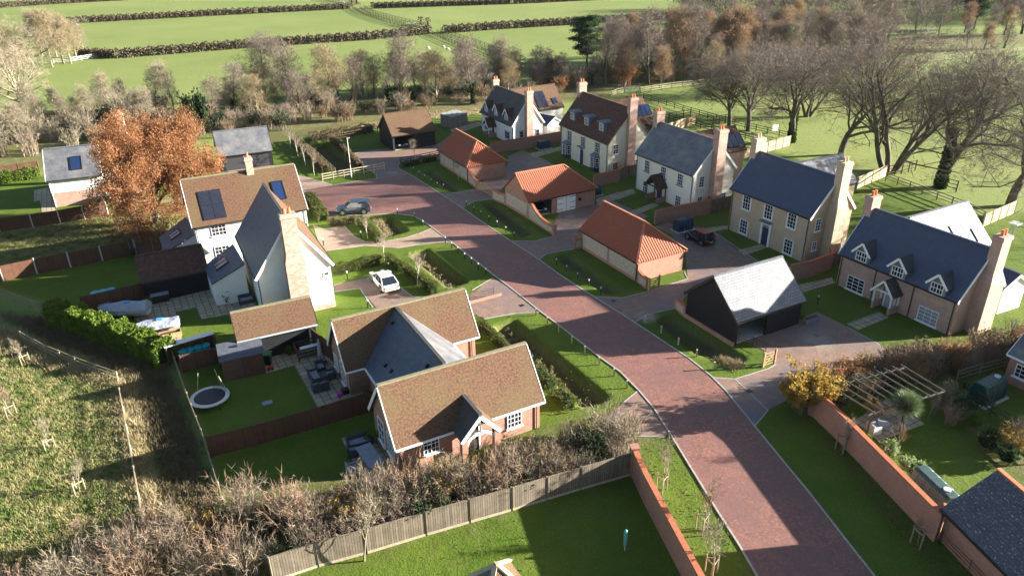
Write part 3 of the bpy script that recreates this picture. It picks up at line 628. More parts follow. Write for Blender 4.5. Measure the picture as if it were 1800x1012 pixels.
def gable_annex(h, apex, left, right, ze, ln, wallm, roofm, barge=WHITE):
    l = W2(*left, ze); r = W2(*right, ze); u = (r-l)/np.linalg.norm(r-l); D = np.linalg.norm(r-l)
    vb = np.array([-u[1], u[0]]); vb = vb if vb[1] > 0 else -vb
    # ridge runs back along vb
    z = zsolve(*((l+r)/2), apex[1]); b = Bld(h.root, None, None, ze=ze, a0=l+vb*ln, u=-vb, L=ln, D=D, zr=z)
    b.v = u.copy(); b.V = V3(u); b.walls(wallm, name='annex_wall'); b.roof(roofm, name='annex_roof', barge=barge, bl=False); return b
for k in list(h.root.children):
    if k.name.startswith('side_wall'): bpy.data.objects.remove(k)
gable_annex(h, (975, 205.4), (961.6, 220.5), (988, 212.5), 2.5, 4., RENDERW, SLATEB)
# cream three storey house
h = hB = std_house('cream_house', 'cream rendered house with three flat dark dormers and two bay windows', (982.7, 218), (1067.7, 253.6), (1136.9, 237.7), 4.7, (1021.3, 160.6), RENDERC, TILED, barge=DARKOAK)
for x, y in ((1006.5, 211.5), (1031, 221), (1057, 231)): h.dormer(x, y, 1.35, 1.25, flat=True, win=(.95, 1.0), rm=LEAD)
for x, y in ((1001, 238.7), (1024.8, 249.2), (1050, 259.5)): h.window('F', x, y, 1.0, 1.5, 2, 4, fm=WHITE, sill=BLUEPAINT, surround=BLUEPAINT)
for x, y in ((998, 273), (1047, 292.5)):
    p, n, t = h.wallpt('F', x, y); z = np.array([0, 0, 1.]); c = np.array([p[0], p[1], 0])
    def R(z_, e=0): return [c+t*i+n*j+z*z_ for i, j in ((-.95-e, 0), (-.55-e*.6, .6+e), (.55+e*.6, .6+e), (.95+e, 0))]
    o = MB().loft([R(0), R(2.2)]).build('bay', BLUEPAINT, h.root); MB().loft([R(2.2, .12), R(2.3, .12), R(2.55, -.25)]).build('bay_roof', LEAD, o)
    f = MB(); gl = MB(); win_mesh(f, gl, c+n*.6+z*1.35, n, t, .95, 1.45, 2, 4)
    for sg in (-1, 1):
        nn = n*.4+t*sg*.6; nn = nn/np.linalg.norm(nn); tt = np.cross(z, nn); win_mesh(f, gl, c+t*sg*.76+n*.3+nn*.01+z*1.35, nn, tt, .5, 1.4, 1, 4)
    f.build('bay_frame', WHITE, o); gl.build('bay_pane', GLASS, o)
p, n, t = h.wallpt('F', 1023, 283); door_at(h.root, p, n, t, .95, 2.05, BLUEPAINT, WHITE, canopy=LEAD)
h.chimney(h.L+.15, h.D/2, .75, 1.25, h.zr+1.5, BRICKP, 2); h.chimney(.2, h.D/2, .8, 1.3, h.zr+1.4, BRICKP, 2, zb=h.zr-1.5)
for x, y, w, hh in ((1082, 262.5, .9, 1.4), (1080.6, 292, .8, 1.1), (1116.5, 288.5, .9, 1.4)): h.window('R', x, y, w, hh, 2, 4)
h.downpipe(h.L-.35, h.oe, -h.V); h.downpipe(.4, h.oe, -h.V)
w = wing(h, (1149.8, 217), (1139, 170.5), 4.0, 45, 9, BLACKW, TILED); o = w.rooflight(1130.5, 194, 2.6, 1.9, mat=SKYGL, bars=2, name='roof_window')
# ivory house
h = hC = std_house('ivory_house', 'ivory rendered house with grey slate roof and a dark gabled timber porch', (1115.9, 268.9), (1218.7, 309.3), (1295.5, 293.8), 4.9, (1161.6, 213.2), RENDERI, SLATEG, barge=WHITE)
for x, y in ((1138, 292), (1166.4, 303.2), (1196, 315.8), (1135, 328), (1192, 354)): h.window('F', x, y, 1.05, 1.5, 3, 4, sill=BLUEPAINT)
p, n, t = h.wallpt('F', 1160, 350); porch(h.root, p, n, t, 2.3, 1.5, 2.1, rm=TILED, post=DARKOAK, barge=DARKOAK); door_at(h.root, p, n, t, .95, 2., BLUEPAINT, WHITE, fan=False)
h.chimney(h.L+.25, h.D/2, 1.0, 1.35, h.zr+1.5, BRICKP, 2); h.chimney(.2, h.D/2, .8, 1.3, h.zr+1.4, BRICKP, 2, zb=h.zr-1.5)
for x, y, w, hh in ((1232.8, 319.7, .8, 1.4), (1229, 353, .8, 1.1), (1270.5, 348.8, .8, 1.5)): h.window('R', x, y, w, hh, 2, 4)
for a in (.35, h.L-.35): h.downpipe(a, h.oe, -h.V)
w = wing(h, (1313, 261.6), (1295.5, 221), 4.2, 45, 9, BRICKP, TILED); w.rooflight(1290, 247, 3.0, 1.9, mat=SKYGL, bars=2, name='roof_window')
# buff house
h = hD = std_house('buff_house', 'buff brick house with dark navy slate roof and white door surround', (1283.2, 330.1), (1424.8, 384.6), (1509, 365.7), 5.1, (1337, 264.4), BUFF, SLATEB, barge=WHITE)
for x, y in ((1313, 356.5), (1351.3, 372.3), (1392.3, 388.2), (1307.4, 398.4), (1385.6, 433.3)): h.window('F', x, y, 1.15, 1.65, 3, 4, surround=WHITE)
p, n, t = h.wallpt('F', 1342, 435); door_at(h.root, p, n, t, .95, 2.1, BLUEPAINT, WHITE, canopy=LEAD, fw=.26)
h.chimney(h.L+.4, h.D/2, 1.2, 1.6, h.zr+1.7, BUFF, 2, shoulder=6., wa2=.9, wb2=1.25, a2=h.L+.3, potm=BUFF); h.chimney(.15, h.D/2, .85, 1.4, h.zr+1.5, BUFF, 2, zb=h.zr-1.8, potm=BUFF)
for x, y, w, hh in ((1437.3, 395.3, .8, 1.4), (1430.5, 432, .7, 1.0), (1474.6, 427.3, .8, 1.5)): h.window('R', x, y, w, hh, 2, 4)
for a in (.35, h.L-.35): h.downpipe(a, h.oe, -h.V)
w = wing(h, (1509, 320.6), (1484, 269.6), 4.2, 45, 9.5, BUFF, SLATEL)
# pink brick house
h = hE = std_house('brick_dormer_house', 'pale red brick house with navy slate roof and three gabled dormers', (1474.2, 444.8), (1684.2, 531.5), (1769.6, 500.8), 3.4, (1532, 363.4), BRICKP, SLATEB, barge=WHITE)
for x, y in ((1513, 460.5), (1576, 487.5), (1645, 517)): h.dormer(x, y, 1.55, 1.05, win=(1.15, .95), rm=SLATEM, cheek=LEAD, pitch=48)
for x, y in ((1504, 500), (1630.8, 555.5)): h.window('F', x, y, 1.9, 1.45, 3, 4, fm=WHITE, glass=GLASS if x < 1600 else LGLASS)
p, n, t = h.wallpt('F', 1562, 537); porch(h.root, p, n, t, 1.9, 1.3, 2.0, rm=SLATEM, post=WHITE, base=BRICKP, barge=WHITE); door_at(h.root, p, n, t, .95, 2., GREYPAINT, WHITE, fan=False)
h.chimney(h.L+.4, h.D/2, 1.2, 2.1, h.zr+1.4, BRICKP, 2, shoulder=4.8, wa2=.9, wb2=1.3, a2=h.L+.3); h.chimney(.15, h.D/2, .85, 1.3, h.zr+1.2, BRICKP, 2, zb=h.zr-1.8)
for a in (.35, h.L*.34, h.L*.66, h.L-.35): h.downpipe(a, h.oe, -h.V)
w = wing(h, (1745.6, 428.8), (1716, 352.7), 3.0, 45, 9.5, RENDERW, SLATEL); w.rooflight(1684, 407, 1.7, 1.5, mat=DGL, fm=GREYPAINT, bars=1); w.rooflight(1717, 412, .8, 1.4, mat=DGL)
gable_annex(h, (1790, 482), (1765, 508), (1812, 494), 2.7, 5, RENDERW, SLATEB)
# ---------------------------------------------------------------- pantiled garages
def flintpanel(b, face, a0, a1, z0, z1):
    n, o = {'F': (-b.V, b.P(0, b.oe)), 'L': (-b.U, b.P(b.og, 0))}[face]; d = b.U if face == 'F' else b.V
    c = o+d*(a0+a1)/2+n*.012+np.array([0, 0, (z0+z1)/2]); MB().obox(c, d, n, (0, 0, 1), a1-a0, .03, z1-z0).build('flint_panel', FLINT, b.root)
g1 = Bld(None, (768.3, 262.3), (819.7, 294.4), (890.7, 282.2), ze=2.3, ridge=(800.8, 226.6), name='flint_garage', label='orange pantiled flint and brick garage, furthest from the camera of the three', cat='garage', group='orange pantiled garages')
g1.walls(BRICK, gr='h'); g1.roof(PANTILE, gr='h', ridge=PANRIDGE); flintpanel(g1, 'F', .5, g1.L/2-.2, .35, 1.95); flintpanel(g1, 'F', g1.L/2+.2, g1.L-.5, .35, 1.95)
g3 = Bld(None, (1017.5, 402.7), (1119.9, 461.8), (1208.1, 439), ze=2.3, ridge=(1062.8, 353.3), name='flint_garage', label='orange pantiled flint garage nearest the camera, its hipped end beside the little timber gate', cat='garage', group='orange pantiled garages')
g3.walls(BRICK, gr='h'); g3.roof(PANTILE, gr='h', ridge=PANRIDGE); flintpanel(g3, 'F', .5, g3.L/2-.2, .35, 1.95); flintpanel(g3, 'F', g3.L/2+.2, g3.L-.5, .35, 1.95)
for g in (g1, g3): g.downpipe(g.L-.3, g.oe, -g.V)
g2 = Bld(None, (929, 355.4), (1051.6, 330.1), (887.2, 329.3), ze=2.3, at='A', ridge=(906.9, 304.8), name='flint_garage', label='orange pantiled garage with one white double door and one open bay', cat='garage', group='orange pantiled garages')
def open_front(b, wallm, gl='g', gr='g', bays=((.3, 3.2),), zt=None, name='wall', floor=CONC, inner=None):
    """walls with the front left open between the listed bays (metres from A)"""
    oe, og, L, D = b.oe, b.og, b.L, b.D; t = .16; z1 = b.ze+oe*b.tan-.17
    def wl(a0, b0, a1, b1, z0=0, zz=z1):
        MBX.obox(b.P((a0+a1)/2, (b0+b1)/2, (z0+zz)/2), b.U, b.V, (0, 0, 1), max(a1-a0, t), max(b1-b0, t), zz-z0)
    MBX = MB(); wl(og, D-oe-t, L-og, D-oe); wl(og, oe+t, og+t, D-oe-t); wl(L-og-t, oe+t, L-og, D-oe-t)
    for e, on in ((og, gl == 'g'), (L-og-t, gr == 'g')):
        if on:
            z0 = z1; za = b.zr-.17
            MBX.loft([[b.P(e, oe, z0), b.P(e, D-oe, z0), b.P(e, D/2, za)], [b.P(e+t, oe, z0), b.P(e+t, D-oe, z0), b.P(e+t, D/2, za)]])
    x = og
    for a0, a1 in sorted(bays):
        if a0-x > .05: wl(x, oe, a0, oe+t)
        x = a1
    if L-og-x > .05: wl(x, oe, L-og, oe+t)
    zt = zt or z1-.25
    for a0, a1 in bays: wl(a0, oe, a1, oe+t, zt, z1)
    o = MBX.build(name, wallm, b.root); MB().obox(b.P(L/2, D/2, .03), b.U, b.V, (0, 0, 1), L-2*og-2*t, D-2*oe-2*t, .05).build('floor', floor, b.root)
    return o
open_front(g2, BRICK, gr='h', bays=((.75, 3.6), (4.35, 7.1)), zt=2.15); g2.roof(PANTILE, gr='h', ridge=PANRIDGE)
def garage_door(b, a0, a1, h, mat, hinges=True):
    c = b.P((a0+a1)/2, b.oe+.02, h/2); o = MB().obox(c, b.U, b.V, (0, 0, 1), a1-a0, .08, h).build('garage_door', mat, b.root)
    if hinges:
        q = MB()
        for e, s in ((a0, 1), (a1, -1)):
            for z in (.35, h/2, h-.35): q.obox(b.P(e+s*.45, b.oe-.03, z), b.U, b.V, (0, 0, 1), .85, .02, .05)
        q.obox(b.P((a0+a1)/2, b.oe-.03, h/2), b.U, b.V, (0, 0, 1), .03, .02, h-.1); q.build('hinge_strap', BLACKM, o)
    return o
garage_door(g2, 4.35, 7.1, 2.13, WHITE); flintpanel(g2, 'L', .6, g2.D-.6, .35, 1.9); g2.downpipe(g2.L-.2, g2.oe, -g2.V)
box_part(g2.root, 'hose_reel', g2.P(7.7, g2.oe-.1), g2.U, g2.V, .35, .15, 1.0, 1.4, BLACKM)
# ---------------------------------------------------------------- black barns
b4 = Bld(None, (1296.3, 567), (1417.7, 527.6), (1202.8, 513), ze=2.5, at='A', ridge=(1253.7, 485), name='cart_barn', label='black boarded cart barn with pale glare toned grey slate roof and one open bay', cat='barn', group='black boarded garage barns')
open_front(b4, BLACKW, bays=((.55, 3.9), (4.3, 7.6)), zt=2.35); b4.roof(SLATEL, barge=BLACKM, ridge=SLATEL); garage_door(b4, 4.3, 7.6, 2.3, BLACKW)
MB().obox(b4.P(b4.og-.02, b4.D/2, .2), b4.U, b4.V, (0, 0, 1), .22, b4.D-2*b4.oe+.1, .4).build('brick_plinth', BRICK, b4.root)
b5 = Bld(None, (688.9, 239.8), (766.7, 228.9), (663.9, 223.5), ze=2.5, at='A', ridge=(672.6, 200.7), name='cart_barn', label='black boarded cart barn with a brown tiled roof and a car in its open bay', cat='barn', group='black boarded garage barns')
open_front(b5, BLACKW, bays=((.5, 3.5), (3.9, 7.0)), zt=2.35); b5.roof(TILE, barge=BLACKM); garage_door(b5, 3.9, 7.0, 2.3, BLACKW)
bL = Bld(None, (383.6, 275.6), (479.6, 264), ze=2.4, ridge=(369.3, 232), pitch=42, name='cart_barn', label='black boarded garage with a plain dark slate roof behind the orange oak', cat='barn', group='black boarded garage barns')
bL.walls(BLACKW); bL.roof(SLATEG, barge=BLACKM); garage_door(bL, .8, 3.7, 2.15, DOORG, False); garage_door(bL, 4.2, 7.1, 2.15, DOORG, False)
# left house behind the oak
ho = Bld(None, (80.1, 318.3), (178, 307.5), ze=3.7, ridge=(65.4, 262.4), pitch=45, name='slate_cottage', label='cottage half hidden behind the orange oak, white above and brick below, slate roof', cat='house')
ho.walls(RENDERW); ho.roof(SLATEG, barge=WHITE); ho.rooflight(133.5, 287, 1.25, 1.9)
MB().obox(ho.P(ho.L/2, ho.oe-.0, .95), ho.U, ho.V, (0, 0, 1), ho.L-2*ho.og+.06, .1, 1.9).build('brick_base', BRICKP, ho.root)
ho.downpipe(.3, ho.oe, -ho.V, WHITE)
p0 = ho.P(ho.L-1.2, 1.2)[:2]; w = Bld(ho.root, None, None, ze=3.9, a0=p0, u=ho.u, L=7.5, D=6.2, pitch=45); w.walls(RENDERW, name='wing_wall'); w.roof(TILE, name='wing_roof', barge=WHITE)
q = W2(217, 232, 7); a, b = ho.loc(q); ho.chimney(a, b, .8, 1.1, zsolve(*q, 200), BRICKP, 2, zb=3.)
# ---------------------------------------------------------------- the white house in front
hw = Bld(None, (337.5, 400.7), (540.9, 366.6), ze=4.8, ridge=(314.1, 316.6), pitch=42, name='white_house', label='large white rendered house with brown tiled gables, one slope coloured shade blue, and a tall pale chimney', cat='house')
hw.walls(RENDERW); hw.roof(TILE, barge=WHITE, gutter=BLACKM, ridge=GREENPOST); hw.solar(372.5, 360, 2, 2, 1.15, 1.75); hw.rooflight(490, 335, 1.15, 2.3)
hw.window('F', 384.5, 404, 1.5, 1.2, 4, 3, fm=WHITE); hw.window('F', 391, 441, 1.5, 1.2, 4, 3, fm=WHITE)
q = W2(443, 306, hw.zr); a, b = hw.loc(q); hw.chimney(a, hw.D/2, .75, .95, hw.zr+1.5, WBRICK, 1, zb=hw.zr-1)
hw.downpipe(.35, hw.oe, -hw.V); hw.downpipe(hw.L-.3, hw.oe, -hw.V)
wf = Bld(hw.root, (404.6, 414.3), (448.9, 490.5), (586.4, 463.2), ze=4.5, base='BC', ridge=(497.7, 387), rat='B', zr=None, L=11.9)
wf.a0 = W2(448.9, 490.5, 4.5)-wf.u*11.9
wf.walls(RENDERW, gl='g', name='front_wall'); wf.roof(SLATE, TILE, name='front_roof', barge=WHITE, bl=False, ridge=SLATEM)  # blue on the left slope stands for shade, brown tile for the sunlit side
wf.chimney(wf.L+.3, wf.D/2, 1.0, 1.75, wf.zr+.75, WBRICK, 2, shoulder=5.6, wa2=.9, wb2=1.35, a2=wf.L+.25)
wf.window('R', 573.6, 480.5, .5, .35, 1, 1, part='vent'); wf.downpipe(wf.L-.2, wf.oe, -wf.V)
MB().obox(wf.P(wf.L-wf.og+.02, wf.D/2, .25), wf.U, wf.V, (0, 0, 1), .06, wf.D-2*wf.oe+.06, .5).build('brick_plinth', WBRICK, hw.root)
def leanto(root, top0, top1, low0, low1, zt, zl, wallm, roofm, name='lean_to'):
    T0, T1 = V3(W(*top0, zt)), V3(W(*top1, zt)); L0, L1 = V3(W(*low0, zl)), V3(W(*low1, zl)); n = np.cross(T1-T0, L0-T0); n = n/np.linalg.norm(n); n = n if n[2] > 0 else -n
    th = np.array([0, 0, .14]); R = [T0, T1, L1, L0]; m = MB()
    if np.cross(R[1]-R[0], R[2]-R[0])[2] < 0: R = R[::-1]
    m.loft([[p-th for p in R], R]); o = m.build(name+'_roof', roofm, root)
    c = sum(R)/4; k = MB(); I = [c+(p-c)*.95 for p in R]; k.loft([[np.array([p[0], p[1], 0]) for p in I], [p-th*1.1 for p in I]]); k.build(name+'_wall', wallm, root)
    return R, n
R1, n1 = leanto(hw.root, (326.5, 381.4), (345, 409), (279.5, 417.3), (289, 444), 4.0, 2.4, RENDERW, SLATE)
R2, n2 = leanto(hw.root, (409.5, 428.4), (430, 463), (358.3, 468), (372, 499), 4.0, 2.4, RENDERW, SLATE)
def plane_light(root, R, n, px, py, w, h, bars=1):
    d = ray(px, py); t = ((R[0]-CAM)@n)/(d@n); p = CAM+d*t; up = np.array([0, 0, 1.])-n*n[2]; up /= np.linalg.norm(up); tt = np.cross(up, n); f = MB()
    for sg in (-1, 1): f.obox(p+tt*sg*w/2+n*.05, tt, up, n, .1, h+.1, .14); f.obox(p+up*sg*h/2+n*.05, tt, up, n, w-.1, .1, .14)
    for i in range(bars): f.obox(p+tt*(-w/2+w*(i+1)/(bars+1))+n*.05, tt, up, n, .08, h-.1, .13)
    o = f.build('rooflight', BLACKM, root); MB().obox(p+n*.045, tt, up, n, w-.1, h-.1, .07).build('pane', LGLASS, o)
plane_light(hw.root, R1, n1, 307.5, 412.5, 1.5, 1.2); plane_light(hw.root, R2, n2, 388.5, 463.5, 1.6, 1.3)
nn = np.array([hw.U[1], -hw.U[0], 0]); nn = nn if nn[1] < 0 else -nn
pc = V3(W(372, 499, 2.4)); pe = V3(W(430, 463, 2.4)); d = ray(408, 500); nF = np.cross(V3(R2[2]-R2[1])*[1, 1, 0], (0, 0, 1.)); 
nF = -hw.V; q0 = V3((sum(R2)/4)+(pc-(sum(R2)/4))*.95); t_ = ((q0-CAM)@nF)/(d@nF); window_at(hw.root, CAM+d*t_, nF, hw.U, 1.25, 1.05, 4, 2, GREYPAINT)
# open sided tiled shelter and tiled garage
sh = Bld(None, (247.7, 499), (366.6, 475.4), ze=2.2, ridge=(232.4, 450.5), pitch=38, name='tiled_garage', label='low garage with a shaded dark brown tiled roof beside the round trampoline', cat='garage')
sh.walls(BLACKW); sh.roof(TILED, barge=BLACKM)
gg = Bld(None, (416.4, 599.9), (558, 568), ze=2.3, ridge=(403.9, 550), pitch=42, name='tiled_garage', label='black boarded garage with mottled orange brown tiled roof next to the garden shed', cat='garage')
gg.walls(BLACKW); gg.roof(TILE, barge=BLACKM, gutter=GREYPAINT, ridge=GREENPOST)
# ---------------------------------------------------------------- brick bungalow
hb = Bld(None, (695, 790.4), (957.7, 703.8), (647.1, 715.7), ze=2.4, at='A', ridge=(663.7, 677.7), name='brick_bungalow', label='red brick bungalow with orange brown tiled roofs, a slate link roof and arched porch', cat='bungalow', og=.25)
hb.walls(BRICK); hb.roof(TILE, barge=WHITE, gutter=WHITE, ridge=GREENPOST)
br = Bld(hb.root, (607.4, 654), (842.2, 590), (574.2, 603), ze=2.4, at='A', ridge=(581.3, 563.5), og=.25); br.walls(BRICK, name='rear_wall'); br.roof(TILE, name='rear_roof', barge=WHITE, gutter=WHITE, ridge=GREENPOST)
# link: ridge runs from the rear ridge to the front range
l0 = W2(641.8, 644.6, 2.4); a, b = br.loc(l0); l1 = W2(794.7, 603, 2.4); a1, b1 = br.loc(l1); Dl = a1-a; rz = br.zr-.12
lk = Bld(hb.root, None, None, ze=2.4, a0=br.P(a, 0)[:2]+br.v*br.D/2, u=-br.v, L=10.2, D=Dl, zr=rz); lk.v = br.u.copy(); lk.V = V3(lk.v); lk.oe = .3
bb = hb.loc(br.P(a, 0))[1]; lk.L = bb-hb.D+br.D/2+2.0
lk.walls(BRICK, name='link_wall'); lk.roof(SLATE, SLATEG, name='link_roof', ridge=SLATEM, gutter=WHITE)  # one slate in two tones: blue paints the shaded slope, grey the lit one
for x, y in ((691, 568), (678, 642), (688, 652), (751, 643)):
    p, n, t, up = lk.slopept(x, y); MB().obox(p+n*.08, t, up, n, .22, .3, .16).build('roof_vent', BLACKM, hb.root)
hb.window('F', 757.8, 783, 1.15, 1.15, 4, 3); hb.window('F', 903.7, 737, 1.15, 1.2, 4, 3)
hb.window('L', 671.5, 757, 1.2, 2.0, 2, 3); hb.window('L', 687.5, 782, 1.2, 1.7, 3, 4); br.window('L', 591.5, 635, .9, 1.3, 2, 4); br.window('L', 604.5, 656, 1.2, 2.0, 2, 4)
hb.downpipe(.5, hb.oe, -hb.V, DARKOAK); hb.downpipe(hb.L-.55, hb.oe, -hb.V, DARKOAK); br.downpipe(br.L-.6, br.oe, -br.V, DARKOAK)
p = hb.slopept(817.8, 692.4)[0]; a, b = hb.loc(p); aw = a
l = W2(813, 766.6, 2.5); al, _ = hb.loc(l); r = W2(871, 747.7, 2.5); ar, _ = hb.loc(r)
wd_ = 2.9; ac = (al+ar)/2
pg = Bld(hb.root, None, None, ze=2.35, a0=hb.P(ac-wd_/2, 2.6)[:2], u=-hb.v, L=3.9, D=wd_, zr=p[2]-.05); pg.v = hb.u.copy(); pg.V = V3(pg.v)
pg.roof(SLATEM, TILE, name='porch_roof', ridge=SLATEM, barge=WHITE, bl=False, gutter=None, th=.12)
for sg in (.25, wd_-.25): MB().obox(pg.P(3.7, sg, 1.15), pg.U, pg.V, (0, 0, 1), .42, .42, 2.3).build('porch_pier', BRICK, hb.root)
m = MB()
for i in range(9):
    t0 = math.pi*i/8; 
    if i < 8:
        t1 = math.pi*(i+1)/8; R_ = wd_/2-.42; f = lambda t: pg.P(3.75, wd_/2-R_*math.cos(t), 1.75+.75*math.sin(t)); m.bar(f(t0), f(t1), .16, .22)
m.bar(pg.P(3.78, wd_/2, 2.5), pg.P(3.78, wd_/2, pg.zr-.2), .12); m.build('porch_arch', WHITE, hb.root)
p = hb.P(ac, hb.oe); door_at(hb.root, p, -hb.V, hb.U, 1., 2.0, DARKOAK, WHITE, fan=False)
# ---------------------------------------------------------------- edges of the frame, right and bottom
e0 = W2(1771, 621, 2.5); hr = Bld(None, None, None, ze=2.5, a0=e0, u=hC.u, L=9, D=6.4, pitch=42, name='corner_bungalow', label='red brick bungalow with slate roof cut off by the right edge', cat='bungalow')
hr.walls(BRICK); hr.roof(SLATEG, barge=WHITE, gutter=WHITE); hr.window('F', 1799, 655, 1.2, 1.1, 3, 3)
o0 = W2(1655, 892, 2.3); ob = Bld(None, None, None, ze=2.3, a0=o0, u=(W2(1775, 1012, 2.3)-o0)/np.linalg.norm(W2(1775, 1012, 2.3)-o0), L=11, D=6, pitch=38, name='slate_outbuilding', label='brick outbuilding with speckled dark slate roof in the bottom right corner', cat='garage')
ob.walls(BRICK); ob.roof(bricky('lichened_slate', (.11, .115, .14), (.08, .08, .10), (.02, .02, .025), .3, .2, .01, rough=.6, bump=.4, dist=.01, over2=(.34, .36, .36), o2s=7, o2l=(.60, .66)), ridge=CLAY)
rp = W2(872, 991, 4.6); bo = Bld(None, None, None, ze=2.6, a0=rp-hb.u*1.6-hb.v*1.6, u=hb.u, L=3.2, D=3.2, zr=4.6, name='garden_room', label='small building whose hipped tiled roof tip pokes in at the bottom edge', cat='building')
bo.a0 = rp-bo.u*1.6-bo.v*1.6; bo.walls(BRICK, gl='h', gr='h'); bo.roof(TILE, SLATE, gl='h', gr='h', hip=1.55, ridge=POSTW)
# ---------------------------------------------------------------- walls and fences
def seglen(P): return [np.linalg.norm(P[i+1]-P[i]) for i in range(len(P)-1)]
def run(P, step):
    """evenly spaced points along a polyline"""
    out = []; 
    for i in range(len(P)-1):
        L = np.linalg.norm(P[i+1]-P[i]); n = max(1, round(L/step))
        for k in range(n): out.append(P[i]+(P[i+1]-P[i])*k/n)
    out.append(P[-1]); return out
def fence(name, label, pts, h=1.8, style='boards', mat=FENCED, step=1.83, cat='fence', group=None, post=None, z=True, posth=.08, px=True, cap=None):
    P = [V3(W(*p)) if px else V3(p) for p in pts]; root = empty(name, (P[0]+P[-1])/2*[1, 1, 0], label, cat, group); Q = run(P, step); post = post or mat; up = np.array([0, 0, 1.])
    if style == 'boards':
        m = MB()
        for i in range(len(P)-1): m.obox((P[i]+P[i+1])/2+up*(h/2+.04), P[i+1]-P[i], np.cross(P[i+1]-P[i], up), up, np.linalg.norm(P[i+1]-P[i]), .05, h-.08)
        m.build('boards', mat, root)
        if cap:
            m = MB()
            for i in range(len(P)-1): m.bar(P[i]+up*.09, P[i+1]+up*.09, .09, .18)
            m.build('gravel_board', cap, root)
        m = MB()
        for i in range(len(P)-1): m.bar(P[i]+up*(h+.015), P[i+1]+up*(h+.015), .1, .04)
        m.build('capping_rail', mat if mat is not FENCEP else POSTW, root)
        for q in Q: MB().obox(q+up*(h+posth)/2, (1, 0, 0), (0, 1, 0), up, .12, .12, h+posth).build('post', post, root)
    elif style == 'panel':
        for i in range(len(Q)-1):
            a, b = Q[i], Q[i+1]; m = MB(); m.obox((a+b)/2+up*(h/2), b-a, np.cross(b-a, up), up, np.linalg.norm(b-a)-.1, .05, h); m.build('fence_panel', mat, root)
        for q in Q: MB().obox(q+up*(h+.1)/2, (1, 0, 0), (0, 1, 0), up, .13, .13, h+.1).build('post', post, root)
    elif style in ('rails', 'railing', 'wire'):
        levels = {'rails': (.35, .72, 1.08), 'railing': (.3, .55, .8, 1.0), 'wire': (.9,)}[style]; levels = [l*h/1.15 for l in levels]
        w = {'rails': .04, 'railing': .02, 'wire': .05}[style]; hh = {'rails': .1, 'railing': .03, 'wire': .09}[style]
        for l in levels:
            m = MB()
            for i in range(len(P)-1): m.bar(P[i]+up*l, P[i+1]+up*l, w, hh)
            m.build('rail', mat, root, uv=False)
        pw = .11 if style != 'railing' else .035
        me = MB().box(-pw/2, pw/2, -pw/2, pw/2, 0, h).mesh('post', post, uv=False)
        for q in Q:
            o = bpy.data.objects.new('post', me); COL.objects.link(o); o.parent = root; o.location = tuple(q-ORG[root.name])
    return root
def vwall(name, label, pts, hs, mat, cap=None, th=.24, cat='wall', group=None, pier=None, flint=None, z0=0, side=1):
    """masonry wall whose top follows the heights hs"""
    P = [V3(W(*p)) if len(p) == 2 else V3(p) for p in pts]; root = empty(name, (P[0]+P[-1])/2, label, cat, group); m = MB(); c = MB(); fl = MB(); up = np.array([0, 0, 1.])
    N = []
    for i in range(len(P)):
        d = (P[min(i+1, len(P)-1)]-P[max(i-1, 0)]); n = np.cross(d, up); N.append(n/np.linalg.norm(n)*th/2)
    def ring(i, w, a, b): return [P[i]-N[i]*w+up*a, P[i]+N[i]*w+up*a, P[i]+N[i]*w+up*b, P[i]-N[i]*w+up*b]
    m.loft([ring(i, 1, -.1, hs[i]-.1) for i in range(len(P))]); m.build('wall', mat, root)
    if cap: c.loft([ring(i, 1.35, hs[i]-.1, hs[i]+.02) for i in range(len(P))]); c.build('coping', cap, root)
    if flint:
        for s in (-1, 1):
            q = MB(); n = len(P)
            for i in range(n-1):
                a0 = .18 if i == 0 else 0; a1 = .82 if i == n-2 else 1
                A = P[i]+(P[i+1]-P[i])*a0; B = P[i]+(P[i+1]-P[i])*a1; ha = hs[i]+(hs[i+1]-hs[i])*a0; hb_ = hs[i]+(hs[i+1]-hs[i])*a1; o_ = N[i]*s*1.08
                f = [A+o_+up*.25, B+o_+up*.25, B+o_+up*(hb_-.3), A+o_+up*(ha-.3)]; q.face(f if s > 0 else f[::-1])
            q.build('flint_panel', FLINT, root)
    for i in (pier or []):
        hh = hs[i]+.12; p = P[i]; q = MB(); d = N[i]/np.linalg.norm(N[i]); e = np.cross(d, up); q.obox(p+up*hh/2, d, e, up, .46, .46, hh); q.obox(p+up*(hh+.05), d, e, up, .58, .58, .1)
        o = q.build('pier', mat, root)
    return root
CAPB = noisy('orange_brick_coping', (.42, .15, .08), (.34, .115, .06), 4)
vwall('boundary_wall', 'long red brick garden wall beside the staked saplings, square pier at its far end', [(1112, 834), (1132, 878), (1200, 1009), (1262, 1128)], [2.15, 2.1, 2.05, 2.05], BRICK, CAPB, pier=[0], th=.26)
vwall('boundary_wall', 'long red brick garden wall in front of the pergola, curving at its near end', [(1427, 728), (1479, 778), (1644, 952), (1650, 930)], [2.1, 2.1, 2.1, 2.0], BRICK, CAPB, pier=[0], th=.26)
def p_of(b, a, bb): q = b.P(a, bb); return (q[0], q[1], 0)
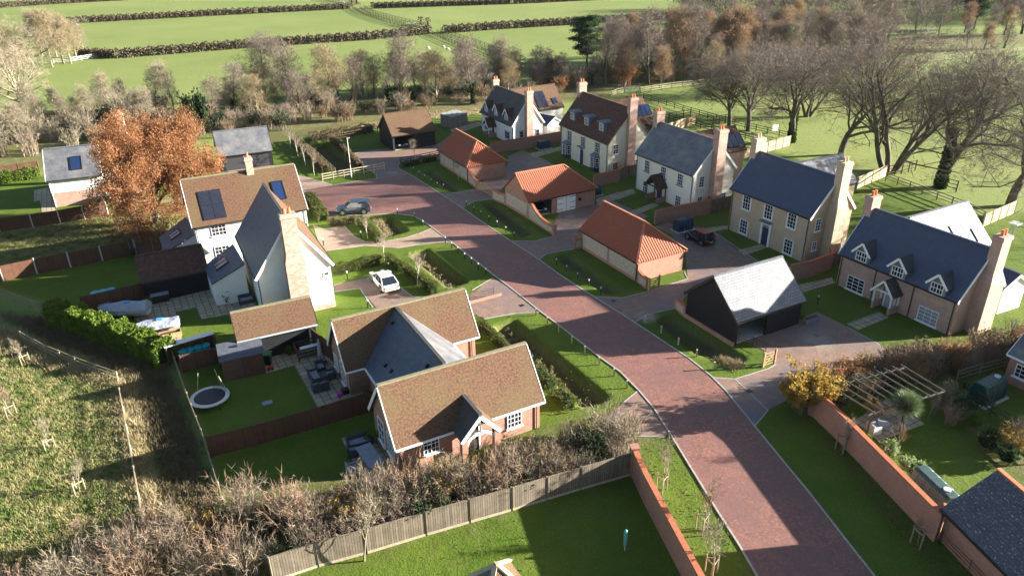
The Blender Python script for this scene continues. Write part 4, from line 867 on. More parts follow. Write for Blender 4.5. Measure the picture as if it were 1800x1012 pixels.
# walls tied to garages
e = p_of(g2, g2.og+.12, g2.oe); vwall('flint_wall', 'flint wall with swooping orange coping beside the open garage bay', [e]+[tuple((V3(e)*(1-k)+V3(W(974, 413))*k)) for k in (.15, .3, .5, .75, 1)], [2.25, 2.15, 1.6, 1.2, 1.1, 1.1], BRICK, CAPB, flint=True, pier=[5], cat='wall', group='low flint walls joining the garages')
e = p_of(g2, g2.og+.12, g2.D-g2.oe); vwall('flint_wall', 'short flint wall behind the gable of the middle garage', [e]+[tuple((V3(e)*(1-k)+V3(W(867, 350))*k)) for k in (.5, 1)], [1.5, 1.35, 1.55], BRICK, CAPB, flint=True, cat='wall', group='low flint walls joining the garages')
e = p_of(g1, g1.L-g1.og, g1.oe+.12); vwall('flint_wall', 'sloping flint wall joined to the hipped corner of the furthest pantiled garage', [e]+[tuple((V3(e)*(1-k)+V3(W(839, 332))*k)) for k in (.3, .6, 1)], [2.1, 1.75, 1.3, 1.1], BRICK, CAPB, flint=True, cat='wall', group='low flint walls joining the garages')
e = p_of(g3, g3.L-g3.og, g3.oe+.12); vwall('flint_wall', 'stub of flint wall between the nearest pantiled garage and the little gate', [e]+[tuple((V3(e)*(1-k)+V3(W(1137, 508))*k)) for k in (.5, 1)], [1.35, 1.2, 1.15], BRICK, CAPB, flint=True, cat='wall', group='low flint walls joining the garages')
e = p_of(g3, g3.og, g3.oe+.12); vwall('flint_wall', 'very short flint wall at the far left corner of the nearest pantiled garage', [tuple(V3(W(1009, 438))), e], [1.2, 1.3], BRICK, CAPB, flint=True, cat='wall', group='low flint walls joining the garages')
e = p_of(b4, b4.og, b4.D-b4.oe); vwall('flint_wall', 'stub of flint wall on the far corner of the black barn', [tuple(V3(W(1187, 541))), e], [1.1, 1.15], BRICK, CAPB, flint=True, cat='wall', group='low flint walls joining the garages')
GW = 'brick walls between the houses'
vwall('courtyard_wall', 'long brick wall running from the furthest garage to the cream house', [(862, 270), (920, 262), (987, 250)], [1.8, 1.8, 1.8], BRICK, CAPB, group=GW)
vwall('courtyard_wall', 'brick wall with orange coping below the gable of the cream house', [(1043, 329), (1088, 319), (1085, 306)], [1.7, 1.8, 1.8], BRICK, CAPB, group=GW)
vwall('courtyard_wall', 'brick wall with orange coping below the gable of the ivory house', [(1150, 394), (1200, 384), (1246, 376), (1243, 362)], [1.7, 1.8, 1.8, 1.8], BRICK, CAPB, group=GW)
vwall('courtyard_wall', 'brick wall with orange coping below the gable of the buff house', [(1386, 494), (1420, 487), (1459, 472), (1455, 455)], [1.8, 1.8, 1.8, 1.8], BRICK, CAPB, group=GW)
vwall('parking_wall', 'low brick retaining wall behind the bungalow parking bay', [(825, 534), (881, 519)], [.38, .38], BRICK, None, th=.2)
fence('iron_railing', 'short black iron railing on top of the low parking bay wall', [(826, 531), (868, 520)], 1.0, 'railing', BLACKM, 2.2, cat='railing')
fence('iron_railing', 'black iron estate railing beside the cart barn with the grey roof', [(1297, 601), (1322, 610), (1345, 622)], 1.1, 'railing', BLACKM, 1.8, cat='railing')
fence('iron_railing', 'black iron estate railing at the foot of the slate outbuilding', [(1650, 958), (1700, 1009), (1740, 1050)], 1.1, 'railing', BLACKM, 2.0, cat='railing')
B_ = 'boards'
fence('board_fence', 'curving weathered grey board fence along the bottom lawn', [(480, 1022), (560, 995), (645, 972), (750, 940), (900, 896.5), (1020, 860), (1110, 834)], 1.8, B_, FENCEG, 3.0, cap=POSTW)
fence('board_fence', 'dark brown board fence between the two bungalow lawns', [(372, 804), (450, 784), (560, 752), (662, 722)], 1.75, B_, FENCED, 3.0)
fence('board_fence', 'brown board fence behind the garden shed and flat mats', [(322, 655), (420, 632), (500, 612)], 1.6, B_, FENCED, 3.0)
fence('board_fence', 'dark board fence between the patio and the black boarded garage gable', [(552, 610), (590, 640)], 1.8, B_, FENCED, 2.0)
fence('board_fence', 'dark brown board fence with concrete posts left of the low garage', [(-60, 503), (6, 494), (66, 481), (125, 470), (181, 458.5), (240, 447)], 1.7, 'panel', FENCED, 3.8, post=CONC)
fence('board_fence', 'brown board fence below the cottage half hidden by the oak', [(-60, 415), (0, 408), (59, 400), (107, 393), (190, 377)], 1.7, B_, FENCED, 3.0, post=CONC)
fence('board_fence', 'dark board fence behind the two covered boats', [(150, 552), (240, 531), (300, 514), (366, 500)], 1.8, B_, FENCED, 3.0)
fence('board_fence', 'orange brown board fence at the left edge beyond the cottage lawn', [(-60, 318), (0, 312), (70, 302)], 1.6, B_, FENCED, 3.0)
for k, (lb, pts) in enumerate((('pale timber fence behind the cream house rear wing', [(1165, 238), (1222, 218)]), ('pale timber fence behind the buff house chimney', [(1293, 283), (1388, 257)]), ('pale timber fence beyond the lit grey slate wing of the buff house', [(1505, 333), (1556, 311)]),
                     ('pale timber fence at the right edge by the slide and swing', [(1726, 400), (1781, 376)]))): fence('panel_fence', lb, pts, 1.7, B_, FENCEP, 1.83, group='pale panel fences behind the houses')
fence('board_fence', 'weathered fence between the cream and ivory houses', [(1088, 318), (1122, 308)], 1.7, B_, FENCEG, 1.83, group='weathered fences in the gaps between houses')
fence('board_fence', 'weathered fence between the ivory and buff houses', [(1246, 376), (1286, 366)], 1.7, B_, FENCEG, 1.83, group='weathered fences in the gaps between houses')
fence('board_fence', 'weathered fence between the buff and pink brick houses', [(1459, 472), (1476, 467)], 1.7, B_, FENCEG, 1.83, group='weathered fences in the gaps between houses')
R_ = 'rails'
fence('rail_fence', 'timber post and rail fence running down the bright meadow edge at left', [(40, 600), (82, 623), (135, 645), (209, 672), (226, 765), (240, 840), (256, 935)], 1.05, R_, DULLPOST, 2.6)
fence('rail_fence', 'dark post and rail fence at the left edge above the laurel hedge', [(-40, 500), (0, 522), (55, 543), (92, 556)], 1.15, R_, GREENPOST, 2.2)
fence('garden_boundary', 'thin timber boundary fence down the left side of the bungalow lawns', [(307, 636), (325, 690), (340, 730), (358, 775), (378, 840), (397, 900)], 1.1, R_, GREENPOST, 1.8)
fence('rail_fence', 'new timber post and rail fence by the lamp post', [(567, 319), (605, 312), (640, 306), (676, 299)], 1.15, R_, POSTW, 1.9)
fence('rail_fence', 'grey post and rail fence running back from the lamp post verge', [(640, 303), (612, 275), (585, 250), (575, 243)], 1.15, R_, GREENPOST, 2.4)
fence('rail_fence', 'grey post and rail fence beside the white stemmed birches', [(590, 308), (560, 280), (535, 258), (525, 248)], 1.15, R_, GREENPOST, 2.4)
fence('rail_fence', 'dark hedge side fence behind the far lawn by the tiled barn', [(575, 250), (620, 242), (664, 233)], 1.2, R_, DARKOAK, 2.4)
fence('rail_fence', 'short timber fence beside the garden shed and white cottage', [(765, 222), (800, 217)], 1.15, R_, POSTW, 2.)
fence('rail_fence', 'short timber fence between the garden shed and white cottage corner', [(822, 217), (846, 219)], 1.15, R_, POSTW, 2.)
fence('rail_fence', 'low dark fence along the verge by the single young tree', [(704, 289), (740, 282), (772, 275)], 1.0, R_, DARKOAK, 2.)
fence('rail_fence', 'dark post and rail fence in shade below the oil tank by the corner bungalow', [(1680, 672), (1720, 660), (1766, 648)], 1.15, R_, GREENPOST, 2.4)
fence('garden_fence', 'low dark fence between the pergola garden and the oil tank lawn', [(1690, 692), (1740, 728), (1800, 775), (1850, 812)], 1.1, R_, DARKOAK, 2.4)
fence('rail_fence', 'pale timber rails curving round the bright paddock behind the cream house', [(1074, 172), (1085, 167), (1097, 165)], 1.3, R_, POSTW, 2.4)
fence('rail_fence', 'long pale timber rails between the paddock and the wood', [(1126, 164), (1180, 156), (1257, 148), (1340, 142)], 1.3, R_, POSTW, 2.6)
fence('rail_fence', 'far pale rails behind the big bare trees on the right', [(1540, 122), (1600, 114), (1715, 101), (1800, 92), (1850, 87)], 1.3, R_, POSTW, 3)
fence('rail_fence', 'pale rails crossing the right hand paddock', [(1600, 192), (1680, 183), (1747, 175)], 1.2, R_, POSTW, 3)
fence('estate_fence', 'thin dark estate fence beside the paddock gate running to the back gardens', [(1118, 170), (1200, 196), (1290, 222), (1390, 246)], 1.2, R_, DARKOAK, 2.4)
fence('estate_fence', 'second dark estate fence behind the gardens, closer to the houses', [(1100, 180), (1160, 206), (1250, 232), (1330, 250)], 1.2, R_, DARKOAK, 2.4)
fence('estate_fence', 'dark garden fence from the slate wing past the ivy trunks', [(1556, 318), (1620, 342), (1700, 372), (1728, 388)], 1.2, R_, GREENPOST, 2.4)
fence('meadow_rails', 'short white rails at the end of the nearest field hedge', [(95, 112), (125, 110), (180, 101)], 1.3, R_, PALE, 3)
AV = 'parallel dark fences of the tree avenue between the fields'
avs = [[(640, 15), (660, 25), (700, 36), (748, 47)], [(633, 17), (652, 27), (690, 39), (738, 50)], [(617, 14), (640, 28), (680, 41), (728, 52)], [(775, 57), (830, 75), (900, 100), (965, 128)], [(768, 60), (820, 78), (885, 104), (940, 130)], [(760, 62), (805, 82), (865, 108), (915, 134)], [(560, 0), (600, 8), (620, 12)], [(575, 0), (612, 6), (634, 10)]]
for i, pts in enumerate(avs): fence('avenue_fence', f'{ordw(i)} dark rail fence of the field avenue, counted from its near right side', pts, 1.3, R_, DARKOAK, 3.2, group=AV)
# gates
def gate(name, label, p, q, h=1.2, mat=OAKW, cat='gate', group=None, bars=5, brace=True, post=True):
    P, Q = V3(W(*p)), V3(W(*q)); root = empty(name, (P+Q)/2, label, cat, group); up = np.array([0, 0, 1.]); d = (Q-P)/np.linalg.norm(Q-P)
    if post:
        for e, w in ((P, .16), (Q, .13)): MB().obox(e+up*(h+.15)/2, d, np.cross(d, up), up, w, w, h+.15).build('gate_post', mat, root)
    a, b = P+d*.14, Q-d*.12; m = MB()
    for e in (a, b): m.bar(e+up*.1, e+up*h, .07)
    for i in range(bars): z = .15+(h-.22)*i/(bars-1); m.bar(a+up*z, b+up*z, .035, .09)
    if brace: m.bar(a+up*.15, b+up*(h-.1), .03, .08); 
    m.build('gate_leaf', mat, root, uv=False); return root
gate('field_gate', 'pale timber five bar gate open at the corner of the garage verge', (1140, 511), (1158, 505), 1.25, group='small oak gates by the drives')
gate('field_gate', 'pale timber gate standing open at the barn verge corner', (1341, 645), (1361, 638), 1.25, group='small oak gates by the drives')
gate('field_gate', 'timber gate closed against the verge by the furthest garage', (840, 332), (866, 346), 1.2, group='small oak gates by the drives')
gate('metal_gate', 'galvanised metal field gate in the paddock rails', (1098, 165), (1124, 164), 1.6, mat=plain('galvanised', (.5, .54, .56), .4, .5, .5))
for i, (a, b) in enumerate((((1175, 214), (1213, 207)), ((1253, 220), (1285, 215)), ((1560, 310), (1608, 300)), ((1650, 330), (1680, 338)))):
    fence('tree_guard', f'{ordw(i)} dark mesh tree guard panel from the left behind the houses', [a, b], 1.6, R_, DARKOAK, 1.6, group='dark guard panels by the paddock trees')
# ---------------------------------------------------------------- plants
def tri_mesh(name, V, mat, nper=3, uv=False):
    me = bpy.data.meshes.new(name); V = np.asarray(V, float).reshape(-1, 3); n = len(V)//nper
    me.vertices.add(len(V)); me.vertices.foreach_set('co', V.ravel()); me.loops.add(n*nper); me.loops.foreach_set('vertex_index', np.arange(n*nper)); me.polygons.add(n); me.polygons.foreach_set('loop_start', np.arange(n)*nper)
    me.update(calc_edges=True); me.materials.append(mat); return me
def leaves(rng, C, size, flat=.0, n=None):
    """one small quad at every centre, random tilt"""
    C = np.asarray(C); n = len(C); d = rng.normal(size=(n, 3)); d[:, 2] += flat; d /= np.linalg.norm(d, axis=1)[:, None]
    t = rng.normal(size=(n, 3)); t -= (t*d).sum(1)[:, None]*d; t /= np.linalg.norm(t, axis=1)[:, None]; b = np.cross(d, t); s = size*rng.uniform(.6, 1.3, (n, 1))
    return np.stack([C-t*s-b*s*.7, C+t*s-b*s*.7, C+t*s+b*s*.7, C-t*s+b*s*.7], 1).reshape(-1, 3)
def twigs(rng, P, D, L, w):
    """thin tapering blades from P along D"""
    n = len(P); D = D/np.linalg.norm(D, axis=1)[:, None]; s = np.cross(D, rng.normal(size=(n, 3))); s /= np.linalg.norm(s, axis=1)[:, None]; s *= w
    return np.stack([P-s, P+s, P+D*L], 1).reshape(-1, 3)
def grow(seed, h, r0, lens, nb, fork=.35, spread=.6, up=.25, twl=.7, tww=.012, ntw=7, wob=.12, taper=.55, fall=.6, rr=.55, multi=1, lean=.28, tipdown=0.):
    rng = np.random.default_rng(seed); tb = MB(); TP = []; TD = []; levels = len(lens)-1
    def branch(p, d, L, r, lv):
        n = 6 if lv == 0 else 4 if lv == 1 else 2 if lv == 2 else 1; pts = [p]; rs = [r]; dd = d.copy()
        for i in range(n):
            dd = dd+rng.normal(size=3)*wob*(1+lv*.35)*(.6 if lv == 0 else 1); dd[2] += up*.25*(lv > 0); dd /= np.linalg.norm(dd); pts.append(pts[-1]+dd*L/n); rs.append(max(.008, r*(1-(1-taper)*(i+1)/n)))
        for i in range(n):
            if r > .011: tb.tube(pts[i], pts[i+1], rs[i], rs[i+1], n=6 if lv == 0 else 4 if lv == 1 else 3, caps=False)
        if lv >= levels:
            for i in range(ntw):
                k = rng.integers(0, n); q = pts[k]+(pts[k+1]-pts[k])*rng.random(); TP.append(q); TD.append(dd*.8+rng.normal(size=3)*.5+[0, 0, .15-tipdown])
            return
        k = nb[lv]; f0 = fork if lv == 0 else .22
        for i in range(k):
            t = min(f0+(1-f0)*((i+rng.random()*.9)/k), .999); j = min(int(t*n), n-1); q = pts[j]+(pts[j+1]-pts[j])*(t*n-j)
            az = i*2.4+rng.random()*1.3; ax = np.cross(dd, [0, 0, 1.]) if abs(dd[2]) < .9 else np.array([1., 0, 0]); ax /= np.linalg.norm(ax); bx = np.cross(dd, ax); s = spread*rng.uniform(.7, 1.3)*(1.25-.5*t if lv == 0 else 1)
            nd = dd*math.cos(s)+(ax*math.cos(az)+bx*math.sin(az))*math.sin(s); nd[2] += up*(1 if lv < 2 else .4)*rng.uniform(.4, 1.3); nd /= np.linalg.norm(nd)
            branch(q, nd, h*lens[lv+1]*rng.uniform(.7, 1.2)*(1.15-fall*t), rs[min(j+1, n)]*rr*rng.uniform(.75, 1.1), lv+1)
        TP.append(pts[-1]); TD.append(dd)
    for m_ in range(multi):
        a = m_*2*math.pi/multi+rng.random(); d = np.array([math.cos(a)*lean*(multi > 1), math.sin(a)*lean*(multi > 1), 1.]); d /= np.linalg.norm(d)
        branch(np.array([math.cos(a)*.2*(multi > 1), math.sin(a)*.2*(multi > 1), -.1]), d, h*lens[0]*(1 if multi == 1 else rng.uniform(.8, 1.1)), r0, 0)
    TP = np.array(TP); TD = np.array(TD); rep = 3; P = np.repeat(TP, rep, 0); D = np.repeat(TD, rep, 0)+rng.normal(size=(len(TP)*rep, 3))*.35
    T = twigs(rng, P, D, rng.uniform(.5, 1.2, (len(P), 1))*twl, tww); return tb, T, TP
class Proto:
    def __init__(s, parts): s.parts = parts
def make_tree(seed, bark, twm, leafm=None, leafn=1, leafs=.12, ivy=0, **k):
    tb, T, TP = grow(seed, **k); parts = [('trunk', tb.mesh('trunk', bark, uv=False, smooth=True)), ('crown', tri_mesh('crown', T, twm))]
    rng = np.random.default_rng(seed+99)
    if leafm:
        sel = TP[rng.random(len(TP)) < min(1, leafn)]; rep = max(1, int(leafn)); C = np.repeat(sel, rep, 0)+rng.normal(size=(len(sel)*rep, 3))*.28; parts.append(('foliage', tri_mesh('foliage', leaves(rng, C, leafs), leafm, 4)))
    if ivy:
        n = 1500; z = rng.random(n)**1.3*ivy; a = rng.random(n)*6.28; r = (.16+.14*rng.random(n))*(1-z/ivy*.4); parts.append(('ivy', tri_mesh('ivy', leaves(rng, np.stack([r*np.cos(a), r*np.sin(a), z], 1), .12), IVY, 4)))
    return Proto(parts)
def place(pr, name, label, cat, px, py, s=1., rz=None, group=None, zs=None, z=0, world=None):
    p = W(px, py) if world is None else np.array(world); p = np.array([p[0], p[1], z]); rz = random.random()*6.28 if rz is None else rz
    if len(pr.parts) == 1:
        r = bpy.data.objects.new(name, pr.parts[0][1]); COL.objects.link(r); tag(r, label, cat, group)
    else: r = empty(name, p, label, cat, group)
    r.location = tuple(p); r.rotation_euler = (0, 0, rz); r.scale = (s, s, zs or s)
    if len(pr.parts) > 1:
        for nm, me in pr.parts: o = bpy.data.objects.new(nm, me); COL.objects.link(o); o.parent = r
    return r
def hfrom(px, py, top):
    p = W(px, py); return zsolve(p[0], p[1], top)
# prototypes, all 10 m tall unless said
SL = dict(h=10, lens=(.9, .36, .2, .1), nb=(26, 8, 5), fork=.14, spread=.7, up=.3, wob=.1, taper=.2, fall=.62, rr=.42)
TA = [make_tree(11+i, BARK, TWIG, r0=.2, twl=.6, tww=.009, ntw=4, ivy=(3.5 if i == 1 else 0), **SL) for i in range(3)]      # slim field trees
DOME = dict(h=10, lens=(.34, .50, .30, .17, .09), nb=(8, 8, 6, 4), fork=.4, spread=.85, up=.2, wob=.13, taper=.6, fall=.45, rr=.58)
TB = [make_tree(31, BARK, TWIG, r0=.24, twl=.5, tww=.006, ntw=4, **DOME), make_tree(32, BARK, TWIG, r0=.15, twl=.45, tww=.0045, ntw=3, multi=4, lean=.3, **dict(DOME, lens=(.62, .34, .22, .13, .07), nb=(11, 7, 5, 3), fork=.2, spread=.62, up=.25, taper=.35)), make_tree(33, BARK, TWIG, r0=.23, twl=.5, tww=.006, ntw=4, ivy=4, **dict(DOME, lens=(.5, .42, .27, .16, .09), fork=.3))]    # big parkland trees
TC = [make_tree(51+i, BARKT, TWIGP, r0=.2, twl=.65, tww=.009, ntw=4, leafm=(LEAFY if i else None), leafn=.5, leafs=.06, **SL) for i in range(2)]
TO = [make_tree(71+i, BARK, TWIGR, r0=.22, twl=.6, tww=.009, ntw=4, leafm=LEAFW, leafn=1.0, leafs=.065, **SL) for i in range(2)]
TW = [make_tree(81, BARKT, TWIGP, r0=.3, twl=.6, tww=.008, ntw=4, **dict(DOME, nb=(7, 6, 5, 4)))]     # pale spreading tree
TSK = dict(h=4.2, lens=(.55, .42, .22), nb=(7, 5), r0=.045, fork=.45, spread=.55, up=.45, twl=.42, tww=.008, ntw=6, taper=.5, rr=.6)
TS = [make_tree(91+i, BARKT, (TWIGP, TWIGR, TWIGP)[i], **TSK) for i in range(3)]; TSB = [make_tree(96+i, BARKP, TWIGH, **TSK) for i in range(2)]
print('trees', [sum(len(m.polygons) for _, m in t.parts) for t in TA+TB+TC+TO+TS])
def bush(seed, R, Hh, nst, ntw, nleaf, ls, twm, leafm=None, w=.012, arch=.5, core=0, lead=.12):
    rng = np.random.default_rng(seed); a = rng.random(nst)*6.28; rr = np.sqrt(rng.random(nst))*R*.45; P = np.stack([rr*np.cos(a), rr*np.sin(a), np.zeros(nst)], 1); tip = np.stack([np.cos(a+rng.normal(size=nst)*.4)*R*rng.uniform(.3, 1.05, nst), np.sin(a+rng.normal(size=nst)*.4)*R*rng.uniform(.3, 1.05, nst), Hh*rng.uniform(.55, 1.05, nst)], 1)
    V = []; TP = []; TD = []
    for i in range(nst):
        mid = (P[i]+tip[i])/2+np.array([0, 0, Hh*.16])+rng.normal(size=3)*.1; pts = [P[i], (P[i]*.5+mid*.5)+[0, 0, .1*Hh], mid, (mid*.5+tip[i]*.5)+[0, 0, .05*Hh*arch], tip[i]]
        for k in range(4):
            s = rng.normal(size=3); d = pts[k+1]-pts[k]; s = np.cross(d, s); s = s/(np.linalg.norm(s)+1e-9)*w*(1.6-k*.35); e = s*.75
            V += [pts[k]-s, pts[k]+s, pts[k+1]+e, pts[k]-s, pts[k+1]+e, pts[k+1]-e]
        for k in range(ntw):
            t = rng.uniform(.8, 3.95); j = int(t); q = pts[j]+(pts[j+1]-pts[j])*(t-j); TP.append(q); TD.append((pts[j+1]-pts[j])/np.linalg.norm(pts[j+1]-pts[j])+rng.normal(size=3)*.7)
    TP = np.array(TP); TD = np.array(TD); T = twigs(rng, TP, TD, rng.uniform(.2, .6, (len(TP), 1))*Hh*.35, w*.8); me = tri_mesh('stems', np.concatenate([np.array(V), T.reshape(-1, 3)]), twm); parts = [('stems', me)]
    if nleaf:
        C = TP[rng.integers(0, len(TP), nleaf)]+rng.normal(size=(nleaf, 3))*lead*Hh*.4; C[:, 2] = np.abs(C[:, 2]); parts.append(('foliage', tri_mesh('foliage', leaves(rng, C, ls), leafm, 4)))
    return Proto(parts)
BUB = [bush(101+i, 1.6, 3.0, 70, 16, 0, 0, (TWIGH, TWIGR, TWIGP)[i], w=.014) for i in range(3)]         # bare
BUL = [bush(111, 1.5, 2.6, 60, 12, 900, .06, TWIGH, LEAFY, w=.012), bush(112, 1.5, 2.4, 60, 12, 1400, .06, TWIGD, LEAFD, w=.012), bush(113, 1.5, 2.4, 50, 12, 900, .06, TWIGR, LEAFB, w=.013)]
BUO = bush(115, 1.5, 2.6, 60, 12, 1500, .06, TWIGR, LEAFO, w=.012)
BUG = bush(116, 1.0, 1.6, 50, 10, 2600, .055, TWIGD, LEAFG, w=.01); BUV = bush(117, 1.0, 1.4, 50, 10, 2200, .05, TWIGD, LEAFV, w=.01); BUD = bush(118, 1.4, 2.8, 60, 10, 3500, .09, TWIGD, LEAFD, w=.012)
BUY = bush(119, 1.5, 2.4, 60, 10, 4000, .06, TWIGD, LEAFY, w=.012)
BUT = bush(120, 1.6, 3.4, 46, 16, 0, 0, TWIGR, w=.013, arch=1.2)
# oak
def oak():
    tb, T, TP = grow(5, h=10.5, r0=.45, lens=(.30, .62, .34, .19, .10), nb=(9, 7, 6, 4), fork=.4, spread=.95, up=.14, twl=.4, tww=.008, ntw=3, wob=.17, taper=.6, fall=.25, rr=.5)
    rng = np.random.default_rng(3); n = 125000; sel = TP[np.sin(TP[:, 0]*2.1)+np.sin(TP[:, 1]*2.3+1)+np.sin(TP[:, 2]*2.7)+rng.normal(size=len(TP))*.5 > -.55]; C = sel[rng.integers(0, len(sel), n)]+rng.normal(size=(n, 3))*.33
    tv = np.array(tb.v); k = np.clip(tv[:, 2]-1.5, 0, 9); tv[:, 0] += k*.22; tb.v = [tuple(q) for q in tv]; T[:, 0] += np.clip(T[:, 2]-1.5, 0, 9)*.22; C[:, 0] += np.clip(C[:, 2]-1.5, 0, 9)*.22
    return Proto([('trunk', tb.mesh('trunk', BARK, uv=False, smooth=True)), ('crown', tri_mesh('crown', T, TWIGR)), ('foliage', tri_mesh('foliage', leaves(rng, C, .052), LEAFO, 4))]), TP
OAK, oTP = oak(); print('oak r', np.abs(oTP[:, :2]).max(0), oTP[:, 2].max())
hh = oTP[:, 2].max(); p = W(277, 393); print('oak want', hfrom(277, 393, 185))
OAKS = 7.4/np.percentile(np.hypot(oTP[:, 0], oTP[:, 1]), 97); OAKZ = hfrom(277, 393, 205)/np.percentile(oTP[:, 2], 99)
place(OAK, 'oak_tree', 'big spreading oak still covered in russet autumn leaves', 'tree', 277, 393, OAKS, rz=0, zs=OAKZ)
# pine
def pine():
    rng = np.random.default_rng(8); tb = MB(); C = []; pts = [np.array([0, 0, -.1])]
    for i in range(6): pts.append(np.array([rng.normal()*.12*i**.5, rng.normal()*.12*i**.5, (i+1)*1.75]))
    for i in range(6): tb.tube(pts[i], pts[i+1], .26*(1-i/7.5), .26*(1-(i+1)/7.5), 7, caps=False)
    for k in range(26):
        z = 3.4+7.2*(k/25); a = k*2.4; j = min(int(z/1.75), 5); b = pts[j]+(pts[j+1]-pts[j])*(z/1.75-j); L = (3.2 if z < 8.5 else 2.3)*rng.uniform(.6, 1.1)*(1-.35*(z < 4.5)); e = b+np.array([math.cos(a)*L, math.sin(a)*L, .5*rng.random()]); tb.tube(b, e, .06, .02, 4, caps=False)
        for q in range(5):
            c = b+(e-b)*(.45+.14*q)+rng.normal(size=3)*[.3, .3, .1]; m_ = rng.normal(size=(230, 3))*[.55, .55, .2]; C.append(c+m_)
    C = np.concatenate(C); return Proto([('trunk', tb.mesh('trunk', BARK, uv=False, smooth=True)), ('foliage', tri_mesh('foliage', leaves(rng, C, .09, .5), LEAFPN, 4))])
PINE = pine(); PH = 11.2
place(PINE, 'pine_tree', 'dark green pine with layered crown standing against the far field', 'tree', 1031, 122, hfrom(1031, 122, 27)/PH)
place(PINE, 'pine_tree', 'dark blue green pine tops at the top right edge', 'tree', 1712, 52, 14/PH)
TOPS = {}
def ptop(pr):
    k = id(pr)
    if k not in TOPS: TOPS[k] = max(max(v.co.z for v in m.vertices) for _, m in pr.parts)
    return TOPS[k]
def tree_to(pr, label, x, y, top, group=None, name='bare_tree', wide=1.):
    s = 1.03*hfrom(x, y, top)/ptop(pr); return place(pr, name, label, 'tree', x, y, s*wide, group=group, zs=s)
G1_ = 'slim bare trees along the far field edge'
row = [(307, 200, 100, 'crooked dead tree with few branches, just behind the orange oak'), (412, 205, 105, 'thin bare tree right of the dark conifer'), (462, 188, 50, 'tall forked bare tree left of the far scrub row'), (522, 192, 62, 'tall straight bare tree, second of the scrub row'), (582, 190, 75, 'broad bare tree with pale stems and a few orange leaves low down'),
       (700, 168, 52, 'tallest bare tree directly above the brown roofed barn'), (767, 180, 85, 'bushy bare tree with many thin stems, above the small shed'), (832, 182, 60, 'tall bare tree left of the white cottage chimney'), (875, 150, 55, 'pale bare tree behind the white cottage roof'), (900, 158, 80, 'low bare tree right of the white cottage chimney')]
for i, (x, y, t, lb) in enumerate(row): tree_to((TC[0] if i in (0, 8) else TC[1] if i in (4, 6) else TA[i % 3]), lb, x, y, t, G1_, wide=(1.0 if i == 0 else 1.45))
left = [(44, 200, 55, 'white stemmed spreading tree at the left edge'), (92, 118, 12, 'tallest pale tree in the left grove'), (112, 112, 14, 'slim pale tree in the middle of the left grove'), (125, 112, 22, 'thin pale tree beside the white rails'), (60, 120, 20, 'broad pale tree at the back of the left grove'), (18, 125, 35, 'pale tree furthest left in the grove'), (148, 95, 30, 'low golden twigged tree at the right of the left grove'), (28, 155, 60, 'leaning pale tree in front of the left grove'), (-20, 180, 50, 'pale tree cut by the left edge'), (135, 105, 35, 'small golden tree touching the near field hedge'), (75, 100, 8, 'faint pale tree deep in the left grove'), (100, 100, 15, 'second faint pale tree deep in the left grove')]
for i, (x, y, t, lb) in enumerate(left): tree_to((TW[0] if i in (0, 4, 7) else TC[i % 2]), lb, x, y, t, 'pale bare trees of the left grove', wide=(1.1 if i in (0, 4) else 1.15))
right = [(1282, 222, 92, 0, 'spreading bare tree with a dark trunk behind the ivory house'), (1315, 230, 78, 0, 'bare tree with ivy trunk just right of the spreading one'), (1390, 250, 82, 2, 'rounded bare tree behind the buff house chimneys'), (1478, 272, 90, 0, 'bare tree in front of the paddock hedge, left of the giant one'), (1562, 302, 22, 1, 'giant many stemmed bare tree dominating the right paddock'), (1652, 330, 95, 2, 'ivy wrapped bare tree right of the giant one'), (1775, 362, 105, 0, 'leaning thick trunked bare tree at the right edge'), (1420, 205, 70, 1, 'grey bare tree behind the rounded one'), (1350, 160, 60, 0, 'greyish bare tree at the paddock corner')]
for x, y, t, k, lb in right: tree_to(TB[k], lb, x, y, t-(y-t)*.10, 'large bare parkland trees on the right', wide=(1.3 if k == 1 else 1.2))
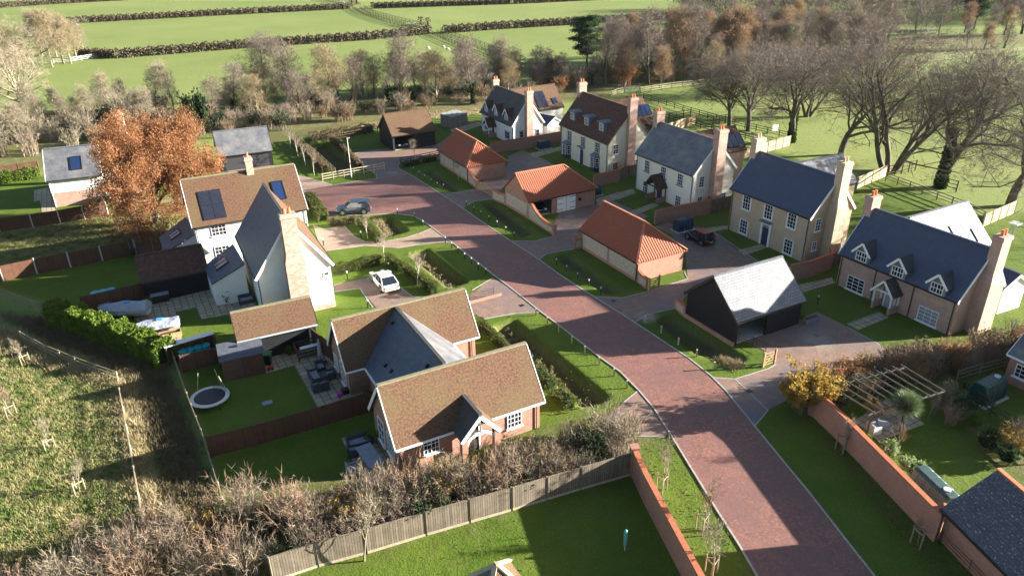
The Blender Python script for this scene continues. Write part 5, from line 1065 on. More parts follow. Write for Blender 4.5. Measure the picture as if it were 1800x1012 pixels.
back = [(1062, 152, 25, 'a', 'tall bare tree just right of the pine'), (1107, 140, 42, 'a', 'dark bare tree second right of the pine'), (1140, 148, 5, 'a', 'very tall bare tree in the middle of the wood edge'), (1182, 140, 10, 'o', 'bare tree with orange top in the wood edge'), (1225, 140, 0, 'a', 'ivy trunked tall bare tree in the wood edge'), (1262, 120, 15, 'o', 'orange leaved tree behind the paddock corner'), (1300, 118, 8, 'o', 'russet tree in the wood left of the grey crowns'), (1335, 110, 10, 'a', 'bare tree in the deep wood behind the russet one'), (1372, 105, 10, 'o', 'orange topped tree beyond the rounded grey crown'), (1405, 95, 15, 'a', 'thin bare tree beyond the rounded grey crown'), (1440, 100, 12, 'o', 'pale orange tree left of the bright beech'), (1492, 105, 20, 'b', 'bright orange beech in the far wood'), (1520, 100, 30, 'b', 'second bright orange beech in the far wood'),
        (1095, 150, 70, 'o', 'golden leaved small tree under the wood edge'), (1160, 155, 80, 'o', 'low golden tree between the dark trunks'), (1250, 145, 70, 'c', 'pale shrubby tree by the long pale rails'), (1560, 75, 5, 'a', 'bare tree in front of the far lit field'), (1610, 60, -10, 'a', 'tall far bare tree left of the dark pine tops'), (1650, 62, -5, 'a', 'far bare tree beside the dark pine tops'), (1695, 58, 2, 'o', 'golden tree at the top right edge'), (1740, 65, 5, 'a', 'far bare tree at the top right'), (1765, 62, 8, 'o', 'rusty tree near the top right corner'), (1795, 60, 0, 'a', 'bare tree in the top right corner'), (1700, 85, 35, 'a', 'round grey bare tree on the far rails'), (1730, 88, 38, 'o', 'round brown tree on the far rails'), (1765, 85, 40, 'a', 'small grey bare tree on the far rails'), (1480, 60, 0, 'a', 'far bare tree above the bright beech'), (1400, 55, -5, 'o', 'far russet tree at the top of the wood'), (1340, 50, -8, 'a', 'far bare tree top middle right'), (1280, 55, -5, 'a', 'far dark bare tree above the wood edge'), (1440, 50, -10, 'a', 'far grey tree at the top of the wood'), (1530, 50, -10, 'a', 'far grey tree right of the wood top'), (1745, 130, 100, 'b2', 'small ivy covered tree in the right paddock'), (1795, 145, 118, 'a', 'low grey tree at the right edge of the paddock'),
        (1040, 150, 95, 'a', 'low bare tree under the pine'), (985, 145, 100, 'a', 'slender young bare tree left of the pine'), (960, 150, 112, 'c', 'pale thicket tree left of the pine')]
for i, (x, y, t, k, lb) in enumerate(back):
    pr = {'a': TA[i % 3], 'o': TO[i % 2], 'b': TO[1], 'c': TC[1], 'b2': TA[1]}[k]; tree_to(pr, lb, x, y, t, 'mixed trees of the wood behind the paddock', name='woodland_tree', wide=1.3)
for i in range(34):
    x = 380+i*18.5+random.uniform(-6, 6); y = np.interp(x, [380, 560, 700, 900, 1010], [212, 188, 172, 158, 152])+random.uniform(-12, 8); pr = random.choice([TA[0], TC[0], TA[2], TC[1], TA[0]])
    tree_to(pr, f'{ordw(i)} small bare tree from the left within the scrub belt behind the houses', x, y, y-random.uniform(45, 85), 'small bare trees of the scrub belt', name='scrub_tree', wide=1.5)
for i in range(16):
    x = -10+i*19+random.uniform(-6, 6); y = np.interp(x, [0, 150, 300], [250, 238, 215])+random.uniform(-35, 10)
    tree_to(random.choice([TC[0], TW[0], TC[0]]), f'{ordw(i)} small pale tree from the left in the thicket beyond the cottage lawn', x, y, y-random.uniform(50, 95), 'small pale trees of the left thicket', name='scrub_tree', wide=1.4)
# dense far wood line at the top right, too far to count
rng = np.random.default_rng(77); C = []; T = []
for i in range(150):
    x = rng.uniform(1180, 1830); y = rng.uniform(14, 42)-(x-1180)*.0; p = W(x, y); hh_ = rng.uniform(8, 14); n = 420; q = rng.normal(size=(n, 3))*[2.4, 2.4, hh_*.22]+[p[0], p[1], hh_*.55]; T.append(twigs(rng, q, rng.normal(size=(n, 3))*.6+[0, 0, 1], rng.uniform(.8, 2.4, (n, 1)), .05))
me = tri_mesh('far_wood', np.concatenate(T), noisy('far_wood_twig', (.10, .085, .075), (.22, .16, .13), .05)); o = bpy.data.objects.new('far_wood', me); COL.objects.link(o); tag(o, 'hazy far wood along the top right of the fields', 'wood', kind='stuff')
# dark evergreens
place(BUD, 'conifer', 'dark columnar evergreen between the oak and the slate roofed garage', 'tree', 352, 238, 1.5, zs=hfrom(352, 238, 160)/3.0)
place(BUD, 'holly_bush', 'dark ivy mass above the brown roofed barn', 'shrub', 690, 185, 1.2); place(BUD, 'holly_bush', 'small dark evergreen pillar right of the ivy mass', 'shrub', 727, 186, .6, zs=1.3)
place(BUD, 'holly_bush', 'dark evergreen at the end of the avenue fences', 'shrub', 972, 140, 1.4, zs=1.7)
# hedgerow scrub along the far side
k = 0
for i in range(84):
    x = 215+i*9.3+random.uniform(-4, 4); y = np.interp(x, [215, 300, 440, 560, 700, 850, 1000], [250, 240, 228, 208, 190, 172, 165])+random.uniform(-26, 12)
    if 655 < x < 770 and y > 205: y = 190
    pr = random.choice([BUB[0], BUB[0], BUL[2], BUB[0], BUL[1], BUT, BUL[1], BUL[2]]); place(pr, 'scrub_bush', f'{ordw(k)} bush from the left in the wild scrub belt behind the houses', 'shrub', x, y, random.uniform(.7, 1.5), group='bushes of the far scrub belt'); k += 1
k = 0
for i in range(26):
    x = -20+i*12.5; y = np.interp(x, [0, 100, 200, 320], [265, 262, 240, 225])+random.uniform(-35, 12); pr = random.choice([BUB[0], BUB[2], BUB[2], BUL[1], BUL[2]])
    place(pr, 'scrub_bush', f'{ordw(k)} bush from the left in the pale thicket beyond the cottage lawn', 'shrub', x, y, random.uniform(1.1, 1.8), group='bushes of the left thicket'); k += 1
k = 0
for i in range(34):
    x = 985+i*16; y = np.interp(x, [985, 1080, 1250, 1500, 1560], [158, 152, 135, 118, 112])+random.uniform(-10, 5); pr = random.choice([BUB[0], BUL[0], BUL[1], BUO, BUL[2]])
    place(pr, 'scrub_bush', f'{ordw(k)} bush from the left under the wood behind the paddock rails', 'shrub', x, y, random.uniform(1.2, 1.9), group='bushes of the wood edge'); k += 1
# foreground bramble and shrub hedge
for x, y, s in ((690, 905, .75), (660, 915, .7), (905, 872, .45)): place(BUY, 'yellow_shrub', {690: 'yellow leaved shrub in the hedge below the bungalow window', 660: 'second yellow leaved shrub left of the first in the hedge', 905: 'small yellow leaved shrub by the bungalow porch'}[x], 'shrub', x, y, s, group='yellow shrubs in the foreground hedge')
k = 0
for i in range(52):
    x = 1065+i*9.7; y = random.uniform(96, 136) if x < 1540 else random.uniform(62, 92); tt = y-random.uniform(70, 110)
    tree_to(random.choice([TA[0], TA[1], TA[2], TA[0], TA[2], TO[0], TA[1], TC[0]]), f'{ordw(i)} tree from the left in the deep belt of the far wood', x, y, tt, 'trees of the deep wood belt', name='woodland_tree', wide=1.15)
FH = [(-40, 1120), (60, 1070), (170, 1020), (300, 970), (420, 925), (470, 930), (560, 920), (645, 905), (750, 890), (850, 865), (950, 830), (1040, 800), (1115, 770)]
def band(pts, off, t):
    L = np.cumsum([0]+[math.hypot(pts[i+1][0]-pts[i][0], pts[i+1][1]-pts[i][1]) for i in range(len(pts)-1)]); d = t*L[-1]; x = np.interp(d, L, [p[0] for p in pts]); y = np.interp(d, L, [p[1] for p in pts]); return x, y+off
for off, n, ww in ((38, 14, 1.), (14, 40, 1.), (-10, 36, 1.), (-36, 30, 1.)):
    for i in range(n):
        x, y = band(FH, off, (i+random.uniform(.2, .8))/n)
        if off == 38: x, y = 20+i*32+random.uniform(-8, 8), 1075-i*5+random.uniform(-10, 10)
        if off == -36 and (x > 1040 or x < 600): continue
        x += random.uniform(-6, 6); y += random.uniform(-6, 6)
        if x > 900: pr = random.choice([BUB[2], BUB[0], BUL[1], BUB[2], BUL[2]])
        elif x > 600: pr = random.choice([BUB[0], BUB[2], BUL[0], BUB[2], BUL[1], BUT, BUB[0]])
        else: pr = random.choice([BUB[1], BUB[0], BUB[0], BUT, BUL[2], BUL[1], BUB[2], BUL[0]])
        place(pr, 'hedge_bush', f'{ordw(i)} bush from the left in the {dict([(38, "bottom"), (14, "front"), (-10, "middle"), (-36, "back")])[off]} row of the wild foreground hedge', 'shrub', x, y, random.uniform(.5, 1.1)*(.62 if off == -36 else 1), group='bushes of the foreground wild hedge'); k += 1
for i, (x, y, s, lb) in enumerate(((640, 985, 1.35, 'pale many stemmed young tree in front of the grey board fence'), (540, 945, 1.0, 'spiky bare sapling rising from the hedge left of the pale tree'), (800, 880, .9, 'bare sapling in front of the bungalow porch'), (330, 960, .95, 'reddish bare sapling in the hedge at lower left'), (860, 860, .8, 'second bare sapling before the bungalow porch'), (445, 940, .85, 'arching bare sapling near the bottom of the left boundary fence'), (700, 905, .8, 'bare sapling below the bungalow corner window'))):
    place(TS[i % 3], 'young_tree', lb, 'tree', x, y, s*1.05, group='bare young trees in the wild hedge')
for i in range(22):
    x = 478+i*29; y = np.interp(x, [480, 645, 900, 1110], [1006, 958, 884, 822])-random.uniform(10, 17); place(random.choice([BUL[1], BUB[0], BUB[2], BUL[1], BUB[0]]), 'hedge_bush', f'{ordw(i)} bush from the left pressed against the back of the bottom board fence', 'shrub', x, y, random.uniform(.5, .75), group='bushes against the bottom board fence')
# right hedge by the barn court
k = 0
for i in range(36):
    x = 1450+i*11.5; base = np.interp(x, [1450, 1540, 1650, 1800, 1880], [702, 678, 652, 622, 605]); y = base+random.uniform(-16, 14) 
    pr = random.choice([BUB[1], BUB[1], BUB[0], BUL[2], BUO, BUL[1]]) if x > 1560 else random.choice([BUO, BUL[0], BUL[1], BUB[1]])
    place(pr, 'hedge_bush', f'{ordw(k)} bush from the left in the ruddy hedge below the pink brick house', 'shrub', x, y, random.uniform(.65, 1.05)*(.7 if x < 1550 else 1), group='bushes of the ruddy hedge on the right'); k += 1
for i in range(20):
    x = 1432+i*10; y = np.interp(x, [1430, 1560, 1640], [690, 652, 635])+random.uniform(-10, 10); place(random.choice([BUO, BUL[0], BUB[1], BUB[2], BUL[2], BUL[1]]), 'hedge_bush', f'{ordw(i)} bush from the left in the mixed golden thicket behind the pergola', 'shrub', x, y, random.uniform(.55, .85), group='bushes of the golden thicket behind the pergola')
for x, y, s, lb in ((1412, 722, 1.35, 'bright yellow leaved shrub at the end of the pergola wall'), (1440, 712, 1.1, 'golden orange shrub behind the wall pier'), (1395, 712, .8, 'lower yellow shrub by the drive edge')): place(BUY, 'yellow_shrub', lb, 'shrub', x, y, s, group='yellow shrubs by the pergola wall')
# pergola garden plants
for pr, nm, x, y, s, lb in ((BUG, 'round_shrub', 1706, 752, .8, 'clipped round bright green shrub in the pergola garden'), (BUV, 'variegated_shrub', 1562, 800, .75, 'pale variegated shrub just behind the coping of the right wall'), (BUV, 'variegated_shrub', 1605, 838, .85, 'larger pale variegated shrub beside the wall oil tank'), (BUV, 'variegated_shrub', 1590, 822, .6, 'small white flecked shrub between the two pale ones'),
                         (BUV, 'variegated_shrub', 1686, 702, .6, 'white flowered shrub by the garden fence'), (BUD, 'dark_shrub', 1730, 790, .5, 'low dark shrub in the far border'), (BUD, 'dark_shrub', 1685, 735, .5, 'dark shrub left of the round one'), (BUG, 'green_shrub', 1745, 770, .5, 'small green shrub right of the round one'), (BUL[0], 'garden_shrub', 1780, 795, .8, 'tawny twiggy shrub at the right edge'), (BUB[2], 'garden_shrub', 1795, 790, .8, 'pale bare shrub at the right edge'),
                         (BUD, 'dark_shrub', 1765, 815, .5, 'dark shrub at the far side of the garden border'), (BUL[1], 'garden_shrub', 1700, 725, .55, 'leafy shrub left behind the round green one'), (BUB[0], 'garden_shrub', 1668, 745, .6, 'brown twiggy shrub at the corner of the dark border'), (BUL[2], 'garden_shrub', 1650, 715, .8, 'brown leaved climber on the far leg of the pergola'), (BUG, 'green_shrub', 1518, 778, .55, 'green shrub at the wall end of the paving'), (BUL[0], 'garden_shrub', 1600, 672, .8, 'golden climber on the far beam of the pergola'), (BUB[2], 'garden_shrub', 1520, 700, .75, 'pale climber tangled in the middle of the pergola'), (BUL[1], 'garden_shrub', 1545, 690, .7, 'dark climber tangled behind the pergola slats'), (BUL[1], 'garden_shrub', 1480, 715, .6, 'dark climber at the left leg of the pergola'), (BUL[0], 'garden_shrub', 1530, 725, .5, 'tawny climber under the pergola')): place(pr, nm, lb, 'shrub', x, y, s)
def mop():
    rng = np.random.default_rng(4); n = 5200; d = rng.normal(size=(n, 3)); d /= np.linalg.norm(d, axis=1)[:, None]; P = np.array([0, 0, 2.0])+d*rng.uniform(.1, .62, (n, 1))*[1, 1, .85]; D = d+[0, 0, .35]
    return Proto([('trunk', MB().tube((0, 0, 0), (.05, 0, 1.6), .12, .08, 8).mesh('trunk', BARK, uv=False)), ('foliage', tri_mesh('foliage', twigs(rng, P, D, rng.uniform(.25, .6, (n, 1)), .014), noisy('willow_needle', (.16, .22, .10), (.28, .34, .2), 2)))])
WILL = mop()
place(WILL, 'feathery_tree', 'feathery grey green evergreen beside the pergola', 'tree', 1583, 757, 1.15)
for i, (x, y, s, lb) in enumerate(((1478, 790, .8, 'bare vase shaped sapling against the right brick wall, staked'), (1575, 800, .7, 'bare vase shaped sapling inside the pergola garden'), (1660, 715, .75, 'bare vase shaped sapling right of the pergola'), (1630, 735, .6, 'small bare sapling with dry leaves at the pergola end'), (1612, 955, .6, 'leaning bare sapling in the shaded verge by the right wall'))): place(TS[i % 3], 'young_tree', lb, 'tree', x, y, s, group='bare garden saplings by the pergola')
# staked saplings on the verges with frames
def stakes(x, y, label, s=1.):
    p = W(x, y); p[2] = 0; root = empty('tree_stakes', p, label, 'tree stakes', 'timber stake frames'); q = []
    for i in range(3):
        a = i*2.09+.4; e = p+[math.cos(a)*.38, math.sin(a)*.38, 0]; q.append(e); MB().tube(e, e+np.array([0, 0, 1.35*s]), .045, n=6).build('stake', DULLPOST, root)
    for i in range(3): MB().bar(q[i]+[0, 0, 1.1*s], q[(i+1) % 3]+[0, 0, 1.1*s], .03, .08).build('cross_rail', DULLPOST, root)
for i, (x, y, s, lb) in enumerate(((1163, 862, 1.1, 'furthest staked sapling on the sunny verge beside the road'), (1233, 933, 1.15, 'middle staked sapling on the sunny verge beside the road'), (1250, 1010, 1.35, 'nearest staked sapling on the sunny verge beside the road'))): place(TS[i], 'young_tree', lb, 'tree', x, y, s, group='staked saplings on the sunny verge'); stakes(x, y, f'timber frame round the {"furthest middle nearest".split()[i]} sapling on the sunny verge')
stakes(1478, 792, 'dark timber frame round the sapling at the right brick wall'); stakes(1612, 958, 'timber frame round the leaning sapling in the shaded verge')
for i, (x, y, lb) in enumerate(((45, 640, 'first staked sapling in the rough meadow, furthest'), (20, 730, 'broken stake pair sapling at the left of the meadow'), (88, 790, 'staked sapling in the middle of the meadow'), (140, 865, 'staked sapling with white guard in the lower meadow'), (148, 965, 'staked sapling at the bottom of the meadow'))): place(TS[i % 3], 'young_tree', lb, 'tree', x, y, .75, group='staked saplings in the rough meadow'); stakes(x, y, f'stake frame around the {ordw(i)} meadow sapling from the top', .8)
for i, (x, y) in enumerate(((511, 262), (524, 275), (537, 291), (553, 308))): place(TSB[1], 'birch_tree', f'{ordw(i)} white stemmed birch from the far end of the short row by the driveway', 'tree', x, y, 1.1, group='white stemmed birches in a row')
for x, y, s, lb in ((774, 418, .42, 'small bare birch between the two clipped hedges, by the single paved bay') if 0 else (647, 420, .4, 'small bare birch on the lawn beside the clipped hedge corner'), (676, 458, .42, 'small bare birch at the hedge junction above the white car'), (733, 502, .45, 'small bare birch right of the white car'), (731, 285, .45, 'slender pale young tree in front of the tiled barn'), (806, 315, .35, 'tiny bare tree against the brick end of the furthest garage')): place(TSB[0], 'birch_tree', lb, 'tree', x, y, s*2.3)
# clipped hedges
def hedge(name, label, pts, w, h, mat, dens=420, ls=.06, group=None, px=True, z=0, top=.12, core=None, cat='hedge'):
    P = [V3(W(*p)) if px else V3(p) for p in pts]; rng = np.random.default_rng(int(abs(P[0][0]*13+P[0][1]*7))); root = empty(name, (P[0]+P[-1])/2, label, cat, group); L = seglen(P); m = MB()
    for i in range(len(P)-1): m.obox((P[i]+P[i+1])/2+[0, 0, h*.45], P[i+1]-P[i], np.cross(P[i+1]-P[i], (0, 0, 1.)), (0, 0, 1), max(.2, L[i]-w*.9), w*.5, h*.7)
    m.build('branches', core or LEAFD, root, uv=False); n = int(sum(L)*dens*(w+2*h)/3); t = rng.random(n)*sum(L); cs = np.cumsum([0]+L); C = np.zeros((n, 3))
    for i in range(len(P)-1):
        k_ = (t >= cs[i]) & (t <= cs[i+1]); tt = ((t[k_]-cs[i])/L[i])[:, None]; d = (P[i+1]-P[i])/L[i]; nn = np.cross(d, (0, 0, 1.)); c = P[i]+(P[i+1]-P[i])*tt
        q = rng.random(k_.sum()); s = np.sign(rng.random(k_.sum())-.5); wob = 1+.12*np.sin(t[k_]*2.1)+.08*np.sin(t[k_]*5.3+1); hz = rng.random(k_.sum())*h; lat = np.where(q < .62, s*w/2*wob*rng.uniform(.8, 1.05, k_.sum()), (rng.random(k_.sum())*2-1)*w/2); zz = np.where(q < .62, hz, h*wob*rng.uniform(.93, 1.0+top, k_.sum())); C[k_] = c+nn*lat[:, None]+np.array([0, 0, 1.])*zz[:, None]
    o = bpy.data.objects.new('foliage', tri_mesh('foliage', leaves(rng, C-ORG[root.name], ls), mat, 4)); COL.objects.link(o); o.parent = root; return root
hedge('laurel_hedge', 'wide glossy laurel hedge with yellow tips beside the covered boats', [(100, 568), (150, 584), (200, 604), (250, 622), (300, 645)], 1.7, 2.0, LEAFG, 900, .085)
CH = 'clipped olive hedges round the front lawns'
hedge('clipped_hedge', 'clipped hedge across the lawn above the white car', [(585, 484), (630, 473), (672, 463)], 0.75, 1.05, LEAFH, 1300, .035, CH)
hedge('clipped_hedge', 'clipped hedge sloping down behind the bare birch right of the white car', [(680, 462), (710, 480), (745, 503), (768, 520)], 0.75, 1.05, LEAFH, 1300, .035, CH)
hedge('clipped_hedge', 'clipped hedge left of the small square swale', [(634, 395), (650, 410), (668, 428)], .7, 1.0, LEAFH, 1300, .035, CH)
hedge('clipped_hedge', 'low brown hedge just below the blue grey car', [(577, 397), (605, 397), (628, 393)], .8, .9, LEAFB, 600, .05, CH)
hedge('clipped_hedge', 'green leafy hedge at the end wall of the large white house', [(545, 352), (556, 370), (570, 390)], 1.4, 1.0, LEAFH, 600, .07, CH)
hedge('clipped_hedge', 'thin hedge with a wire fence right of the bungalow rear range', [(843, 575), (870, 600), (905, 635), (935, 665)], .6, .9, LEAFH, 1100, .035, CH)
hedge('clipped_hedge', 'rough tall grass hedge beside the long swale in front of the bungalow', [(935, 650), (975, 690), (1010, 725)], 1.2, .8, LEAFH, 300, .05, CH)
hedge('clipped_hedge', 'brown beech hedge along the far lawn left of the tiled barn', [(545, 250), (600, 240), (660, 232)], 1.0, 1.4, LEAFB, 350, .06, CH)
hedge('clipped_hedge', 'low hedge along the birch row fence', [(520, 252), (545, 275), (575, 305)], 1.0, 1.1, LEAFB, 400, .05, CH)
hedge('clipped_hedge', 'clipped hedge on the far side of the shaded dip', [(583, 250), (612, 275), (635, 300)], .8, 1.1, LEAFB, 400, .05, CH)
hedge('clipped_hedge', 'dark laurel hedge on the left beyond the cottage lawn', [(0, 322), (40, 316), (72, 311)], 1.2, 1.4, LEAFG, 400, .08, CH)
hedge('clipped_hedge', 'low hedge by the verge of the furthest garage', [(706, 296), (740, 288), (770, 282)], .7, .8, LEAFH, 400, .05, CH)
FHG = 'dark bare hedges dividing the far fields'
FM = noisy('field_hedge_twig', (.085, .065, .045), (.15, .115, .08), .6)
for lb, pts in (('long field hedge nearest the houses, left of the avenue', [(135, 101), (205, 102.5), (450, 83), (650, 70), (758, 59.5)]), ('near field hedge right of the avenue', [(779, 59), (830, 55), (900, 50), (1037, 42), (1250, 31)]), ('middle field hedge left of the avenue', [(120, 43), (150, 40), (450, 24), (616, 16)]), ('middle field hedge right of the avenue', [(652, 15.5), (900, 7.5), (1037, 1), (1100, -2)]), ('dark hedge along the top left edge of the far field', [(-20, 16), (27, 12), (120, 6), (217, 1), (260, -1)])):
    hedge('field_hedge', lb, pts, 2.0, 2.1, FM, 60, .16, FHG)
for i, (x, y) in enumerate(((619, 10), (627, 8), (740, 45), (752, 47))): hedge('field_hedge', f'{ordw(i)} clipped block of hedge from the left at the avenue gaps', [(x-3, y), (x+3, y-.5)], 2, 2.3, FM, 60, .16, 'short hedge blocks at the avenue gaps')
for x, y, w_, lb in ((530, 8, 0, ''),): pass
# tussocks
rng = np.random.default_rng(5)
def scatter(name, label, polys, n, h, w, mat, nb=7):
    T = []
    for P in polys:
        Q = np.array(pxpoly(P)); lo, hi = Q.min(0), Q.max(0); lo = np.maximum(lo, [-75, 26]); hi = np.minimum(hi, [80, 170]); k = rng.random((n*3, 2))*(hi-lo)+lo; k = k[inpoly(k[:, 0], k[:, 1], [tuple(q) for q in Q])][:n]
        k += rng.normal(size=k.shape)*.25; B = np.repeat(np.concatenate([k, np.zeros((len(k), 1))], 1), nb, 0); B[:, :2] += rng.normal(size=(len(B), 2))*.10; T.append(twigs(rng, B, rng.normal(size=(len(B), 3))*.45+[0, 0, 1], rng.uniform(.5, 1.2, (len(B), 1))*h, w))
    o = bpy.data.objects.new(name, tri_mesh(name, np.concatenate(T), mat)); COL.objects.link(o); tag(o, label, 'grass', kind='stuff')
scatter('meadow_grass', 'tussocky rough grass of the meadow at lower left', [[(-100, 590), (0, 595), (82, 625), (205, 672), (222, 765), (250, 935), (262, 1030), (200, 1100), (-100, 1160)]], 14000, .32, .02, TUFTG)
scatter('dry_grass', 'dry straw coloured grass along fences and swales', [[(-40, 560), (0, 572), (80, 605), (212, 652), (245, 662), (262, 800), (300, 930), (250, 940), (212, 765), (195, 680), (70, 645), (-40, 610)]], 6000, .6, .02, STRAW)
scatter('swale_reeds', 'dead reeds and straw along the swale banks', [[(540, 240), (610, 222), (700, 208), (790, 194), (860, 190), (860, 200), (700, 218), (560, 250)]], 900, .45, .018, STRAW)
scatter('swale_straw', 'straw coloured dead grass on the banks of the roadside swales', STRAWS[2:], 260, .3, .015, STRAW)
scatter('ditch_weeds', 'dark tangled weeds in the shaded ditch', [[(0, 552), (92, 565), (290, 645), (350, 800), (370, 890), (300, 900), (245, 690), (225, 655), (85, 600)]], 7000, .55, .02, noisy('ditch_weed', (.09, .08, .04), (.17, .13, .08), .8))
scatter('oak_meadow_grass', 'long grass under the oak', [[(0, 412), (190, 382), (330, 378), (300, 412), (231, 428), (0, 470)]], 5000, .3, .02, TUFTG)
# ---------------------------------------------------------------- things
UPV = np.array([0, 0, 1.])
# bollard lights
BL = {'post': MB().tube((0, 0, 0), (0, 0, .62), .055, n=8).mesh('post', BLACKM, uv=False), 'lamp_head': MB().tube((0, 0, .62), (0, 0, .74), .05, n=8).tube((0, 0, .74), (0, 0, .78), .075, n=8).mesh('lamp_head', plain('bollard_lens', (.6, .6, .55), .3), uv=False)}
BLW = {'post': MB().obox((0, 0, .3), (1, 0, 0), (0, 1, 0), UPV, .11, .11, .6).mesh('post', POSTW, uv=False), 'lamp_head': MB().obox((0, 0, .66), (1, 0, 0), (0, 1, 0), UPV, .13, .13, .12).mesh('lamp_head', BARKP, uv=False)}
def bollard(x, y, label, group, kit=BL, s=1.):
    p = W(x, y); p[2] = 0; r = empty('bollard_light', p, label, 'bollard', group); r.scale = (s, s, s)
    for n_, me in kit.items(): o = bpy.data.objects.new(n_, me); COL.objects.link(o); o.parent = r
for grp, kit, pts in (('beside the furthest garage', BL, [(727, 303), (737, 310), (747, 316.5), (758, 323.5), (769, 330), (780, 333)]), ('beside the garage with the white door', BL, [(820, 363), (833, 373), (846, 381), (860, 389.5), (874, 398.5), (889, 409), (904, 419)]), ('beside the nearest pantiled garage', BL, [(978, 466), (996, 478), (1015, 491.5), (1035, 503), (1056, 517)]),
                      ('beside the black cart barn', BLW, [(1134, 567), (1162, 585), (1192, 606), (1224, 627), (1255, 649)]), ('in front of the bungalow', BLW, [(942, 554), (962, 570), (982, 583), (1005, 603), (1028, 621), (1053, 641), (1079, 661), (1102, 682)]), ('with the middle left swale', BL, [(783, 427), (794, 437), (805, 445), (817, 456), (829, 464), (841, 474), (854, 483)]),
                      ('round the small square swale', BL, [(699, 377), (729, 384), (744, 398)])):
    for i, (x, y) in enumerate(pts): bollard(x, y, f'{ordw(i)} bollard light from the far end, {grp}', f'bollard lights {grp}', kit, 1.0)
for x, y, lb in ((635, 419, 'bollard light on the lawn by the small paved bay'), (569, 432, 'bollard light at the white house gable lawn corner'), (611, 490.5, 'bollard light left of the white car'), (684, 475.5, 'bollard light just above the white car'), (647, 541, 'white topped bollard light on the lawn by the garage drive'), (1437, 534, 'bollard light on the shaded lawn of the pink brick house')): bollard(x, y, lb, 'garden bollard lights', BL, 1.15)
# street lamp
p = W(618, 313); p[2] = 0; r = empty('street_lamp', p, 'tall white street lamp post behind the timber fence', 'street lamp')
o = MB().tube(p, p+UPV*1.2, .09, .08, 8).tube(p+UPV*1.2, p+UPV*5.8, .055, .045, 8).build('pole', PALE, r, uv=False); MB().tube(p+UPV*2.0, p+UPV*2.3, .075, n=8).build('sign_band', LEAFY, o, uv=False); MB().bar(p+UPV*5.8+[-.1, 0, 0], p+UPV*5.85+[.35, .1, 0], .2, .1).build('lamp_head', PALE, r, uv=False)
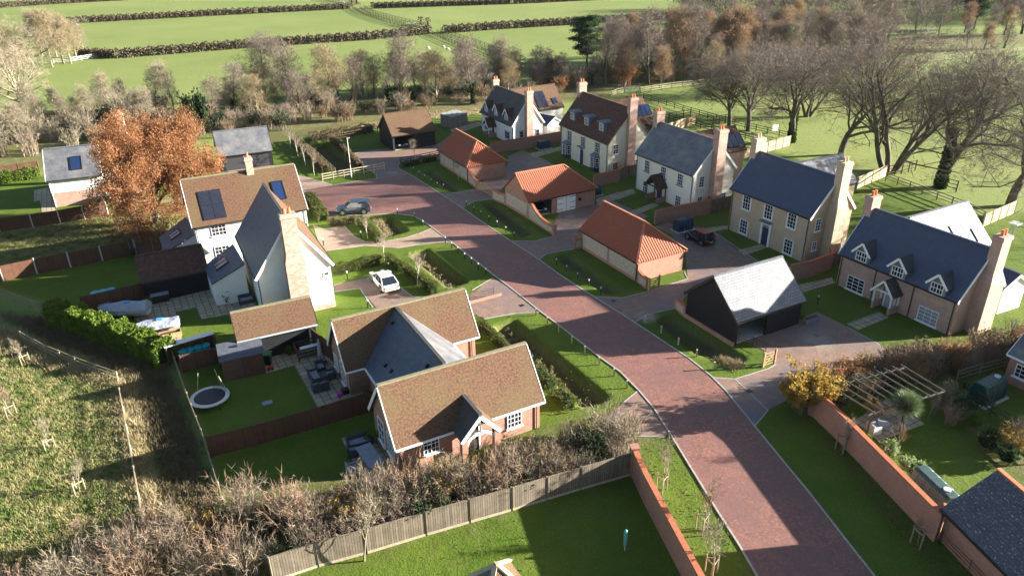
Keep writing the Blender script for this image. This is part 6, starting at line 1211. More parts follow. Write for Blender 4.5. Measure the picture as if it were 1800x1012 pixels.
# cars
def paint(name, c, rough=.25): 
    m, nt, b = _base(name, rough, .6); b.inputs['Base Color'].default_value = (*c, 1); b.inputs['Coat Weight'].default_value = .5; b.inputs['Coat Roughness'].default_value = .06; return m
TYRE = plain('tyre', (.02, .02, .02), .8); RIM = plain('alloy', (.45, .46, .48), .3, .5, .8); CGL = plain('car_glass', (.015, .02, .03), .05, .9); LIT = plain('headlamp_glass', (.6, .62, .65), .1, .8); RED = plain('tail_lamp', (.35, .02, .02), .2, .6); PLY = plain('yellow_plate', (.65, .5, .06), .5)
def car(label, loc, yaw, L=4.4, Wd=1.85, Hh=1.55, body=None, roofm=None, kind='suv', group=None, clip=None):
    r = empty('parked_car', loc, label, 'car', group); r.rotation_euler = (0, 0, yaw); ORG[r.name] = np.zeros(3); roofm = roofm or body
    hl = L/2; hw = Wd/2; belt = Hh*.60; gz = .22
    st = {'suv': [(-1, .80, .40, .62), (-.96, .92, .26, .86), (-.8, .98, .22, .98), (-.4, 1, .22, 1.0), (.1, 1, .22, .98), (.42, .99, .22, .95), (.8, .95, .24, .86), (.95, .86, .3, .74), (1, .76, .42, .6)],
          'sedan': [(-1, .80, .38, .72), (-.96, .92, .26, .98), (-.8, .97, .2, 1.06), (-.4, 1, .2, 1.03), (.1, 1, .2, 1.0), (.42, .98, .2, .95), (.8, .93, .22, .82), (.95, .84, .28, .68), (1, .74, .4, .55)]}['suv' if kind != 'sedan' else 'sedan']
    def ring(x, w, z0, z1):
        z0 *= 1; w = w*hw; z1 = z1*belt; return [(x*hl, -w*.9, z0), (x*hl, -w, z0+.14), (x*hl, -w, (z0+z1)/2), (x*hl, -w*.93, z1-.05), (x*hl, -w*.82, z1), (x*hl, w*.82, z1), (x*hl, w*.93, z1-.05), (x*hl, w, (z0+z1)/2), (x*hl, w, z0+.14), (x*hl, w*.9, z0)]
    MB().loft([ring(*s) for s in st]).build('body', body, r, smooth=False, uv=False)
    gs = {'suv': [(-.97, .80, 0), (-.82, .76, 1), (.12, .78, 1), (.46, .82, 0)], 'hatch': [(-.96, .78, 0), (-.74, .72, 1), (.10, .76, 1), (.50, .80, 0)], 'sedan': [(-.9, .78, 0), (-.52, .72, 1), (.10, .74, 1), (.52, .80, 0)]}[kind]
    zb = belt-.02; zt = Hh-.05
    def gr(x, w, k, f=1.): z = zb if k == 0 else zt; return [(x*hl, -w*hw, z), (x*hl, w*hw, z)]
    g = MB(); A = [(x*hl, -w*hw*(1.13 if True else 1), zb) for x, w, k in gs]; 
    lo = [(gs[0][0]*hl, .9*hw), (gs[3][0]*hl, .9*hw)]; base = [(lo[0][0], -lo[0][1], zb), (lo[1][0], -lo[1][1], zb), (lo[1][0], lo[1][1], zb), (lo[0][0], lo[0][1], zb)]
    tp = [(gs[1][0]*hl, -gs[1][1]*hw, zt), (gs[2][0]*hl, -gs[2][1]*hw, zt), (gs[2][0]*hl, gs[2][1]*hw, zt), (gs[1][0]*hl, gs[1][1]*hw, zt)]
    MB().loft([base, tp]).build('windows', CGL, r, uv=False)
    q = MB(); tp2 = [(x*1.0, y*1.02, z-.02) for x, y, z in tp]; tp3 = [(x*.97, y*.9, z+.05) for x, y, z in tp]; q.loft([tp2, tp3]); ro = q.build('roof', roofm, r, uv=False)
    q = MB()
    for i in range(4): q.bar(base[i], tp[i], .07, .06)
    for s in (-1, 1):
        for xx in (-.28, .12): q.bar((xx*hl, s*.9*hw, zb), ((xx-.02)*hl, s*gs[1][1]*hw*1.0, zt), .07, .05)
    q.build('pillars', body if kind != 'hatch' else body, r, uv=False); wr = .34 if kind != 'suv' else .37
    me = MB().tube((0, -.11, 0), (0, .11, 0), wr, n=16).mesh('tyre', TYRE, uv=False); mr = MB().tube((0, -.12, 0), (0, .12, 0), wr*.62, n=10).mesh('rim', RIM, uv=False)
    for x in (-.6, .6):
        for s in (-1, 1):
            o = bpy.data.objects.new('wheel', me); COL.objects.link(o); o.parent = r; o.location = (x*hl, s*(hw-.1), wr); k = bpy.data.objects.new('rim', mr); COL.objects.link(k); k.parent = o
            MB().tube((x*hl, s*(hw-.05), wr+.02), (x*hl, s*(hw+.012), wr+.02), wr+.09, n=14).build('wheel_arch', BLACKM, r, uv=False)
    for s in (-1, 1):
        MB().obox((hl*.955, s*hw*.66, belt*.70), (1, 0, 0), (0, 1, 0), UPV, .16, .36, .15).build('headlight', LIT, r, uv=False); MB().obox((-hl*.965, s*hw*.70, belt*.80), (1, 0, 0), (0, 1, 0), UPV, .12, .32, .16).build('tail_light', RED, r, uv=False)
        MB().obox((hl*.36, s*(hw+.06), belt+.05), (1, 0, 0), (0, 1, 0), UPV, .14, .2, .13).build('wing_mirror', body, r, uv=False)
    MB().obox((-hl*1.0, 0, belt*.55), (1, 0, 0), (0, 1, 0), UPV, .03, .5, .12).build('number_plate', PLY, r, uv=False)
    MB().obox((hl*.985, 0, belt*.5), (1, 0, 0), (0, 1, 0), UPV, .06, .9, .2).build('grille', BLACKM, r, uv=False); return r
def yaw_px(a, b): A, B = W2(*a), W2(*b); return math.atan2(*(B-A)[::-1])
c = W(622, 374); car('blue grey compact four by four parked across the top of the red road', (c[0], c[1], .03), yaw_px((655, 372), (590, 376)), 4.4, 1.9, 1.62, paint('blue_grey_paint', (.018, .03, .055)), kind='suv')
c = W(676, 501); car('white saloon car parked on the short drive between the lawns', (c[0], c[1], .03), yaw_px((684, 512), (664, 489)), 4.6, 1.82, 1.42, paint('white_car_paint', (.8, .8, .79)), kind='sedan')
c = W(1229, 424); car('small dark blue hatchback with a red roof in the garage court', (c[0], c[1], .03), yaw_px((1245, 432), (1211, 416)), 3.7, 1.65, 1.48, paint('dark_navy_paint', (.01, .014, .03)), paint('red_roof_paint', (.25, .03, .03)), kind='hatch')
q = g2.P(2.2, 2.6); car('dark car nosing out of the open garage bay', (q[0], q[1], .06), math.atan2(-g2.V[1], -g2.V[0]), 4.3, 1.8, 1.6, paint('dark_car_paint', (.012, .013, .016)), kind='suv')
q = b5.P(2.0, 2.7); car('dark car inside the open bay of the tiled barn', (q[0], q[1], .06), math.atan2(-b5.V[1], -b5.V[0]), 4.3, 1.8, 1.6, paint('charcoal_car_paint', (.015, .018, .02)), kind='suv')
# oil tanks
TANK = plain('tank_green', (.012, .05, .04), .4, .5); TANKB = plain('tank_blue_green', (.01, .04, .07), .4, .5)
def tank(label, c, yaw, L=2.2, w=1.25, h=1.45, mat=TANK, cap=True):
    r = empty('oil_tank', c, label, 'oil tank', 'ribbed oil tanks'); r.rotation_euler = (0, 0, yaw); ORG[r.name] = np.zeros(3)
    def ring(x, e): return [(x, -w/2+e, .12), (x, -w/2-.02+e, h*.55), (x, -w*.36+e*.6, h*.93-e*.3), (x, -w*.2, h-e*.3), (x, w*.2, h-e*.3), (x, w*.36-e*.6, h*.93-e*.3), (x, w/2+.02-e, h*.55), (x, w/2-e, .12)]
    R = [ring(-L/2, .14)]; n = 5
    for i in range(n): x0 = -L/2+.06+(L-.12)*i/n; x1 = -L/2+.06+(L-.12)*(i+1)/n; R += [ring(x0+.04, .05), ring(x0+.1, 0), ring(x1-.1, 0), ring(x1-.04, .05)]
    R.append(ring(L/2, .14)); MB().loft(R).build('tank_body', mat, r, uv=False); MB().tube((L*.28, 0, h-.02), (L*.28, 0, h+.08), .22, n=12).build('tank_lid', PALE if cap else mat, r, uv=False)
    MB().obox((0, 0, .06), (1, 0, 0), (0, 1, 0), UPV, L+.3, w+.3, .12).build('base_slab', CONC, r)
uy = math.atan2(hC.v[1], hC.v[0])
for x, y, lb, ya, m, s in ((1200, 404, 'dark green ribbed oil tank against the wall behind the nearest pantiled garage', uy, TANKB, 1.0), (1043, 343, 'dark blue ribbed oil tank behind the garage with the white door', uy, TANKB, .9), (956, 261, 'dark blue oil tank against the long wall by the cream house', uy, TANKB, .9), (1732, 700, 'large dark green oil tank with white cap on the corner bungalow lawn', uy, TANK, 1.15)):
    c = W(x, y); tank(lb, (c[0], c[1], 0), ya, 2.3*s, 1.3*s, 1.5*s, m, cap=(x == 1732))
c = W(1640, 892); ya = yaw_px((1600, 855), (1655, 910)); tank('grey green oil tank with a white lid behind the right brick wall', (*(W2(1636, 884)), 0), ya, 3.0, 1.5, 1.8, plain('tank_grey_green', (.05, .085, .085), .45))
# pergola
pp = [W2(1456, 681, 2.3), W2(1586, 647, 2.3), W2(1655, 689, 2.3), W2(1532, 727, 2.3)]
r = empty('pergola', (*((pp[0]+pp[2])/2), 0), 'grey timber pergola with open slatted top over the paved corner of the garden', 'pergola'); PW = noisy('silvered_timber', (.07, .065, .05), (.13, .12, .10), 3)
for q in pp: MB().bar((*q, 0), (*q, 2.3), .12).build('post', PW, r)
for a, b in ((0, 1), (3, 2)): MB().bar((*(pp[a]+(pp[a]-pp[b])*.04), 2.34), (*(pp[b]+(pp[b]-pp[a])*.04), 2.34), .09, .18).build('beam', PW, r)
for i in range(10):
    t = i/9; a = pp[0]+(pp[1]-pp[0])*t; b = pp[3]+(pp[2]-pp[3])*t; d = (b-a)*.07; MB().bar((*(a-d), 2.5), (*(b+d), 2.5), .05, .11).build('rafter', PW, r)
# tables and chairs
def table(label, x, y, yaw, L=1.6, w=.9, h=.74, mat=OAKW, name='garden_table', group=None):
    p = W(x, y); p[2] = .03; r = empty(name, p, label, 'table', group); r.rotation_euler = (0, 0, yaw); ORG[r.name] = np.zeros(3); MB().obox((0, 0, h), (1, 0, 0), (0, 1, 0), UPV, L, w, .06).build('tabletop', mat, r)
    for i in (-1, 1):
        for j in (-1, 1): MB().bar((i*(L/2-.1), j*(w/2-.1), 0), (i*(L/2-.1), j*(w/2-.1), h), .07).build('leg', mat, r)
def armchair(label, x, y, yaw, w=.75, mat=None, name='garden_chair', group='garden seats', L=None, world=None):
    p = W(x, y) if world is None else np.array(world); p[2] = .03; L = L or w; r = empty(name, p, label, 'chair' if L < 1 else 'sofa', group); r.rotation_euler = (0, 0, yaw); ORG[r.name] = np.zeros(3); mat = mat or RATTAN
    MB().obox((0, 0, .22), (1, 0, 0), (0, 1, 0), UPV, .7, L, .36).build('seat', mat, r); MB().obox((.05, 0, .44), (1, 0, 0), (0, 1, 0), UPV, .56, L-.26, .1).build('cushion', CUSH, r); MB().obox((-.33, 0, .5), (1, 0, 0), (0, 1, 0), UPV, .1, L, .6).build('backrest', mat, r)
    for s in (-1, 1): MB().obox((0, s*(L/2-.06), .42), (1, 0, 0), (0, 1, 0), UPV, .62, .1, .42).build('armrest', mat, r)
RATTAN = noisy('grey_rattan', (.05, .055, .065), (.10, .105, .12), 12); CUSH = noisy('grey_cushion', (.22, .25, .30), (.32, .35, .4), 4)
table('low dark square table of the patio lounge set', 566, 667, .497, .9, .9, .42, RATTAN)
armchair('grey rattan sofa on the left of the patio table', 554, 669, .497, L=1.7); armchair('grey armchair on the near side of the patio table', 570, 684, 2.07); armchair('grey armchair far side of the patio table', 564, 651, -1.07); armchair('grey armchair at the house side of the patio table', 582, 664, 3.64); armchair('grey stool seat at the near left of the patio table', 556, 687, 2.07, L=.6)
armchair('grey garden sofa along the back of the lower patio', 633, 783, -1.1, L=1.7); armchair('grey garden chair on the left side of the lower patio', 621, 800, .3); table('pale glass topped table on the lower patio', 629, 778, .5, .95, .5, .45, CUSH)
table('long pale blue topped table beside the wild hedge', 652, 815, math.radians(-58), 2.5, 1.1, .74, CUSH); armchair('slatted blue grey chair at the end of the long pale table', 620, 832, .4, mat=CUSH)
armchair('oak bench with dark cushions against the white lean to', 415, 523, -1.1, mat=OAKW, L=1.6); armchair('dark rattan daybed on the white house patio', 434, 532, -1.1, L=1.4)
table('small round table inside the pergola', 1560, 735, .3, 1.2, .8, .7); armchair('pale chair under the pergola slats', 1550, 752, 1.2, mat=CUSH); armchair('white chair at the garden side of the pergola', 1535, 760, .3, mat=PALE)
# patio objects
def planter(label, x, y, r_=.25, h=.4, mat=CLAY, leaf=True, grp='plant pots'):
    p = W(x, y); p[2] = .03; r = empty('plant_pot', p, label, 'plant pot', grp); MB().tube(p, p+UPV*h, r_*.75, r_, 12).build('pot', mat, r, uv=False)
    if leaf: rng = np.random.default_rng(int(x)); me = tri_mesh('foliage', leaves(rng, rng.normal(size=(260, 3))*[r_*.7, r_*.7, .16]+[0, 0, h+.15], .06), LEAFG, 4); o = bpy.data.objects.new('foliage', me); COL.objects.link(o); o.parent = r
planter('terracotta pot at the corner of the black cart barn', 1406, 566); planter('black pot beside the white lean to wall', 399, 533, .22, .4, BLACKM); planter('pot with yellow bloom by the dark garage wall', 509, 623, .22, .3, BLACKM); planter('potted shrub on the lower patio', 652, 778, .3, .4, BLACKM); planter('terracotta planters beside the covered boat', 262, 534, .35, .3)
p = W(545, 624); r = empty('barbecue_shelter', (p[0], p[1], 0), 'dark timber open slatted shelter with a white cushion roll inside', 'garden shelter')
for a in ((-1.1, -.8), (1.1, -.8), (1.1, .8), (-1.1, .8)): q = br.U*a[0]+br.V*a[1]; MB().bar((p[0]+q[0], p[1]+q[1], 0), (p[0]+q[0], p[1]+q[1], 1.15), .1).build('post', DARKOAK, r)
for z in (.45, .8, 1.1):
    for a, b in (((-1.1, -.8), (1.1, -.8)), ((1.1, -.8), (1.1, .8)), ((-1.1, -.8), (-1.1, .8)), ((-1.1, .8), (1.1, .8))):
        A = br.U*a[0]+br.V*a[1]; B = br.U*b[0]+br.V*b[1]; MB().bar((p[0]+A[0], p[1]+A[1], z), (p[0]+B[0], p[1]+B[1], z), .03, .16).build('slat', DARKOAK, r)
MB().tube(p*[1, 1, 0]-br.U*.75+UPV*.75, p*[1, 1, 0]+br.U*.75+UPV*.75, .24, n=14).build('cushion_roll', WHITE, r, uv=False)
# closed parasol
p = W(565, 640); p[2] = .03; r = empty('garden_parasol', p, 'closed blue grey parasol standing on the bungalow patio', 'parasol'); MB().tube(p, p+UPV*2.3, .03, n=6).build('pole', BLACKM, r, uv=False); MB().tube(p+UPV*.9, p+UPV*2.4, .22, .05, 8).build('canopy', CUSH, r, uv=False); MB().obox(p+UPV*.06, (1, 0, 0), (0, 1, 0), UPV, .8, .8, .1).build('base', BLACKM, r)
# rotary airer under long teal cover
p = W(1098, 966); p[2] = 0; r = empty('rotary_airer', p, 'folded clothes airer under a narrow teal cover standing on the bottom lawn', 'clothes airer'); MB().tube(p, p+UPV*.5, .03, n=6).build('pole', PALE, r, uv=False); MB().loft([[p+np.array([math.cos(a)*q, math.sin(a)*q, z]) for a in np.arange(8)*math.pi/4] for z, q in ((.35, .07), (.5, .1), (1.3, .12), (1.5, .1), (1.58, .03))]).build('cover', plain('teal_cover', (.12, .36, .34), .5, var=.1), r, uv=False)
# shed
sp = [W2(470, 612, 2.05), W2(383, 632, 2.05), W2(396, 672, 2.0), W2(467, 660, 2.0)]
q0 = W2(396, 671, 0); q1 = W2(468, 655, 0); u_ = (q1-q0)/np.linalg.norm(q1-q0); v_ = np.array([-u_[1], u_[0]]); r = empty('garden_shed', (*((q0+q1)/2), 0), 'brown boarded garden shed with a dark felt pent roof', 'shed'); Ls = np.linalg.norm(q1-q0)
def SP(a, b, z): t = q0+u_*a+v_*b; return np.array([t[0], t[1], z])
MB().loft([[SP(0, 0, z0), SP(Ls, 0, z0), SP(Ls, 2.3, z1), SP(0, 2.3, z1)] for z0, z1 in ((0, 0), (1.95, 2.15))]).build('shed_wall', bricky('shed_boards', (.15, .085, .06), (.11, .065, .05), (.03, .02, .015), 3.1, .14, .01, bump=.5, dist=.02), r)
MB().loft([[SP(-.15, -.2, z0), SP(Ls+.15, -.2, z0), SP(Ls+.15, 2.45, z1), SP(-.15, 2.45, z1)] for z0, z1 in ((1.94, 2.16), (2.02, 2.24))]).build('shed_roof', noisy('roof_felt', (.07, .08, .10), (.10, .11, .13), 2), r)
o = MB().obox(SP(Ls*.72, -.03, 1.0), V3(u_), V3(v_), UPV, Ls*.5, .06, 1.85).build('shed_door', FENCED, r); MB().obox(SP(Ls*.5, -.08, 1.0), V3(u_), V3(v_), UPV, .04, .04, .2).build('handle', BLACKM, o)
MB().obox(SP(Ls*.4, 1.5, 2.22), V3(u_), V3(v_), UPV, .3, .2, .12).build('roof_vent', BLACKM, r)
# log store with white roof behind the fence
q0 = W2(300, 645, 0); q1 = W2(384, 620, 0); u_ = (q1-q0)/np.linalg.norm(q1-q0); v_ = np.array([-u_[1], u_[0]]); Ls = np.linalg.norm(q1-q0); r = empty('log_store', (*((q0+q1)/2), 0), 'slatted timber log store with a narrow white roof beside the laurel hedge', 'log store')
MB().loft([[SP(-.1, .2, z0), SP(Ls, .2, z0), SP(Ls, 1.0, z1), SP(-.1, 1.0, z1)] for z0, z1 in ((1.75, 1.65), (1.82, 1.72))]).build('store_roof', WHITE, r); MB().obox(SP(Ls/2, .95, .85), V3(u_), V3(v_), UPV, Ls, .06, 1.6).build('back_panel', FENCED, r)
for i in range(5): MB().bar(SP(Ls*i/4, .3, 0), SP(Ls*i/4, .3, 1.7), .1).build('post', DARKOAK, r)
TEAL = plain('teal_plastic', (.03, .42, .48), .35, .5)
for i, (a, lb) in enumerate(((1.0, 'leftmost'), (1.6, 'second'), (2.2, 'third'), (2.8, 'rightmost'))):
    p = W2(326+i*13, 635-i*3.4, .0); p = np.array([p[0], p[1], 0]); r = empty('toy_barrel', p, f'{lb} of four teal plastic tubs in a line behind the shed fence', 'tub', 'teal tubs behind the fence'); MB().tube(p, p+UPV*1.05, .28, .36, 12).build('tub', TEAL, r, uv=False); MB().tube(p+UPV*1.05, p+UPV*1.1, .39, .39, 12).build('rim', TEAL, r, uv=False)
for i in range(3):
    p = W2(168+i*14, 519-i*3, .2); p = np.array([p[0], p[1], 0]); r = empty('water_butt', p, f'{ordw(i)} pale turquoise tub from the left against the garden fence', 'tub', 'turquoise tubs by the fence'); MB().tube(p, p+UPV*.5, .3, .38, 12).build('tub', plain('pale_teal', (.25, .5, .55), .35), r, uv=False); MB().tube(p+UPV*.5, p+UPV*.55, .41, .41, 12).build('rim', TEAL, r, uv=False)
# bins
def bin_(label, x, y, lid, body=BLACKM, h=1.05):
    p = W(x, y); p[2] = .02; r = empty('wheelie_bin', p, label, 'bin', 'wheeled bins'); MB().loft([[p+np.array([i*a, j*b, z]) for i, j in ((-1, -1), (1, -1), (1, 1), (-1, 1))] for z, a, b in ((.05, .22, .24), (h-.08, .29, .34))]).build('bin_body', body, r, uv=False); MB().obox(p+UPV*h, (1, 0, 0), (0, 1, 0), UPV, .62, .74, .08).build('lid', lid, r, uv=False)
bin_('dark wheeled bin with green lid beside the garden shed', 473, 640, plain('green_lid', (.05, .2, .1), .4)); bin_('grey wheeled bin nearest the slate cottage door', 178, 358, CUSH); bin_('black wheeled bin with pale lid behind the oak', 189, 356, PALE)
# trampolines
def tramp(label, x, y, R=1.9, h=.75, frame=PALE, net=True, poles=6, ph=1.8):
    p = W(x, y); p[2] = 0; r = empty('trampoline', p, label, 'trampoline', 'garden trampolines'); c = p+UPV*h; MB().tube(c-UPV*.02, c, R*.8, n=28).build('jumping_mat', BLACKM, r, uv=False)
    m = MB(); n = 28; rings = []
    for i in range(n): a = 2*math.pi*i/n; d = np.array([math.cos(a), math.sin(a), 0]); rings.append([c+d*R*.8+UPV*.01, c+d*R+UPV*.01, c+d*R-UPV*.07, c+d*R*.8-UPV*.07])
    rings.append(rings[0]); m.loft(rings, cap=False).build('padding', frame, r, uv=False)
    for i in range(poles):
        a = 2*math.pi*i/poles+.3; d = np.array([math.cos(a), math.sin(a), 0])*R; MB().tube(p+d, c+d, .03, n=6).build('leg', BLACKM, r, uv=False)
        if net: MB().tube(c+d, c+d*1.03+UPV*ph, .03, n=6).build('net_pole', LEAD, r, uv=False)
    if net:
        m = MB(); k = 40
        for i in range(k):
            a = 2*math.pi*i/k; d = np.array([math.cos(a), math.sin(a), 0])*R*.97; m.bar(c+d, c+d+UPV*(ph-.1), .012)
        for j in range(9):
            z = (ph-.1)*j/8
            for i in range(k): a = 2*math.pi*i/k; b = 2*math.pi*(i+1)/k; m.bar(c+np.array([math.cos(a), math.sin(a), 0])*R*.97+UPV*z, c+np.array([math.cos(b), math.sin(b), 0])*R*.97+UPV*z, .012)
        m.build('safety_net', BLACKM, r, uv=False)
    return r, p
tramp('tall netted round trampoline beside the low tiled garage', 261, 447, 1.7, .8, BLACKM, True, 6, 1.9)
r, p = tramp('round trampoline with white rim and a half fallen net on the bungalow lawn', 371, 707, 1.45, .55, PALE, False, 6)
for a, t in ((2.6, .5), (1.2, -.6), (.2, -.9)): d = np.array([math.cos(a), math.sin(a), 0])*1.4; e = p+d+UPV*.55; MB().tube(e, e+np.array([t*.6, .1, 1.6]), .025, n=6).build('net_pole', POSTW, r, uv=False)
m = MB(); d0 = p+np.array([.1, .6, .56]); 
for i in range(14): m.bar(d0+np.array([i*.07, 0, 0]), d0+np.array([i*.07+.1, .2, 1.3-.04*i]), .012)
for i in range(8): m.bar(d0+np.array([0, 0, i*.15]), d0+np.array([.98, .1, i*.12]), .012)
m.build('safety_net', BLACKM, r, uv=False)
# covered boats
TARP = noisy('boat_cover_cloth', (.30, .33, .40), (.42, .45, .52), .9, rough=.6, bump=1., bs=2.2, dist=.25)
def boat(label, x, y, yaw, L=4.2, w=1.8, h=1.1, peak=.5):
    p = W(x, y); p[2] = 0; r = empty('covered_boat', p, label, 'boat', 'covered boats on the patio'); r.rotation_euler = (0, 0, yaw); ORG[r.name] = np.zeros(3); st = [(-1, .75), (-.6, .95), (0, 1), (.45, .85), (.8, .45), (1, .05)]
    hull = [[(x_*L/2, -w/2*k*.55, .3), (x_*L/2, -w/2*k, h*.8), (x_*L/2, w/2*k, h*.8), (x_*L/2, w/2*k*.55, .3)] for x_, k in st]; MB().loft(hull).build('hull', plain('white_hull', (.6, .6, .6), .3), r, uv=False)
    cov = [[(x_*L/2*1.02, -w/2*k*1.06-.02, h*.55+.1*math.sin(x_*9)), (x_*L/2*1.02, -w/2*k*1.04, h*.83), (x_*L/2, -w*.12*k, h*.85+peak*z), (x_*L/2, w*.12*k, h*.85+peak*z*.95), (x_*L/2*1.02, w/2*k*1.04, h*.83), (x_*L/2*1.02, w/2*k*1.06+.02, h*.55+.1*math.sin(x_*7))] for (x_, k), z in zip(st, (.9, .55, .75, .35, .3, .0))]
    MB().loft(cov).build('cover', TARP, r, uv=False)
    for i, j in ((-.1, .9), (-.1, -.9)): MB().tube((i*L, j*w/2-.08, .27), (i*L, j*w/2+.08, .27), .27, n=12).build('wheel', TYRE, r, uv=False)
    MB().obox((-.1*L, 0, h*.9+peak*.6), (1, 0, 0), (0, 1, 0), UPV, .5, .45, .1).build('blue_patch', plain('blue_patch', (.08, .3, .6), .4), r, uv=False)
ya = yaw_px((252, 548), (190, 550)); boat('larger boat under a grey blue cover beside the laurel hedge', 221, 556, ya, 4.6, 2.0, 1.3, .6); boat('smaller boat under a pale cover, its blue patch showing, nearer the log store', 277, 582, ya+.25, 3.9, 1.7, 1.1, .3)
p = W(283, 529); MBx = MB().obox((p[0], p[1], .4), hw.U, hw.V, UPV, 1.6, .8, .75); r = empty('storage_box', (p[0], p[1], 0), 'black garden storage box with a pale lid on the white house patio', 'storage box'); MBx.build('box_body', BLACKM, r); MB().obox((p[0], p[1], .8), hw.U, hw.V, UPV, 1.66, .86, .08).build('lid', CUSH, r)
p = W(186, 548); r = empty('pallet', (p[0], p[1], 0), 'pale slatted pallet leaning at the left of the larger boat', 'pallet')
for i in range(6): q = p*[1, 1, 0]+hw.U*(i*.17-.45); MB().bar(q+UPV*.3, q+hw.V*.9+UPV*.9, .12, .03).build('slat', CUSH, r)
p = W(300, 590); r = empty('timber_planter', (p[0], p[1], 0), 'new timber raised planter below the smaller boat', 'planter')
for s in (-1, 1): MB().obox(p*[1, 1, 0]+hw.V*s*.35+UPV*.2, hw.U, hw.V, UPV, 1.8, .08, .4).build('side_board', OAKW, r); MB().obox(p*[1, 1, 0]+hw.U*s*.9+UPV*.2, hw.U, hw.V, UPV, .08, .62, .4).build('end_board', OAKW, r)
MB().obox(p*[1, 1, 0]+UPV*.15, hw.U, hw.V, UPV, 1.7, .62, .3).build('soil', DARKOAK, r)
# small things on lawns and drives
p = W(470, 708); r = MB().obox((p[0], p[1], .03), br.U, br.V, UPV, .75, .5, .05).build('paving_tile', CUSH, None); tag(r, 'pale flat square cover lying on the bungalow lawn', 'cover')
p = W(609, 690); r = empty('toy_crate', (p[0], p[1], 0), 'dark crate of toys at the patio corner by the pink box', 'crate'); MB().obox((p[0], p[1], .2), br.U, br.V, UPV, .8, .55, .38).build('crate_body', BLACKM, r)
p = W(598, 696); tag(MB().obox((p[0], p[1], .17), br.U, br.V, UPV, .45, .35, .3).build('pink_box', plain('magenta_plastic', (.5, .05, .3), .4)), 'magenta plastic box beside the dark toy crate', 'box')
p = W(476, 650); r = empty('toy_truck', (p[0], p[1], 0), 'small red toy on the patio edge by the green lidded bin', 'toy'); MB().obox((p[0], p[1], .2), br.U, br.V, UPV, .5, .25, .2).build('toy_body', plain('toy_red', (.5, .04, .02), .4), r)
for i in (-.15, .15): MB().tube(p*[1, 1, 0]+br.U*i-br.V*.14+UPV*.1, p*[1, 1, 0]+br.U*i+br.V*.14+UPV*.1, .1, n=10).build('toy_wheel', TYRE, r, uv=False)
p = W(1424, 566); r = empty('trough_planter', (p[0], p[1], 0), 'long pale metal trough at the right corner of the cart barn', 'trough'); MB().obox((p[0], p[1], .25), b4.U, b4.V, UPV, 1.7, .5, .45).build('trough_body', LEAD, r); MB().obox((p[0], p[1], .46), b4.U, b4.V, UPV, 1.55, .38, .06).build('soil', DARKOAK, r)
# garden shed behind the tiled barn
q0 = W2(795, 227, 0); q1 = W2(822, 220, 0); u_ = (q1-q0)/np.linalg.norm(q1-q0); v_ = np.array([-u_[1], u_[0]]); Ls = np.linalg.norm(q1-q0); r = empty('panel_shed', (*((q0+q1)/2), 0), 'small grey panelled shed with a flat pale roof behind the furthest garage', 'shed')
MB().obox(SP(Ls/2, 1.5, 1.05), V3(u_), V3(v_), UPV, Ls, 3.0, 2.1).build('shed_wall', bricky('grey_shed_panel', (.20, .18, .16), (.17, .15, .14), (.05, .045, .04), 1.2, 3, .04, bump=.2), r); MB().loft([[SP(-.1, -.15, z), SP(Ls+.1, -.15, z), SP(Ls+.1, 3.1, z+.15), SP(-.1, 3.1, z+.15)] for z in (2.1, 2.17)]).build('shed_roof', bricky('ribbed_roof', (.28, .29, .29), (.25, .26, .26), (.1, .1, .1), .9, 9, .05, bump=.4, dist=.03), r)
# swing at right edge, greenhouse glints, satellite dish
p = W(1772, 425); r = empty('swing_frame', (p[0], p[1], 0), 'metal swing and slide frame on the far right lawn', 'swing'); a = np.array([p[0], p[1], 0]); 
for s in (0, 1):
    for t in (-1, 1): MB().tube(a+hC.U*s*2.2+hC.V*t*.9, a+hC.U*s*2.2+UPV*2.1, .05, n=6).build('leg', LEAD, r, uv=False)
MB().tube(a+UPV*2.1, a+hC.U*2.2+UPV*2.1, .05, n=6).build('top_bar', LEAD, r, uv=False); MB().obox(a+UPV*2.3+hC.U*.2, hC.U, hC.V, UPV, 1.0, 1.0, .12).build('canopy', PALE, r)
p = W(1360, 234); r = empty('garden_bench', (p[0], p[1], 0), 'white seat among the trunks behind the buff house', 'seat'); MB().obox((p[0], p[1], .45), hC.U, hC.V, UPV, .5, 1.2, .08).build('seat', WHITE, r); MB().obox((p[0]+.2, p[1]+.2, .9), hC.U, hC.V, UPV, .08, 1.2, .9).build('backrest', WHITE, r)
for x, y, lb in ((812, 54, 'white horse jumps lying by the field hedge'), (600, 5, 'pale trough at the top avenue gap'), (722, 44, 'pale trough by the avenue hedge block'), (655, 12, 'brown box by the top avenue gap'), (862, 88, 'pale trough beside the avenue fences')):
    p = W(x, y); r = empty('field_trough', (p[0], p[1], 0), lb, 'trough', 'pale troughs in the far fields'); MB().obox((p[0], p[1], .45), (1, .2, 0), (-.2, 1, 0), UPV, 3.2, 1.0, .35).build('trough_body', PALE if x != 655 else CLAY, r)
    for s in (-1.2, 1.2): MB().obox((p[0]+s, p[1]+s*.2, .14), (1, 0, 0), (0, 1, 0), UPV, .2, .9, .27).build('leg', PALE, r)
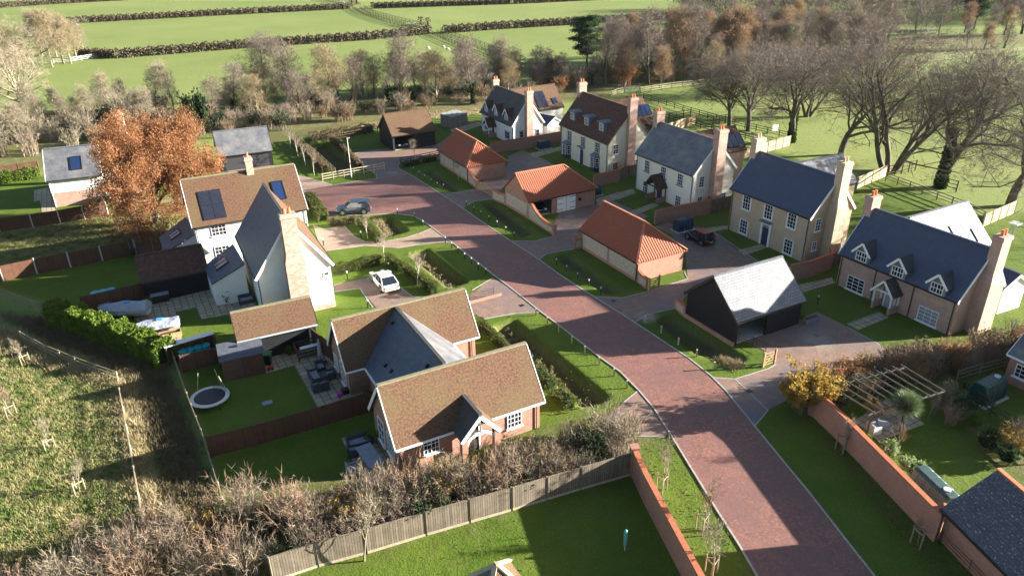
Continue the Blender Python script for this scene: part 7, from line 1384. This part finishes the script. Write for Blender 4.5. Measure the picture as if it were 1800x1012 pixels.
for i, (x, y) in enumerate(((752, 88), (779, 86), (787, 90))):
    p = W(x, y); r = empty('grazing_sheep', (p[0], p[1], 0), f'{ordw(i)} pale grazing sheep from the left in the near field', 'sheep', 'sheep in the near field'); c = np.array([p[0], p[1], 0]); RS = []
    for t, w_, z0, z1 in ((-.55, .08, .6, .75), (-.48, .22, .4, .85), (-.2, .28, .35, .92), (.2, .27, .35, .9), (.42, .2, .42, .86), (.55, .1, .45, .8), (.72, .08, .15, .38), (.86, .04, .06, .16)): RS.append([c+np.array([t, math.cos(a)*w_, (z0+z1)/2+math.sin(a)*(z1-z0)/2]) for a in np.arange(8)*math.pi/4])
    m = MB(); m.loft(RS)
    for a in (-.4, .35):
        for b in (-.15, .15): m.tube(c+np.array([a, b, 0]), c+np.array([a, b, .45]), .035, .05, 6)
    m.build('body', noisy('fleece', (.45, .42, .36), (.58, .55, .48), 6), r, uv=False, smooth=True)
# water lying in the ditch
WAT = plain('ditch_water', (.02, .025, .03), .05, .9)
o = MB(); o.poly(pxpoly([(292, 790), (300, 772), (312, 776), (322, 812), (330, 858), (318, 862), (300, 826)], -1.0), None, -.93); o = o.build('ditch_water', WAT); o['kind'] = 'structure'

# drain covers, damp patch, fallen leaves
for i, (x, y, lb) in enumerate(((917, 537, 'small dark drain cover in the drive below the iron railing'), (1078, 529, 'small dark drain cover in the drive by the black barn'), (1317, 687, 'small dark drain cover near the barn verge gate'), (652, 300, 'small drain cover in the far driveway'), (1435, 590, 'small drain cover on the dried pale patch'))):
    p = W(x, y); r = MB().obox((p[0], p[1], .03), hC.U, hC.V, UPV, .45, .45, .012).build('drain_cover', BLACKM, None); tag(r, lb, 'drain cover', 'dark drain covers in the paving')
pm, nt, b = _base('dried_paving', .7); b.inputs['Base Color'].default_value = (.42, .36, .32, 1); g_ = nt.nodes.new('ShaderNodeTexCoord'); gr_ = nt.nodes.new('ShaderNodeTexGradient'); gr_.gradient_type = 'SPHERICAL'; mp = nt.nodes.new('ShaderNodeMapping'); mp.inputs['Location'].default_value = (-1, -1, 0); mp.inputs['Scale'].default_value = (2, 2, 0); nt.links.new(g_.outputs['Generated'], mp.inputs[0]); nt.links.new(mp.outputs[0], gr_.inputs[0])
ns = _noise(nt, g_.outputs['Generated'], 5, 5); ad = nt.nodes.new('ShaderNodeMath'); ad.operation = 'ADD'; nt.links.new(gr_.outputs['Fac'], ad.inputs[0]); nt.links.new(ns, ad.inputs[1]); ra = _ramp(nt, ad.outputs[0], .6, 1.15); ml = nt.nodes.new('ShaderNodeMath'); ml.operation = 'MULTIPLY'; ml.inputs[1].default_value = .55; nt.links.new(ra, ml.inputs[0]); nt.links.new(ml.outputs[0], b.inputs['Alpha'])
for x, y, R_ in ((1435, 598, 2.2), (1135, 557, 1.6), (1000, 381, 1.3), (690, 304, 1.6)):
    p = W(x, y); o = MB().poly([(p[0]+R_*math.cos(a), p[1]+R_*math.sin(a)) for a in np.arange(24)*math.pi/12], None, .0275).build('paving', pm); o['kind'] = 'structure'
def litter(name, label, px_poly, n, mat, z=.03, s=.045):
    rng = np.random.default_rng(n); Q = np.array(pxpoly(px_poly)); lo, hi = Q.min(0), Q.max(0); k = rng.random((n*4, 2))*(hi-lo)+lo; k = k[inpoly(k[:, 0], k[:, 1], [tuple(q) for q in Q])][:n]; o = bpy.data.objects.new(name, tri_mesh(name, leaves(rng, np.concatenate([k, np.full((len(k), 1), z+.02)], 1), s, 2.5), mat, 4)); COL.objects.link(o); tag(o, label, 'leaves', kind='stuff')
litter('fallen_leaves', 'russet leaves fallen under and beside the oak', [(150, 395), (215, 360), (340, 355), (345, 395), (300, 420), (200, 425)], 9000, LEAFO, .03, .07)
litter('fallen_leaves', 'scattered pale leaves on the lawn at the bottom', [(500, 1040), (640, 990), (900, 905), (1100, 845), (1190, 1012), (1240, 1100)], 140, LEAFB)
litter('fallen_leaves', 'scattered brown leaves on the sunny verge beside the road', [(1120, 775), (1170, 770), (1290, 965), (1320, 1012), (1220, 1012)], 260, LEAFB)
litter('fallen_leaves', 'brown leaves along the foot of the right wall', [(1420, 735), (1440, 735), (1660, 980), (1700, 1030), (1640, 1012), (1540, 900)], 900, LEAFB)
litter('fallen_leaves', 'thin scatter of leaves over the verges by the bungalow', [(870, 560), (945, 552), (1120, 690), (1040, 715)], 110, LEAFB)
# ---------------------------------------------------------------- air
hm = bpy.data.materials.new('haze'); hm.use_nodes = True; nt = hm.node_tree; nt.nodes.remove(nt.nodes['Principled BSDF']); pv = nt.nodes.new('ShaderNodeVolumePrincipled'); pv.inputs['Color'].default_value = (.85, .9, 1, 1); pv.inputs['Density'].default_value = .00003; pv.inputs['Anisotropy'].default_value = .2; nt.links.new(pv.outputs[0], nt.nodes['Material Output'].inputs['Volume'])
o = MB().box(-602, 602, -62, 702, -3, 42).build('haze', hm, uv=False); o['kind'] = 'stuff'
